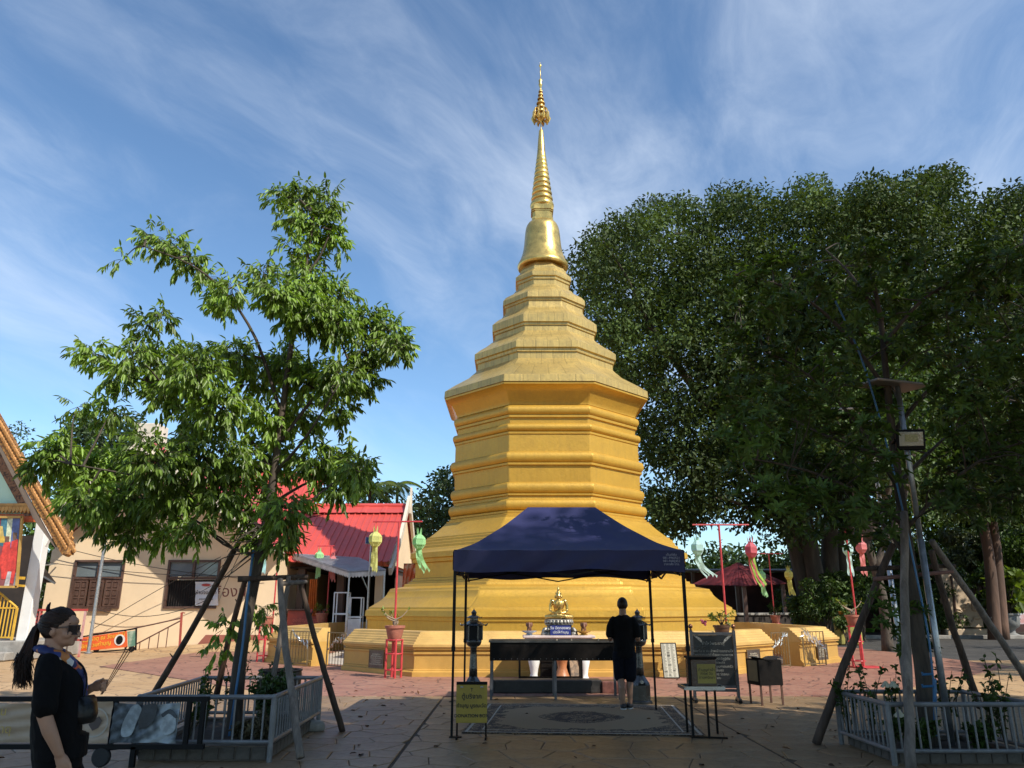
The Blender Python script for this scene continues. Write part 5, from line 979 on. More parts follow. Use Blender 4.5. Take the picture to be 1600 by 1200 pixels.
m_.box((0, 0, .004), (3.2, 3.2, .008)); o = link('carpet', m_.mesh('carpet', carpet_mat()), None, (1.05, 12.42, .004)); o.rotation_euler = (0, 0, R(-4.5)); tag(o, 'large beige patterned carpet spread under the canopy', 'carpet')
# ================================================================== oil lamp trough, bench, altar table
YT = 14.8; xa, xb = -.41, 2.0
tb = thing('lamp_trough', 'long dark metal candle trough on legs in front of the altar', 'trough', ((xa + xb) / 2, YT + .35, 0)); m_ = MB(); zt = 1.0
m_.box(((xa + xb) / 2, YT, .835), (xb - xa, .03, .33)); m_.box(((xa + xb) / 2, YT + .7, .835), (xb - xa, .03, .33)); m_.box((xa + .015, YT + .35, .835), (.03, .67, .33)); m_.box((xb - .015, YT + .35, .835), (.03, .67, .33)); m_.box(((xa + xb) / 2, YT + .35, .72), (xb - xa - .06, .67, .03)); m_.build('tray', DARKM, tb)
m_ = MB()
for y in (YT - .02, YT + .72): m_.bar((xa - .02, y, 1.005), (xb + .02, y, 1.005), .035)
for x in (xa - .005, xb + .005): m_.bar((x, YT, 1.006), (x, YT + .7, 1.006), .035)
m_.build('rim', mat('dull_steel_rim', (.12, .11, .10), rough=.35, metal=.5), tb)
for x in (xa + .03, (xa + xb) / 2, xb - .03):
    for y in (YT + .02, YT + .68): m_ = MB(); m_.box((x, y, .335), (.045, .045, .67)); m_.build('leg', mat('grey_steel_leg', (.12, .12, .13), rough=.4, metal=.4), tb)
m_ = MB()
for i in range(22): m_.ell((xa + .08 + i * .107, YT - .017, .70), (.008, .006, .008), None, 6, 4)
m_.build('rivet', STEEL, tb)
for i in range(9):
    m_ = MB(); x = xa + .2 + i * .26 + rnd(-.05, .05); m_.lathe([(.012, .735), (.012, .99 + rnd(-.05, .06))], 8, (x, YT + rnd(.2, .5), 0)); m_.build('candle', mat('pale_wax', (.6, .5, .35), rough=.5), tb)
bc = thing('steel_bench', 'small dark steel frame standing behind the candle trough', 'bench', (.75, 16.5, 0)); m_ = MB(); x0, x1, yb_ = at(812, 1060, 16.4).x, at(909, 1060, 16.4).x, 16.4
for x in (x0, x1):
    for y in (yb_, yb_ + .4): m_.bar((x, y, 0), (x, y, .75), .04)
for y in (yb_, yb_ + .4): m_.bar((x0, y, .22), (x1, y, .22), .035); m_.bar((x0, y, .74), (x1, y, .74), .035)
m_.build('frame', DARKM, bc); m_ = MB(); m_.box(((x0 + x1) / 2, yb_ + .2, .765), (x1 - x0 + .06, .48, .02)); m_.build('top', DARKM, bc)
st = thing('stone_step', 'low dark stone step on the paving between trough and altar', 'step', (.8, 15.95, 0)); x0, x1 = at(765, 1085, 15.9).x, at(940, 1085, 15.9).x; m_ = MB(); m_.box(((x0 + x1) / 2, 16.1, .12), (x1 - x0, .45, .24), bev=.015); m_.build('dark_block', mat('dark_granite', (.03, .027, .025), rough=.5, var=.3, scale=8), st); m_ = MB(); x2 = at(978, 1085, 15.9).x; m_.box(((x1 + x2) / 2 + .004, 16.08, .11), (x2 - x1, .5, .22), bev=.015); m_.build('red_block', mat('red_granite', (.16, .06, .045), rough=.5, var=.3, scale=8), st)
ALT = mat('pink_white_marble', (.62, .50, .46), rough=.4, var=.12, scale=3); YA = 18.5; xa2, xb2 = at(817, 992, YA).x, at(930, 992, YA).x; xm = (xa2 + xb2) / 2; ZA = .985
al = thing('altar_table', 'pale pink altar table with white baluster legs below the seated statue', 'table', (xm, YA + .35, 0)); m_ = MB(); m_.box((xm, YA + .35, ZA - .03), (xb2 - xa2, .8, .06), bev=.015); m_.box((xm, YA + .35, ZA - .095), (xb2 - xa2 - .1, .7, .07), bev=.02); m_.box((xm, YA + .35, ZA - .15), (xb2 - xa2 - .22, .6, .05), bev=.015); m_.build('top', ALT, al)
for x in (xa2 + .26, xb2 - .26):
    for y in (YA + .13, YA + .57): m_ = MB(); m_.lathe([(.12, 0), (.125, .03), (.09, .06), (.075, .12), (.095, .25), (.13, .40), (.125, .50), (.085, .60), (.075, .66), (.11, .74), (.12, .84)], 16, (x, y, 0)); m_.build('leg', WHITEP, al, smooth=True)
jr = thing('painted_jar', 'orange painted jar with dark spots under the altar table', 'jar', (at(878, 1050, YA).x, YA - .05, 0)); m_ = MB(); m_.lathe([(.19, .04), (.20, .06), (.17, .10), (.13, .2), (.10, .3), (.12, .42), (.16, .5), (.15, .54), (.13, .55)], 20, (at(878, 1050, YA).x, YA - .1, 0)); m_.build('body', mat('orange_spotted_glaze', (.42, .16, .06), rough=.4, var=.1, scale=9, dirt=((.05, .03, .02), 13, .6, .9)), jr, smooth=True); m_ = MB(); m_.lathe([(.2, 0), (.2, .05)], 20, (at(878, 1050, YA).x, YA - .1, 0)); m_.build('foot', TERRA, jr)
bx = thing('black_box', 'black slatted box pushed under the altar table', 'box', (xm + .1, YA + .45, 0)); m_ = MB(); m_.box((xm - .05, YA + .45, .36), (.75, .4, .72), bev=.02); m_.build('body', BLACKM, bx)
for i in range(6): m_ = MB(); m_.box((xm - .05, YA + .24, .08 + i * .115), (.72, .025, .07)); m_.build('slat', DARKM, bx)
gp = thing('leaning_picture', 'dark framed picture leaning under the right end of the altar table', 'picture', (xb2 - .45, YA + .1, 0)); m_ = MB(); m_.box((xb2 - .45, YA + .08, .27), (.36, .03, .5), (R(-14), 0, R(20))); m_.build('frame', DARKM, gp); m_ = MB(); m_.box((xb2 - .452, YA + .058, .27), (.3, .01, .44), (R(-14), 0, R(20))); m_.build('print', mat('sepia_print', (.22, .14, .08), var=.6, scale=9), gp)
# ------------------------------------------------------------------ seated Buddha statue
BRASS = mat('polished_brass', (.62, .43, .14), rough=.27, metal=.9, var=.15, scale=7, bump=.03, dirt=((.20, .13, .05), 9, .6, .5)); SILG = mat('aged_silver_base', (.36, .34, .30), rough=.4, metal=.6, var=.3, scale=10, bump=.15, dirt=((.12, .10, .08), 12, .55, .7))
bx_ = at(875, 990, YA).x; by_ = YA + .36
bu = thing('seated_statue', 'brass seated meditating statue with flame finial on a silver lotus base', 'statue', (bx_, by_, ZA))
O = Vector((bx_, by_, ZA)); m_ = MB()
def ov(prof_, n=36, ex=1.0, ey=.72): m_.lathe([(r_, z) for r_, z in prof_], n, O, 0, 0, True, ex, ey)
ov([(.42, 0), (.43, .035), (.40, .06), (.37, .07), (.335, .12), (.30, .15), (.285, .19), (.30, .215), (.335, .225), (.335, .25), (.30, .265), (.33, .30), (.34, .345), (.32, .36), (.30, .362)])
m_.build('lotus_base', SILG, bu, angle=40)
m_ = MB()
for k in range(22):
    a = 2 * PI * k / 22; c = O + Vector((.325 * math.cos(a), .234 * math.sin(a), .305)); m_.ell(c, (.045, .022, .05), Euler((R(-14), 0, a - PI / 2 + PI)), 8, 6)
    c = O + Vector((.35 * math.cos(a + .14), .252 * math.sin(a + .14), .11)); m_.ell(c, (.052, .03, .06), Euler((R(20), 0, a + .14 - PI / 2 + PI)), 8, 6)
m_.build('lotus_petal', SILG, bu, smooth=True)
m_ = MB()
for s in (-1, 1): m_.tube([O + Vector((s * .37, -.12, 0)), O + Vector((s * .36, -.15, .1)), O + Vector((s * .31, -.17, .17))], [.07, .055, .03], 8); m_.ell(O + Vector((s * .33, -.18, .03)), (.09, .05, .05))
m_.build('base_foot', SILG, bu, smooth=True)
B0 = O + Vector((0, 0, .36)); m_ = MB()
def P_(x, y, z): return B0 + Vector((x, y, z))
m_.ell(P_(0, .0, .055), (.20, .14, .065))
for s in (-1, 1):
    m_.tube([P_(s * .10, .03, .07), P_(s * .24, -.02, .055), P_(s * .295, -.07, .05)], [.085, .068, .052], 12); m_.ell(P_(s * .295, -.07, .05), .052)
    m_.tube([P_(s * .295, -.07, .05), P_(s * .15, -.145, .06), P_(-s * .06, -.155, .065 + .02 * s)], [.052, .046, .036], 12); m_.ell(P_(-s * .08, -.15, .068 + .02 * s), (.06, .032, .028))
    m_.tube([P_(s * .160, .01, .405), P_(s * .198, .005, .30), P_(s * .200, -.005, .20)], [.046, .036, .031], 12); m_.ell(P_(s * .15, .01, .405), .058); m_.ell(P_(s * .200, -.005, .2), .031)
    m_.tube([P_(s * .200, -.005, .2), P_(s * .15, -.10, .155), P_(s * .05, -.14, .14)], [.031, .027, .022], 10); m_.ell(P_(s * .02, -.145, .135), (.06, .035, .02))
    m_.tube([P_(s * .078, .005, .545), P_(s * .084, .005, .51), P_(s * .078, .005, .475)], [.012, .016, .014], 8)
    for k in range(4): m_.tube([P_(s * .0, -.155 - .006 * k, .142 + .004 * k), P_(-s * .055, -.16 - .006 * k, .138 + .004 * k)], .008, 6)
m_.loft([[P_(.92 * a * math.cos(t * 2 * PI / 24), .01 + b * math.sin(t * 2 * PI / 24), z) for t in range(24)] for a, b, z in ((.14, .10, .05), (.125, .088, .14), (.118, .082, .19), (.135, .092, .27), (.158, .102, .34), (.165, .095, .39), (.13, .075, .425), (.06, .05, .445))])
m_.tube([P_(0, .01, .42), P_(0, .005, .485)], [.052, .044], 14); m_.ell(P_(0, 0, .53), (.068, .075, .088)); m_.ell(P_(0, -.012, .50), (.052, .058, .05)); m_.tube([P_(0, -.07, .55), P_(0, -.083, .518)], [.008, .015], 8); m_.ell(P_(0, -.066, .492), (.022, .012, .008))
for s in (-1, 1): m_.ell(P_(s * .028, -.066, .54), (.018, .01, .006))
m_.ell(P_(0, .008, .585), (.066, .07, .05)); m_.ell(P_(0, .005, .632), (.042, .042, .035))
me = remesh(m_, .0075, 3); put(me, 'body', BRASS, bu)
m_ = MB(); m_.lathe([(.03, .655), (.026, .67), (.03, .685), (.022, .705), (.014, .73), (.005, .76), (.001, .785)], 10, B0 + Vector((0, .005, 0))); m_.build('flame_finial', BRASS, bu, smooth=True)
m_ = MB()
for k in range(90):
    t = math.asin(rnd(-.05, .98)); a = rnd(0, 2 * PI); y = math.cos(t) * math.sin(a)
    if y < -.35 and t < .5: continue
    m_.ell(P_(.067 * math.cos(t) * math.cos(a), .008 + .071 * math.cos(t) * math.sin(a), .585 + .05 * math.sin(t)), .0085, None, 6, 4)
m_.build('hair_curl', BRASS, bu, smooth=True)
m_ = MB(); m_.tube([P_(.09, -.055, .405), P_(.03, -.098, .33), P_(-.04, -.092, .24), P_(-.09, -.07, .15)], .007, 6); m_.tube([P_(-.045, -.075, .42), P_(-.05, -.1, .33), P_(-.055, -.088, .2)], [.016, .016, .014], 6, flat=.4); m_.build('robe_hem', BRASS, bu, smooth=True)
# blue sign, trays with elephants
sg = thing('blue_sign', 'small blue sign with white Thai lettering before the statue base', 'sign', (at(876, 995, YA).x, YA + .05, ZA)); c = at(876, 987, YA + .05); m_ = MB(); m_.box((c.x, YA + .05, ZA + .115), (.49, .03, .22), (R(-8), 0, 0)); m_.build('board', mat('blue_board', (.025, .035, .17), rough=.35, var=.05), sg); m_ = MB()
for a, b, w_, h_ in ((0, .118, .51, .016), (0, -.118, .51, .016), (.252, 0, .016, .24), (-.252, 0, .016, .24)): m_.box((c.x + a, YA + .045 + b * .14, ZA + .118 + b), (w_, .034, h_), (R(-8), 0, 0))
m_.build('frame', DARKM, sg); wl_ = mat('white_letter', (.75, .76, .78)); text('วัน ปิดทองพระ', .085, wl_, (c.x, YA + .038, ZA + .165), X3, (0, .14, 1), sg); text('เปิดให้ทำบุญ', .075, wl_, (c.x, YA + .022, ZA + .07), X3, (0, .14, 1), sg)
for px, lb, bm_ in ((827, 'brown elephant figurine on the blue white bowl left of the statue', mat('blue_white_bowl', (.35, .40, .48), rough=.25, var=.4, scale=14)), (912, 'brown elephant figurine on the golden tray right of the statue', mat('golden_tray', (.50, .28, .06), rough=.3, metal=.4))):
    x = at(px, 985, YA + .2).x; y = YA + .2
    tr = thing('offering_bowl', lb.replace('brown elephant figurine on the', '').strip().replace('left', 'standing left').replace('right', 'standing right'), 'bowl', (x, y, ZA), 'bowls on the altar table'); m_ = MB(); m_.lathe([(.09, 0), (.10, .01), (.06, .025), (.07, .04), (.15, .075), (.185, .095), (.18, .10), (.13, .07), (.05, .06)], 20, (x, y, ZA)); m_.build('bowl', bm_, tr, smooth=True)
    ef = thing('elephant_figurine', lb, 'figurine', (x, y, ZA + .07), 'elephant figurines on the altar'); m_ = MB(); z = ZA + .07
    for sx in (-.035, .035):
        for sy in (-.04, .05): m_.tube([(x + sx, y + sy, z), (x + sx, y + sy, z + .09)], [.024, .022], 8)
    m_.ell((x, y + .005, z + .13), (.062, .085, .06)); m_.ell((x, y - .07, z + .175), (.042, .045, .05)); m_.tube([(x, y - .1, z + .17), (x, y - .125, z + .11), (x, y - .12, z + .05), (x, y - .135, z + .03)], [.02, .016, .012, .009], 8)
    for s in (-1, 1): m_.ell((x + s * .055, y - .055, z + .17), (.035, .01, .05), (0, 0, s * .5)); m_.tube([(x + s * .02, y - .105, z + .14), (x + s * .03, y - .14, z + .13)], [.007, .003], 6)
    me = remesh(m_, .006, 2); put(me, 'body', mat('carved_brown_wood', (.20, .085, .045), rough=.5, var=.3, scale=20), ef)
# white list board leaning on the wall
lb_ = thing('list_board', 'white board of black printed lists leaning against the golden wall', 'board', at(1047, 1060, 18.9)); x = at(1047, 1040, 19.2).x; M = Euler((R(-17), 0, 0)).to_matrix(); m_ = MB(); c = Vector((x, 19.2, .40)); m_.box(c, (.36, .015, .8), M, bev=.006)
m_.build('sheet', mat('cream_sheet', (.50, .47, .37), rough=.7, var=.06), lb_); m_ = MB()
for r_ in range(30):
    x_ = -.16
    while x_ < .15:
        w_ = rnd(.05, .088); w_ = min(w_, .16 - x_); z_ = .375 - r_ * .0255; h_ = .0085 if random.random() < .93 else .021; m_.box(c + M @ Vector((x_ + w_ / 2, -.0085, z_)), (w_, .002, h_), M); x_ += .105
q_ = m_.build('printed_rows', mat('black_letter', (.02, .018, .015), rough=.6), lb_); q_['kind'] = 'stuff'
m_ = MB()
for a, b, w_, h_ in ((0, .4, .38, .02), (0, -.4, .38, .02), (.18, 0, .02, .82), (-.18, 0, .02, .82)): m_.box(c + M @ Vector((a, 0, b)), (w_, .025, h_), M)
m_.build('frame', DARKM, lb_)
# ================================================================== lantern-shaped donation posts
CHR = mat('dark_chromed_post', (.10, .095, .09), rough=.22, metal=.75, var=.2, scale=6)
def lamp_post(x, y, label):
    t = thing('lantern_post', label, 'lantern post', (x, y, 0), 'lantern-shaped metal posts under the canopy')
    m_ = MB(); m_.lathe([(.20, 0), (.20, .03), (.17, .05), (.17, .30), (.155, .34), (.085, .44), (.075, .46)], 8, (x, y, 0), R(22.5)); m_.build('foot', CHR, t)
    m_ = MB(); m_.lathe([(.075, .45), (.07, .6), (.06, .80), (.055, .93), (.075, .95)], 12, (x, y, 0)); m_.build('column', CHR, t, smooth=True)
    m_ = MB(); m_.lathe([(.03, .935), (.09, .95), (.125, .98), (.14, 1.02), (.145, 1.06)], 16, (x, y, 0)); m_.build('bowl', CHR, t, smooth=True)
    m_ = MB(); m_.lathe([(.15, 1.06), (.155, 1.07), (.15, 1.29), (.16, 1.30)], 6, (x, y, 0), R(0)); bd = m_.build('lamp_body', BLACKM, t)
    m_ = MB()
    for k in range(6): a = PI / 3 * k; m_.box((x + .152 * math.cos(a), y + .152 * math.sin(a), 1.18), (.022, .022, .24), (0, 0, a))
    m_.build('corner_bar', CHR, bd)
    m_ = MB(); m_.lathe([(.205, 1.30), (.215, 1.305), (.15, 1.345), (.085, 1.385), (.075, 1.39)], 6, (x, y, 0)); m_.lathe([(.075, 1.388), (.075, 1.425), (.125, 1.43), (.13, 1.437), (.08, 1.465), (.04, 1.48), (.045, 1.50), (.05, 1.525), (.03, 1.55), (.008, 1.575), (.001, 1.60)], 12, (x, y, 0)); rf = m_.build('roof', CHR, t)
    m_ = MB()
    for k in range(6): a = PI / 3 * k; m_.tube([(x + .2 * math.cos(a), y + .2 * math.sin(a), 1.305), (x + .235 * math.cos(a), y + .235 * math.sin(a), 1.315), (x + .25 * math.cos(a), y + .25 * math.sin(a), 1.345)], [.02, .015, .004], 6); m_.tube([(x + .12 * math.cos(a), y + .12 * math.sin(a), 1.432), (x + .15 * math.cos(a), y + .15 * math.sin(a), 1.45)], [.012, .004], 6)
    m_.build('eave_hook', CHR, rf); m_ = MB(); m_.lathe([(.03, 0), (.03, .02)], 12); inst(m_.mesh('padlock_disc', STEEL), 'padlock_disc', t, (x, y - .155, .36), (R(90), 0, 0)); return t
p = at(739, 1075, 14.1); lamp_post(p.x, 14.1, 'dark lantern-shaped metal post behind the yellow sign'); p = at(1002, 1098, 14.3); lamp_post(p.x, 14.3, 'dark lantern-shaped metal post half hidden by the standing man')
# yellow donation sign
ys = thing('donation_sign', 'yellow donation box sign on thin legs at the left canopy post', 'sign', (at(737, 1150, 10.5).x, 10.5, 0)); x = at(737, 1100, 10.5).x; YSN = mat('yellow_sign_paint', (.36, .25, .03), rough=.5, var=.12, scale=3, dirt=((.2, .13, .03), 5, .6, .5)); m_ = MB(); m_.box((x, 10.5, .42), (.40, .03, .46), bev=.005); m_.build('board', YSN, ys)
for s in (-1, 1): m_ = MB(); m_.bar((x + s * .185, 10.52, .03), (x + s * .185, 10.52, .67), .022); m_.bar((x + s * .185, 10.40, .015), (x + s * .185, 10.64, .015), .022); m_.build('leg', DARKM, ys)
m_ = MB(); m_.bar((x - .2, 10.5, .665), (x + .2, 10.5, .665), .035)
m_.build('top_rail', DARKM, ys)
for s in (-1, 1): m_ = MB(); m_.ell((x + s * .13, 10.478, .62), (.022, .008, .010)); m_.build('clip', STEEL, ys)
for s_, z, t_ in (('T', .585, .06), ('ตู้บริจาค', .505, .080), ('ทำบุญ บูรณะวัด', .395, .062), ('DONATION BOX', .275, .056)): text(s_, t_, mat('black_letter', (.02, .018, .015), rough=.6), (x, 10.482, z), X3, Z3, ys, ext=.001, bold=.0012)
# black sign board on castors
Yk = 14.4; xk0, xk1 = at(1087, 1098, Yk).x, at(1154, 1098, Yk).x; bk = thing('chant_board', 'tall black chant board with white Thai lines on a steel stand', 'board', ((xk0 + xk1) / 2, Yk, 0)); xm_ = (xk0 + xk1) / 2; rot = R(-6); M = Euler((0, 0, rot)).to_matrix(); ex = M @ X3; eyk = M @ Y3; C0 = Vector((xm_, Yk, 0)); hw = (xk1 - xk0) / 2
m_ = MB(); m_.box(C0 + Z3 * .70, (2 * hw - .06, .03, .86), M); m_.build('panel', mat('black_panel', (.012, .012, .013), rough=.3, var=.2), bk)
m_ = MB()
for s in (-1, 1): m_.bar(C0 + ex * s * hw + Z3 * .03, C0 + ex * s * hw + Z3 * 1.21, .05)
for z in (.20, .26, 1.155): m_.bar(C0 - ex * hw + Z3 * z, C0 + ex * hw + Z3 * z, .045)
for s in (-1, 1): m_.bar(C0 + ex * s * hw - eyk * .18 + Z3 * .06, C0 + ex * s * hw + eyk * .18 + Z3 * .06, .045)
m_.build('frame', mat('dark_steel_frame', (.10, .10, .11), rough=.3, metal=.6), bk)
for s in (-1, 1):
    m_ = MB(); m_.lathe([(.012, 1.21), (.03, 1.22), (.012, 1.235), (.036, 1.255), (.042, 1.28), (.03, 1.31), (.002, 1.325)], 12, C0 + ex * s * hw); m_.build('ball_finial', mat('copper_ball', (.28, .12, .06), rough=.25, metal=.7), bk, smooth=True)
    for q in (-1, 1): m_ = MB(); m_.lathe([(.03, -.015), (.035, 0), (.03, .015)], 10); inst(m_.mesh('castor', BLACKM), 'castor', bk, C0 + ex * s * hw + eyk * q * .17 + Z3 * .033, (R(90), 0, rot))
    m_ = MB(); arc = [(s * (hw - .04), 1.12), (s * (hw - .20), 1.12)] + [(s * (hw - .04 - .16 * math.cos(t)), .98 + .14 * math.sin(t)) for t in [PI / 2 - k * PI / 12 for k in range(1, 7)]]
    if s < 0: arc = arc[::-1]
    m_.prism(arc, C0 - eyk * .0155, ex, Z3, .004); m_.build('corner_ornament', mat('grey_filigree', (.28, .27, .24), rough=.5, var=.5, scale=40), bk)
wt = mat('off_white_letter', (.24, .235, .21)); text('คำไหว้พระธาตุ', .072, wt, C0 - eyk * .018 + Z3 * .985, ex, Z3, bk, ext=.001); text('ตั้งนะโม ๓ จบ ข้าพเจ้าขอกราบไหว้\nพระธาตุเจดีย์ ด้วยความเคารพ\nอิมัสมิง ฐาเน สุปะติฏฐิตัง\nวันทามิ สัพพะทา\nขอให้ข้าพเจ้าพร้อมครอบครัว\nอยู่เย็นเป็นสุข\nเจริญด้วยอายุ วรรณะ\nสุขะ พละ', .058, wt, C0 - eyk * .018 + Z3 * .63, ex, Z3, bk, ext=.001, space=1.12)
# note box on a tray stand, dark box on legs
nb = thing('note_box', 'brown donation box with yellow paper note on a grey tray stand', 'donation box', (at(1100, 1155, 10.6).x, 10.75, .60)); xn = at(1101, 1060, 10.6).x; m_ = MB(); m_.box((xn, 10.78, .78), (.34, .30, .34), bev=.01); m_.build('body', mat('brown_acrylic', (.09, .045, .025), rough=.25, var=.2), nb); m_ = MB(); m_.box((xn, 10.78, .965), (.37, .33, .03), bev=.006); m_.build('lid', DARKM, nb); m_ = MB(); m_.box((xn + .035, 10.626, .77), (.24, .004, .24)); nn_ = m_.build('note', mat('yellow_note', (.36, .27, .06), rough=.6), nb); text('ทำบุญค่าน้ำ\nค่าไฟ วัด\nตามศรัทธา', .048, mat('black_letter', (.02, .018, .015)), (xn + .035, 10.622, .77), X3, Z3, nn_, ext=.001)
ns = thing('tray_stand', 'grey tray stand on thin legs by the right canopy post', 'stand', (xn, 10.75, 0)); m_ = MB(); m_.box((xn - .02, 10.75, .585), (.52, .42, .02)); 
for a, b, w_, d_ in ((0, -.21, .52, .015), (0, .21, .52, .015), (.26, 0, .015, .42), (-.26, 0, .015, .42)): m_.box((xn - .02 + a, 10.75 + b, .60), (w_, d_, .04))
m_.build('tray', STEEL, ns)
for sx, sy in ((.0, -.19), (-.2, .17), (.2, .17)): m_ = MB(); m_.bar((xn + sx, 10.75 + sy, 0), (xn + sx, 10.75 + sy, .575), .026); m_.build('leg', DARKM, ns)
m_ = MB(); m_.bar((xn - .2, 10.6, .012), (xn + .22, 10.5, .012), .02); m_.build('foot_bar', DARKM, ns)
kb_ = thing('dark_box', 'dark open-topped metal box on four legs beside the chant board', 'donation box', (at(1202, 1103, 13.9).x, 14.1, 0)); xk = at(1202, 1060, 13.9).x; M = Euler((0, 0, R(14))).to_matrix(); C0 = Vector((xk, 14.15, 0)); m_ = MB()
for a, b, w_, d_ in ((0, -.2, .44, .02), (0, .2, .44, .02), (.21, 0, .02, .38), (-.21, 0, .02, .38)): m_.box(C0 + M @ Vector((a, b, .53)), (w_, d_, .42), M)
m_.box(C0 + Z3 * .34, (.42, .38, .02), M); m_.build('body', DARKM, kb_)
m_ = MB(); 
def flap(u, v): return C0 + M @ Vector((-.24 + .48 * u, -.22 + .44 * v, .755 + .035 * math.sin(u * 7 + 1) - .03 * abs(v - .5)))
m_.grid(flap, 10, 4); m_.build('bag_lining', mat('black_plastic_bag', (.02, .018, .016), rough=.35), kb_, smooth=True); m_ = MB(); m_.box(C0 + M @ Vector((-.222, 0, .55)), (.006, .3, .34), M); m_.build('side_paper', mat('tan_card', (.22, .15, .07), rough=.7), kb_)
for sx in (-.2, .2):
    for sy in (-.18, .18): m_ = MB(); p = C0 + M @ Vector((sx, sy, 0)); m_.bar(p, p + Z3 * .34, .03); m_.build('leg', mat('rusty_leg', (.09, .04, .025), rough=.6, var=.3), kb_)
# ================================================================== pot stands, poles, lanterns at the wall corners
legm = MB().tube([(0, 0, 0), (0, 0, .80)], .028, 8).mesh('leg', RED)
def pot_stand(x, y, h, label, foot=False):
    t = thing('pot_stand', label, 'pot stand', (x, y, 0), 'red pot stands around the wall')
    for a in (20, 110, 200, 290): inst(legm, 'leg', t, (x + .19 * math.cos(R(a)), y + .19 * math.sin(R(a)), 0), None, (1, 1, h / .8))
    m_ = MB()
    for z, r_ in ((h - .02, .2), (h * .62, .195), (.18, .195)): m_.tube([(x + r_ * math.cos(2 * PI * k / 24), y + r_ * math.sin(2 * PI * k / 24), z) for k in range(25)], .016, 6)
    m_.build('hoop', RED, t)
    if foot: m_ = MB(); m_.box((x + .15, y - .1, .02), (.75, .55, .04), bev=.01); m_.build('foot_plate', RED, t)
    return t
def potted(x, y, z, label, kind, s=1.0, pm=TERRA):
    t = thing('potted_plant', label, 'potted plant', (x, y, z)); m_ = MB(); m_.lathe([(.13 * s, 0), (.15 * s, .02 * s), (.20 * s, .22 * s), (.215 * s, .30 * s), (.24 * s, .305 * s), (.245 * s, .36 * s), (.225 * s, .365 * s), (.21 * s, .33 * s), (.02, .32 * s)], 24, (x, y, z)); m_.build('pot', pm, t, angle=40); m_ = MB(); lv = Leaves(); B = Vector((x, y, z + .32 * s))
    if kind == 'desert_rose':
        for e_ in ((-.28, -.05, .33), (.30, .0, .42), (-.12, .1, .30), (-.34, .05, .42), (.05, -.1, .2)):
            e_ = Vector(e_); P = smooth_path([B + e_ * .05, B + Vector((e_.x * -.15, e_.y, e_.z * .35)), B + Vector((e_.x * .55, e_.y, e_.z * .62)), B + e_], 3); m_.tube(P, [.03 - .024 * k / (len(P) - 1) for k in range(len(P))], 7)
            for k in range(7 if e_.x < 0 else 2): lv.add(B + e_ + Vector(rvec(1)[0]) * .04, Vector(rvec(1)[0]) + Z3 * .6, Vector(rvec(1)[0]) + Z3, .10, .04)
        m_.build('stem', mat('pale_stem', (.34, .25, .17), rough=.7, var=.2), t, smooth=True); link('leaves', lv.mesh('leaves', LEAFY, ORG[t.name]), t)
    else:
        for k in range(9):
            a = rnd(0, 6.3); e_ = Vector((math.cos(a) * rnd(.1, .38), math.sin(a) * rnd(.1, .25), rnd(.08, .42))); P = smooth_path([B, B + Vector((e_.x * .4, e_.y * .4, e_.z * .7)), B + e_], 3); m_.tube(P, [.012, .01, .009, .008, .007, .005, .004][:len(P)], 5)
            for q in range(9): whorl(lv, B + e_ * rnd(.6, 1.05), e_, 2, .11 * s, .035 * s)
        m_.build('stem', BARK, t); link('leaves', lv.mesh('leaves', LEAFY if kind == 'yellow' else LEAFD, ORG[t.name]), t); m_ = MB()
        if kind == 'yellow':
            for k in range(8): m_.ell(B + Vector((-.42 + rnd(-.06, .06), rnd(-.05, .05), .10 + rnd(-.06, .08))), (.03, .02, .03))
            m_.build('flower', mat('pink_flower', (.45, .08, .12), rough=.6), t)
    return t
def t_pole(x, y, py_top, pxa, pxb, label, ya=None, yb=None):
    zt = at(800, py_top, y).z; t = thing('lantern_pole', label, 'lantern pole', (x, y, 0), 'red T-shaped lantern poles'); m_ = MB(); m_.tube([(x, y, 0), (x, y, zt)], .026, 8); m_.build('pole', RED, t); a, b = at(pxa, py_top, ya or y), at(pxb, py_top, yb or y); a.z = b.z = zt; m_ = MB(); m_.tube([a, b], .02, 8); m_.build('crossbar', RED, t); return a, b, zt
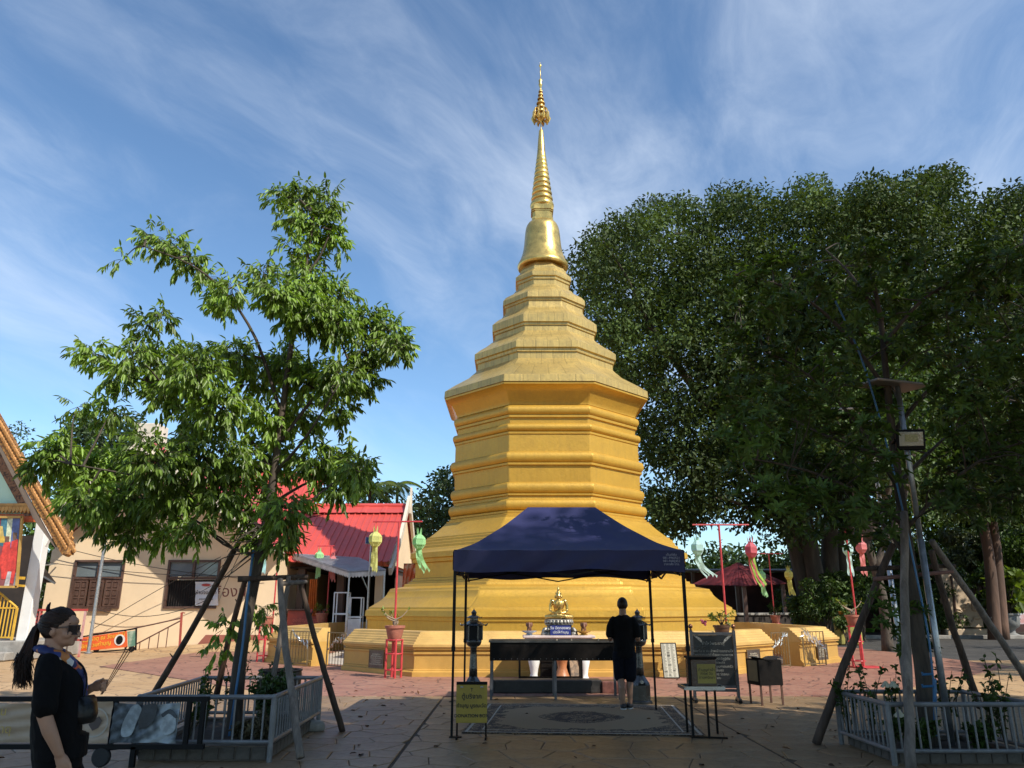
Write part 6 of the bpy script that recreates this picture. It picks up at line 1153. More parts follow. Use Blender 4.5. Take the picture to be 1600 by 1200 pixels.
def lantern(top, name_c, colr, label, drop=.12, sway=0.0, s=1.0, tail=None, tl_=.55):
    t = thing('paper_lantern', label, 'lantern', top, 'paper lanterns hanging from the red poles'); PM = mat('paper_' + name_c, colr, rough=.7, var=.08, scale=6, bump=.03, trans=.28); m_ = MB(); m_.tube([top, top - Z3 * drop], .004, 4); m_.build('cord', CABLE, t); c = top - Z3 * drop
    m_ = MB(); m_.lathe([(.055 * s, -.20 * s), (.085 * s, -.23 * s), (.155 * s, -.31 * s), (.16 * s, -.33 * s), (.16 * s, -.44 * s), (.155 * s, -.46 * s), (.085 * s, -.56 * s), (.06 * s, -.57 * s)][::-1], 6, c, R(12)); bd = m_.build('body', PM, t)
    m_ = MB()
    for k in range(6):
        a0 = R(12) + k * PI / 3; a1 = a0 + PI / 3
        for z0, z1, r0, r1 in ((-.23, -.31, .0865, .157), (-.33, -.44, .162, .162), (-.46, -.56, .157, .0865)):
            A_, B_ = c + Vector((r0 * s * math.cos(a0), r0 * s * math.sin(a0), z0 * s)), c + Vector((r1 * s * math.cos(a0), r1 * s * math.sin(a0), z1 * s)); m_.bar(A_, B_, .008 * s)
        for z, r_ in ((-.31, .158), (-.46, .158), (-.33, .162), (-.44, .162)): m_.bar(c + Vector((r_ * s * math.cos(a0), r_ * s * math.sin(a0), z * s)), c + Vector((r_ * s * math.cos(a1), r_ * s * math.sin(a1), z * s)), .008 * s)
    m_.build('paper_edge', mat('edge_' + name_c, tuple(min(1, q * 1.25 + .04) for q in colr), rough=.6), bd)
    m_ = MB()
    for k in range(6): a = R(12) + k * PI / 3; m_.add([c + Vector((.06 * s * math.cos(a - .45), .06 * s * math.sin(a - .45), -.20 * s)), c + Vector((.06 * s * math.cos(a + .45), .06 * s * math.sin(a + .45), -.20 * s)), c + Vector((.085 * s * math.cos(a), .085 * s * math.sin(a), -.03 * s)), c + Vector((.05 * s * math.cos(a), .05 * s * math.sin(a), -.18 * s))], [(0, 1, 2), (0, 2, 3), (1, 3, 2)])
    m_.build('crown', PM, t)
    for k in range(4):
        ox = (-.045 + .03 * k) * s; oy = rnd(-.03, .03); L_ = tl_ * s * rnd(.85, 1.1); m_ = MB()
        def f(u, v, ox=ox, oy=oy, L_=L_, k=k): return c + Vector((ox * (1 + v * .6) + (u - .5) * .055 * s + sway * L_ * v * v * (1 + .15 * k), oy + .02 * math.sin(v * 9 + k), -.565 * s - L_ * v * (1 - .25 * abs(sway) * v)))
        m_.grid(f, 1, 8); q = len(m_.v); e0, e1 = m_.v[-2], m_.v[-1]; mid = ((e0[0] + e1[0]) / 2, (e0[1] + e1[1]) / 2, e0[2] - .06 * s); m_.add([e0, e1, mid], [(0, 1, 2)])
        m_.build('tail', mat('paper_' + tail[0], tail[1], rough=.7, trans=.28) if tail and k % 2 else PM, t)
    return t
GRN, YLW, PNK, BLU, CYN = (.36, .66, .32), (.62, .62, .22), (.62, .13, .16), (.50, .70, .72), (.40, .66, .70)
g = gr(614, 1059); pot_stand(g.x, g.y, .88, 'red four-legged pot stand at the left front corner of the wall'); potted(g.x, g.y, .82, 'terracotta pot with bare twisted stems on the left front stand', 'desert_rose', 1.02)
a, b, z = t_pole(at(618, 950, g.y + .3).x, g.y + .3, 815, 583, 660, 'red T pole rising behind the pot with twisted stems'); lantern(Vector((at(588, 815, g.y + .3).x, a.y, z)), 'yellow', YLW, 'large yellow lantern at the left end of its crossbar before the red roof', .06); lantern(Vector((at(656, 815, g.y + .3).x, a.y, z)), 'green', GRN, 'large green lantern beside the stupa slope, right end of its crossbar', .12, .25)
fx = at(1128, 985, 18.9).x; pot_stand(fx, 18.9, .92, 'red pot stand hidden behind the black chant board'); potted(fx, 18.9, .90, 'pot of yellow-green leaves and pink flowers above the chant board', 'yellow', .85, mat('dark_striped_pot', (.10, .05, .025), rough=.4, var=.5, scale=5, stretch=(.2, .2, 9)))
a, b, z = t_pole(at(1133, 950, 19.3).x, 19.3, 820, 1082, 1170, 'red T pole rising behind the chant board'); lantern(Vector((at(1087, 820, 19.3).x, 19.3, z)), 'pale_blue', BLU, 'pale blue lantern with tails blown right, left of the chant board pole', .18, .45); lantern(Vector((at(1170, 820, 19.3).x, 19.3, z)), 'red', PNK, 'large red lantern with red and green tails by the pavilion roof', .24, .22, 1.0, ('lime', (.40, .62, .12)), .75)
g = gr(1342, 1043); pot_stand(g.x, g.y, 1.12, 'red pot stand with a broad foot plate at the right wall end', True); potted(g.x, g.y, 1.08, 'terracotta pot with pale stubs on the right wall end stand', 'desert_rose', .9)
a, b, z = t_pole(at(1336, 950, g.y + .35).x, g.y + .35, 820, 1315, 1337, 'red T pole with short crossbar at the right wall end', g.y + .9, g.y - .2); lantern(Vector((at(1320, 820, g.y + .8).x, g.y + .8, z)), 'pale_blue', BLU, 'pale blue lantern next to the pink one at the right wall end', .3); lantern(Vector((at(1341, 820, g.y - .1).x, g.y - .1, z)), 'pink', (.66, .22, .22), 'pink lantern at the right wall end beside its pale blue twin', .3)
x = at(1212, 970, 33.2).x; pot_stand(x, 33.2, 1.0, 'red pot stand behind the far right corner of the wall'); potted(x, 33.2, .98, 'low terracotta bowl plant on the far right wall corner', 'green', .9)
a, b, z = t_pole(at(1209, 950, 33.4).x, 33.4, 865, 1184, 1223, 'red T pole behind the far right corner of the wall'); lantern(Vector((at(1187, 865, 33.4).x, 33.4, z)), 'green', GRN, 'distant green lantern below the red one near the pavilion', .5, .1, 1.15); lantern(Vector((at(1229, 865, 33.3).x, 33.3, z - .1)), 'lemon', (.62, .58, .16), 'small distant yellow lantern right of the pavilion roof', .35, .1, 1.15)
x = at(512, 960, 33.3).x; pot_stand(x, 33.3, 1.0, 'red pot stand behind the far left corner of the wall'); a, b, z = t_pole(at(511, 950, 33.4).x, 33.4, 853, 496, 523, 'red T pole before the open hall, behind the far left wall corner'); lantern(Vector((at(500, 853, 33.4).x, 33.4, z)), 'green', GRN, 'small green lantern in front of the grey awning', .0, 0, 1.15); lantern(Vector((at(522, 853, 33.4).x, 33.4, z)), 'pink', (.66, .22, .22), 'small pink lantern in front of the grey awning', .2, .05, 1.1)
potted(at(503, 960, 33).x, 33.0, 1.0, 'leafy pot plant standing behind the left end of the golden wall', 'yellow', 1.1)
g = gr(411, 1034); pot_stand(g.x, g.y, 1.05, 'red pot stand at the far left end of the golden wall behind the young tree'); potted(g.x, g.y, 1.02, 'terracotta pot at the far left wall end behind the young tree', 'green', .9); a, b, z = t_pole(g.x + .1, g.y + .3, 830, 400, 424, 'red T pole behind the trunk of the young tree'); lantern(Vector((at(416, 830, g.y + .3).x, g.y + .3, z)), 'cyan', CYN, 'cyan lantern glimpsed through the young tree', .2)
# ================================================================== railed planters
def planter(corners, rt, rb, base_h, label, gap):
    c = [Vector((x, y, 0)) for x, y in corners]; ctr = sum(c, Vector()) / 4; t = thing('railed_planter', label, 'planter', ctr, 'railed tree planters'); inn = [p + (ctr - p).normalized() * .09 for p in c]
    m_ = MB(); n = 4; vs = [p + Z3 * z for z in (0, base_h) for p in inn]; in2 = [p + (ctr - p).normalized() * .16 for p in inn]; vs += [p + Z3 * base_h for p in in2] + [p + Z3 * (base_h - .05) for p in in2]
    fs = [(a * 4 + i, a * 4 + (i + 1) % 4, a * 4 + 4 + (i + 1) % 4, a * 4 + 4 + i) for a in range(3) for i in range(4)]; m_.add(vs, fs); m_.build('curb', mat('planter_curb', (.14, .11, .085), rough=.85, var=.3, scale=4, bump=.3), t)
    tl_ = MB()
    for i in range(4):
        a, b = inn[i], inn[(i + 1) % 4]; d = b - a; k = int(d.length / .16); nn = d.cross(Z3).normalized(); nn = nn if nn.dot(a - ctr) > 0 else -nn
        tile = MB().box((0, 0, 0), (d.length / k - .02, .02, base_h - .03), None, 0, .004).mesh('brick', mat('dark_curb_brick', (.10, .085, .07), rough=.8, var=.35, scale=5, bump=.2))
        for j in range(k): inst(tile, 'brick', t, a + d * (j + .5) / k + nn * .008 + Z3 * (base_h / 2), (0, 0, math.atan2(d.y, d.x)))
    m_ = MB(); 
    def so(u, v): p = in2[0].lerp(in2[1], u).lerp(in2[3].lerp(in2[2], u), v); return p + Z3 * (base_h - .045 + .03 * mnoise.noise(p * 4))
    m_.grid(so, 14, 14); m_.build('soil', SOIL, t, smooth=True)
    for p in c: m_ = MB(); m_.tube([p, p + Z3 * (rt + .01)], .030, 10); m_.ell(p + Z3 * (rt + .0), .033, None, 10, 6); m_.build('post', RAILP, t)
    for i in range(4):
        a, b = c[i], c[(i + 1) % 4]
        for z, r_ in ((rt, .026), (rb, .022)): m_ = MB(); m_.tube([a + Z3 * z, b + Z3 * z], r_, 10); m_.build('rail', RAILP, t)
        k = max(2, round((b - a).length / gap)); bal = MB().tube([(0, 0, rb), (0, 0, rt)], .0115, 8).mesh('baluster', RAILP)
        for j in range(1, k): inst(bal, 'baluster', t, a.lerp(b, j / k))
    return t
planter([(-4.12, 9.0), (-2.63, 9.0), (-2.70, 11.42), (-4.36, 11.42)], .655, .20, .15, 'grey pipe railed planter around the young drooping tree at left', .108)
planter([(4.06, 8.82), (5.68, 8.82), (5.62, 10.12), (4.04, 10.12)], .60, .14, .12, 'grey pipe railed planter with white roses around the slim tree at right', .10)
# undergrowth
def small_plant(x, y, z, h, n, label, kind='rose', spread=.2, mt=None, flowers=0):
    t = thing('rose_bush' if kind == 'rose' else 'shrub', label, 'plant', (x, y, z), 'plants in the railed planters'); m_ = MB(); lv = Leaves(); tips = []
    for k in range(n):
        a = rnd(0, 6.3); e_ = Vector((math.cos(a) * spread * rnd(.4, 1), math.sin(a) * spread * rnd(.4, 1), h * rnd(.6, 1.05))); P = smooth_path([Vector((x, y, z)) + e_ * .02, Vector((x, y, z)) + Vector((e_.x * .3 + rnd(-.04, .04), e_.y * .3, e_.z * .5)), Vector((x, y, z)) + e_], 3); m_.tube(P, [.008 - .0055 * i / (len(P) - 1) for i in range(len(P))], 5); tips.append(P[-1])
        for q in range(int(7 if kind == 'rose' else 22)):
            f = rnd(.35, 1) if kind == 'rose' else rnd(.15, 1); p = polyline_at(P, f)
            for s in range(3): lv.add(p + Vector(rvec(1)[0]) * .015, Vector(rvec(1)[0]) + Z3 * .25, Vector(rvec(1)[0]) + Z3, rnd(.05, .085), rnd(.028, .042))
    m_.build('stem', mat('thorny_stem', (.07, .06, .03), rough=.8, var=.4), t); link('leaves', lv.mesh('leaves', mt or LEAFD, ORG[t.name]), t)
    for k in range(flowers):
        m_ = MB(); c = tips[k] + Z3 * .02
        for ring, (r_, n_, tl) in enumerate(((.045, 7, .9), (.03, 6, .5), (.016, 5, .15))):
            for i in range(n_): a = 2 * PI * i / n_ + ring * .4; m_.ell(c + Vector((r_ * math.cos(a), r_ * math.sin(a), .012 * ring)), (.024, .008, .028), Euler((tl * .8, 0, a - PI / 2)), 8, 5)
        m_.build('flower', mat('cream_petal', (.70, .66, .50), rough=.6, var=.08, trans=.2), t, smooth=True)
for i, (px, py, Y, h, n, sp_, fl, lb) in enumerate(((1325, 1130, 9.95, .85, 7, .25, 0, 'sparse dark rose bush at the back left corner of the right planter'), (1365, 1140, 9.6, 1.0, 6, .22, 0, 'tall thin rose bush between the leaning pole and the slim trunk'), (1393, 1150, 9.1, .42, 5, .12, 1, 'low rose bush with one cream bloom at the front of the right planter'), (1402, 1140, 9.7, .82, 5, .1, 2, 'rose bush with two cream blooms high beside the grey pole'), (1490, 1140, 9.7, .9, 7, .25, 0, 'leggy rose bush right of the steel lamp pole'), (1545, 1140, 9.5, .95, 7, .2, 0, 'dark-leaved rose bush near the right edge of the planter'), (1570, 1145, 9.2, 1.0, 6, .2, 0, 'upright rose bush by the right end of the planter railing'))):
    p = at(px, py, Y); small_plant(p.x, Y, .08, h, n, lb, 'rose', sp_, None, fl)
for px, py, Y, h, n, sp_, lb, mt in ((1440, 1175, 9.2, .30, 16, .32, 'low green ground plant at the foot of the slim tree', LEAFD), (1535, 1175, 9.2, .26, 12, .25, 'low leafy plant at the front right of the right planter', LEAFD), (410, 1175, 9.35, .36, 14, .2, 'dry low shrub inside the front of the left planter', mat('dry_leaf', (.12, .10, .05), rough=.7, var=.3, island=.3)), (380, 1170, 9.4, .25, 10, .16, 'small dry tuft near the young tree trunk', mat('dry_leaf', (.12, .10, .05)))):
    p = at(px, py, Y); small_plant(p.x, Y, .1, h, n, lb, 'shrub', sp_, mt)
small_plant(-2.98, 10.0, .1, .80, 26, 'bushy green shrub by the right rail of the left planter', 'shrub', .30, mat('shrub_leaf', (.05, .095, .022), rough=.4, var=.3, island=.4, trans=.2))
small_plant(-3.85, 9.8, .1, .72, 6, 'leggy rose bush left of the young tree trunk', 'rose', .35); small_plant(-3.7, 10.9, .1, 1.0, 5, 'tall bare rose stems at the back of the left planter', 'rose', .35); small_plant(-3.95, 10.6, .1, .85, 4, 'thin rose stems beside the leaning timber pole', 'rose', .2)
dr = thing('black_drum', 'black plastic drum standing behind the young tree trunk', 'drum', (-3.45, 11.9, 0)); m_ = MB(); m_.lathe([(.28, 0), (.29, .02), (.30, .3), (.285, .31), (.285, .34), (.30, .35), (.31, .66), (.30, .72), (.285, .72), (.28, .66), (.02, .64)], 28, (-3.42, 11.9, 0)); m_.build('body', BLACKM, dr, angle=40); m_ = MB(); m_.tube([(-3.42 + .305 * math.cos(2 * PI * k / 28), 11.9 + .305 * math.sin(2 * PI * k / 28), .72) for k in range(29)], .014, 6); m_.build('rim', BLACKM, dr)
rk = MB(); rk.ell((0, 0, .05), (.16, .13, .09), None, 14, 8); rk.v = [tuple(Vector(v) * (1 + .25 * mnoise.noise(Vector(v) * 9))) for v in rk.v]; p = gr(492, 1142); rk.v = [(v[0] + p.x, v[1] + p.y, max(v[2], .001)) for v in rk.v]; rk.build('rock', CONC, smooth=True, label='flat grey rock at the back right corner of the left planter', cat='rock')
# ------------------------------------------------------------------ timber support poles
def pole(pts, r, mt, label, group, knots=3):
    P = smooth_path([Vector(p) for p in pts], 5); P = [p + Vector((rnd(-.008, .008), rnd(-.008, .008), 0)) for p in P]; m_ = MB(); k = len(P); m_.tube(P, [r * (1.08 - .22 * i / (k - 1)) * rnd(.95, 1.06) for i in range(k)], 10)
    t = m_.build('support_pole', mt, smooth=True, label=label, cat='pole', group=group); n_ = MB()
    for i in range(knots): p = polyline_at(P, rnd(.1, .85)); n_.tube([p, p + Vector((rnd(-.07, .07), -.02, rnd(.02, .08)))], [r * .35, r * .15], 6)
    n_.build('twig_stub', mt, t); return t
GL, GR_ = 'timber poles propping the young tree', 'timber poles propping the slim tree'
def pt(x0, y0, Y0, x1, y1, Y1, r, mt, lb, g_): return pole([at(x0, y0, Y0), at((x0 + x1) / 2 + rnd(-4, 4), (y0 + y1) / 2, (Y0 + Y1) / 2), at(x1, y1, Y1)], r, mt, lb, g_)
pt(236, 1092, 11.55, 372, 850, 10.5, .042, POLED, 'dark timber pole leaning from the back left of the left planter', GL)
pt(536, 1143, 11.1, 466, 900, 10.45, .040, POLED, 'dark timber pole standing right of the left planter, leaning left', GL)
pt(471, 1184, 9.05, 437, 905, 9.8, .042, POLEW, 'grey forked timber pole at the front right corner of the left planter', GL)
pt(421, 1105, 10.1, 452, 900, 10.2, .034, POLEW, 'thin grey timber pole crossing behind the forked pole', GL)
pt(338, 1085, 11.0, 384, 905, 10.4, .040, mat('red_brown_timber', (.13, .065, .04), rough=.85, var=.3, scale=6, bump=.3, bscale=24, stretch=(2, 2, .2)), 'red brown timber pole close behind the young tree trunk', GL)
pt(372, 905, 10.0, 480, 901, 10.35, .035, POLED, 'dark horizontal pole lashed across the props of the young tree', GL)
pt(440, 912, 9.85, 478, 909, 10.3, .03, POLEW, 'short pale horizontal stick below the dark cross pole of the young tree', GL)
pt(1275, 1163, 10.1, 1396, 850, 9.8, .048, POLED, 'thick dark timber pole leaning right outside the right planter', GR_)
pt(1424, 1205, 8.55, 1413, 800, 9.3, .050, POLEW, 'weathered grey timber pole standing upright in front of the right planter', GR_)
pt(1532, 1105, 10.3, 1455, 860, 9.7, .044, POLED, 'dark timber pole leaning left behind the steel lamp pole', GR_)
pt(1605, 1062, 10.6, 1455, 845, 9.7, .044, POLEW, 'grey timber pole leaning in from the right frame edge', GR_)
pt(1338, 889, 9.9, 1492, 884, 9.9, .030, POLED, 'dark horizontal pole lashed across the props of the slim tree', GR_)
pt(1365, 905, 9.75, 1490, 893, 9.6, .026, mat('reddish_stick', (.20, .10, .08), rough=.8, var=.2), 'thin reddish stick lashed under the cross pole of the slim tree', GR_)
BLUEP = mat('blue_pipe', (.03, .14, .30), rough=.4, var=.12, scale=6)
m_ = MB(); m_.tube(smooth_path([at(358, 1150, 9.95), at(368, 1085, 9.98), at(380, 1000, 10.0), at(388, 920, 10.05), at(396, 860, 10.1)], 4), .016, 8); m_.build('blue_hose', BLUEP, label='blue water hose climbing the young tree trunk', cat='hose')
bp_ = thing('blue_pipe', 'blue water pipe with two stub taps up the slim tree trunk', 'pipe', at(1462, 1150, 9.35)); m_ = MB(); m_.tube([at(1462, 1150, 9.35), at(1460, 1060, 9.37)], .022, 8); m_.tube(smooth_path([at(1458, 1060, 9.37), at(1450, 990, 9.4), at(1432, 900, 9.45), at(1402, 760, 9.45), at(1365, 620, 9.45), at(1338, 540, 9.4), at(1305, 470, 9.3)], 4), .012, 8); m_.build('pipe', BLUEP, bp_)
for y in (1053, 1072): m_ = MB(); m_.tube([at(1458, y, 9.36), at(1441, y + 1, 9.36), at(1441, y - 3, 9.36)], .014, 8); m_.build('stub_tap', BLUEP, bp_)
# ------------------------------------------------------------------ solar flood light poles
def flood(px, Y, ytop, yl, wl, panel, label, face):
    x = at(px, 900, Y).x; zt = at(px, ytop, Y).z; t = thing('solar_floodlight', label, 'floodlight', (x, Y, 0), 'solar floodlights on steel poles'); m_ = MB(); m_.tube([(x, Y, 0), (x, Y, zt * .55)], .040, 14); m_.tube([(x, Y, zt * .55 - .02), (x, Y, zt)], .034, 14); m_.build('pole', GALV, t, smooth=True)
    zl = at(px, yl, Y).z; M = Euler((R(12), 0, R(face))).to_matrix(); c = Vector((x, Y - .11, zl)); m_ = MB(); m_.box(c, (wl, .06, wl * .74), M, bev=.015); bd = m_.build('lamp_housing', BLACKM, t)
    m_ = MB(); m_.box(c + M @ Vector((0, -.032, .012)), (wl * .82, .012, wl * .50), M, bev=.004); m_.build('reflector', mat('frosted_reflector', (.46, .45, .38), rough=.3, metal=.3, var=.1, scale=3), bd); m_ = MB(); m_.box(c + M @ Vector((0, -.040, .02)), (wl * .45, .006, wl * .26), M); m_.build('led_panel', mat('led_yellow', (.50, .46, .25), rough=.5, var=.2, scale=60), bd)
    m_ = MB(); m_.bar(c + M @ Vector((-wl * .52, 0, 0)), c + M @ Vector((-wl * .52, .1, -.04)), .025); m_.bar(c + M @ Vector((wl * .52, 0, 0)), c + M @ Vector((wl * .52, .1, -.04)), .025); m_.bar(c + M @ Vector((-wl * .53, .1, -.04)), c + M @ Vector((wl * .53, .1, -.04)), .025); m_.build('bracket', BLACKM, bd)
    pc = Vector((x + panel[0], Y + .05, zt + .03)); M2 = Euler((R(panel[1]), R(panel[2]), R(8))).to_matrix(); m_ = MB(); m_.box(pc, (panel[3], panel[3] * .72, .03), M2, bev=.006); m_.build('solar_panel', mat('panel_back', (.30, .26, .23), rough=.5, var=.15), t); m_ = MB(); m_.box(pc + M2 @ Vector((0, 0, .018)), (panel[3] * .95, panel[3] * .67, .008), M2); m_.build('solar_cells', mat('solar_cells', (.03, .05, .11), rough=.15), t); m_ = MB(); m_.bar(Vector((x, Y, zt - .25)), pc - Z3 * .02, .02); m_.build('panel_strut', GALV, t)
flood(1447, 9.55, 604, 690, .36, (-.05, 6, 4, .74), 'steel pole with a black solar floodlight and panel in the right planter', -4)
flood(1391, 12.0, 640, 716, .36, (-.16, 14, -3, .75), 'second steel pole with dark solar floodlight behind the slim tree', 25)
# ================================================================== banner trolley at the left
bt = thing('banner_trolley', 'long black wheeled barrier with tan and grey printed banners at lower left', 'barrier', (-5.2, 8.72, 0)); Yt = 8.72
m_ = MB(); xl_, xr_ = -8.2, at(326, 1100, Yt).x
m_.bar((xl_, Yt, .665), (xr_, Yt, .665), .05); m_.bar((xl_, Yt, .20), (xr_, Yt, .20), .05)
for px in (178, 294, 316): x = at(px, 1120, Yt).x; m_.bar((x, Yt + .005, .20), (x, Yt + .005, .665), .045)
for x in (-6.4, -7.6): m_.bar((x, Yt, .20), (x, Yt, .665), .045)
m_.bar((at(172, 1165, Yt).x, Yt, .18), (at(200, 1160, Yt).x, Yt + .3, .17), .035); m_.bar((at(210, 1165, Yt).x, Yt, .0), (at(210, 1165, Yt).x, Yt, .2), .05); m_.build('frame', BLACKM, bt)
for px, dy in ((160, 0), (200, .42)): m_ = MB(); m_.lathe([(.02, -.03), (.085, -.03), (.098, -.015), (.098, .015), (.085, .03), (.02, .03)], 20); x = at(px, 1170, Yt).x; inst(m_.mesh('wheel', mat('black_rubber', (.015, .015, .016), rough=.6, var=.2)), 'wheel', bt, (x, Yt + dy, .10), (R(90), 0, 0))
def bann(x0, x1, z0, z1, mt, name):
    def f(u, v): return Vector((x0 + (x1 - x0) * u, Yt - .035 - .012 * math.sin(u * 12 + v * 3) * (.4 + v) - .01 * math.sin((u + v) * 21), z1 + (z0 - z1) * v + .02 * math.sin(PI * u) * (v - .6) - .012 * math.sin(u * PI) * (1 - v)))
    m_ = MB(); m_.grid(f, 48, 16); return m_.build(name, mt, bt, smooth=True)
xa, xb, xc = -7.2, at(177, 1125, Yt).x, at(281, 1125, Yt).x
bann(xa, xb - .01, .235, .645, mat('tan_banner_print', (.42, .30, .20), rough=.55, var=.14, scale=2.2, bump=.08, bscale=12, col2=(.50, .38, .28)), 'tan_banner')
def printmat():
    m = bpy.data.materials.new('grey_photo_print'); m.use_nodes = True; nt = m.node_tree; b = nt.nodes['Principled BSDF']; tc = N(nt, 'ShaderNodeTexCoord'); n1 = N(nt, 'ShaderNodeTexNoise', Scale=2.3, Detail=2.0, Distortion=1.2); L(nt, tc.outputs['Object'], n1.inputs['Vector']); n2 = N(nt, 'ShaderNodeTexNoise', Scale=16.0, Detail=6.0); L(nt, tc.outputs['Object'], n2.inputs['Vector'])
    ad = N(nt, 'ShaderNodeMath', _operation='MULTIPLY_ADD'); L(nt, n2.outputs[0], ad.inputs[0]); ad.inputs[1].default_value = .35; L(nt, n1.outputs[0], ad.inputs[2]); cr = N(nt, 'ShaderNodeValToRGB'); e = cr.color_ramp.elements; e[0].position = .52; e[0].color = (.02, .025, .03, 1); e[1].position = .82; e[1].color = (.36, .40, .42, 1); x = e.new(.64); x.color = (.11, .13, .15, 1); L(nt, ad.outputs[0], cr.inputs[0]); L(nt, cr.outputs[0], b.inputs['Base Color']); b.inputs['Roughness'].default_value = .5; return m
GP = printmat(); bann(xb + .01, xc, .235, .635, GP, 'photo_banner')
def blob(pts, dy, colr, nm):       # printed shapes of a mother and child picture, flat on the banner
    m_ = MB(); q = [at(a, b, Yt - .055 - dy) for a, b in pts]; m_.prism([(v.x, v.z) for v in smooth_path(q + [q[0]], 4)[:-1]], (0, Yt - .060 - dy + .002, 0), X3, Z3, .002); m_.build('printed_shape', mat(nm, colr, rough=.5, var=.3, scale=10), bt)
blob([(205, 1105), (215, 1100), (222, 1110), (214, 1128), (205, 1148), (190, 1150), (192, 1130)], .001, (.30, .34, .36), 'print_pale'); blob([(225, 1102), (245, 1100), (243, 1120), (232, 1135), (220, 1138), (216, 1125)], .002, (.045, .05, .055), 'print_dark'); blob([(255, 1118), (268, 1114), (275, 1124), (272, 1142), (258, 1148), (250, 1136)], .003, (.38, .42, .44), 'print_light'); blob([(252, 1116), (266, 1108), (277, 1118), (274, 1122), (264, 1115), (255, 1121)], .004, (.05, .06, .07), 'print_hood')
gl_ = mat('gold_letter', (.55, .38, .10), rough=.5); text('ขอเชิญเที่ยวงาน\nประเพณีไหว้พระธาตุ', .115, gl_, (-5.72, Yt - .062, .46), X3, Z3, bt, ext=.001, space=1.5)
m_ = MB(); c = at(148, 1125, Yt - .06); rr = .135
for r0, r1, mm in ((.145, .130, 'pale_ring'),):
    k = 40; vs = [(c.x + r_ * math.cos(2 * PI * i / k), Yt - .058, .44 + r_ * math.sin(2 * PI * i / k)) for r_ in (r0, r1) for i in range(k)]; m_.add(vs, [(i, (i + 1) % k, k + (i + 1) % k, k + i) for i in range(k)])
m_.build('round_emblem', mat('pale_ring', (.52, .46, .38), rough=.5), bt); m_ = MB(); m_.prism([(-.06, -.02), (-.02, .03), (.04, .06), (.08, .02), (.05, -.05), (-.01, -.08)], (c.x, Yt - .058, .44), X3, Z3, .001); m_.build('emblem_bird', mat('dark_bird', (.10, .07, .06)), bt)
# ================================================================== right background
pv = thing('red_pavilion', 'small pavilion with dark red sheet roof behind the right wall', 'pavilion', (at(1155, 960, 42).x, 42, 0)); apx_ = at(1153, 879, 42); cs_ = [at(1080, 914, 41.2), at(1163, 916, 37.8), at(1232, 912, 41.5), at(1150, 909, 46)]; DRED = mat('dark_red_sheet', (.15, .022, .026), rough=.5, var=.3, scale=1.5)
m_ = MB()
for i in range(4):
    P, Q = cs_[i], cs_[(i + 1) % 4]; k = 13
    for j in range(k):
        a, b = P.lerp(Q, j / k), P.lerp(Q, (j + .8) / k); n_ = (Q - P).cross(apx_ - P).normalized(); n_ = n_ if n_.z > 0 else -n_; off = n_ * (.05 if j % 2 else .02); m_.add([a + off, b + off, apx_ + n_ * .03], [(0, 1, 2)])
    m_.add([P, Q, apx_], [(0, 1, 2)])
m_.build('roof', DRED, pv)
for p in cs_: q = p.lerp(Vector((apx_.x, apx_.y, p.z)), .12); m_ = MB(); m_.bar((q.x, q.y, 0), q + Z3 * .1, .18); m_.build('post', DWOOD, pv)
m_ = MB(); m_.box((apx_.x + .2, 41.5, .62), (3.8, 2.2, 1.24), (0, 0, .5), bev=.02); m_.build('counter', DARKIN, pv); m_ = MB(); m_.box((apx_.x + .2, 41.5, 1.30), (4.0, 2.4, .12), (0, 0, .5), bev=.02); m_.build('counter_top', CONC, pv)
sh = thing('long_shed', 'long dark shed with low roof behind the trees and pavilion', 'shed', (18, 52, 0)); xs0, xs1 = at(1060, 950, 51).x, at(1700, 950, 51).x; ztop = at(1250, 893, 51).z; m_ = MB(); m_.box(((xs0 + xs1) / 2, 52.6, ztop / 2), (xs1 - xs0, .3, ztop)); m_.build('wall', mat('dark_red_brown_wall', (.07, .032, .026), rough=.85, var=.4, scale=.7), sh); m_ = MB(); m_.box(((xs0 + xs1) / 2, 51.6, ztop + .1), (xs1 - xs0 + .6, 2.4, .12), (R(5), 0, 0)); m_.build('roof', mat('dark_brown_sheet', (.10, .07, .055), rough=.7, var=.3, scale=1), sh)
for i in range(9): m_ = MB(); m_.box((xs0 + 1 + i * (xs1 - xs0 - 2) / 8, 50.7, ztop / 2), (.2, .2, ztop)); m_.build('post', DWOOD, sh)
m_ = MB(); p0, p1 = at(1222, 915, 50.3), at(1247, 958, 50.3); m_.box(((p0.x + p1.x) / 2, 50.3, 1.3), (p1.x - p0.x, .12, 2.6), bev=.02); dd = m_.build('door', mat('blue_grey_door', (.12, .17, .21), rough=.5, var=.15), sh); m_ = MB(); cxd = (p0.x + p1.x) / 2; m_.tube([(cxd + .34 * math.cos(2 * PI * k / 20), 50.22, 1.85 + .34 * math.sin(2 * PI * k / 20)) for k in range(17)], .05, 6); m_.box((cxd, 50.22, .7), (.8, .03, .5)); m_.build('ring_ornament', mat('pale_blue_grey', (.25, .31, .35)), dd)
hs = thing('boundary_hedge', 'dark leafy hedge along the back of the garden bed', 'hedge', (22, 62, 0)); lv = Leaves()
for i in range(120): clump_leaves(lv, (rnd(8, 75), 63 + rnd(-2, 2), rnd(.6, 5.6)), rnd(1.4, 2.2), 130, .5, .25)
link('foliage', lv.mesh('foliage', LEAFD, ORG[hs.name]), hs)
hs = thing('boundary_hedge', 'dark leafy hedge beyond the halls on the left', 'hedge', (-30, 72, 0)); lv = Leaves()
for i in range(80): clump_leaves(lv, (rnd(-70, 2), 74 + rnd(-2, 2), rnd(.6, 5.5)), rnd(1.4, 2.2), 110, .55, .27)
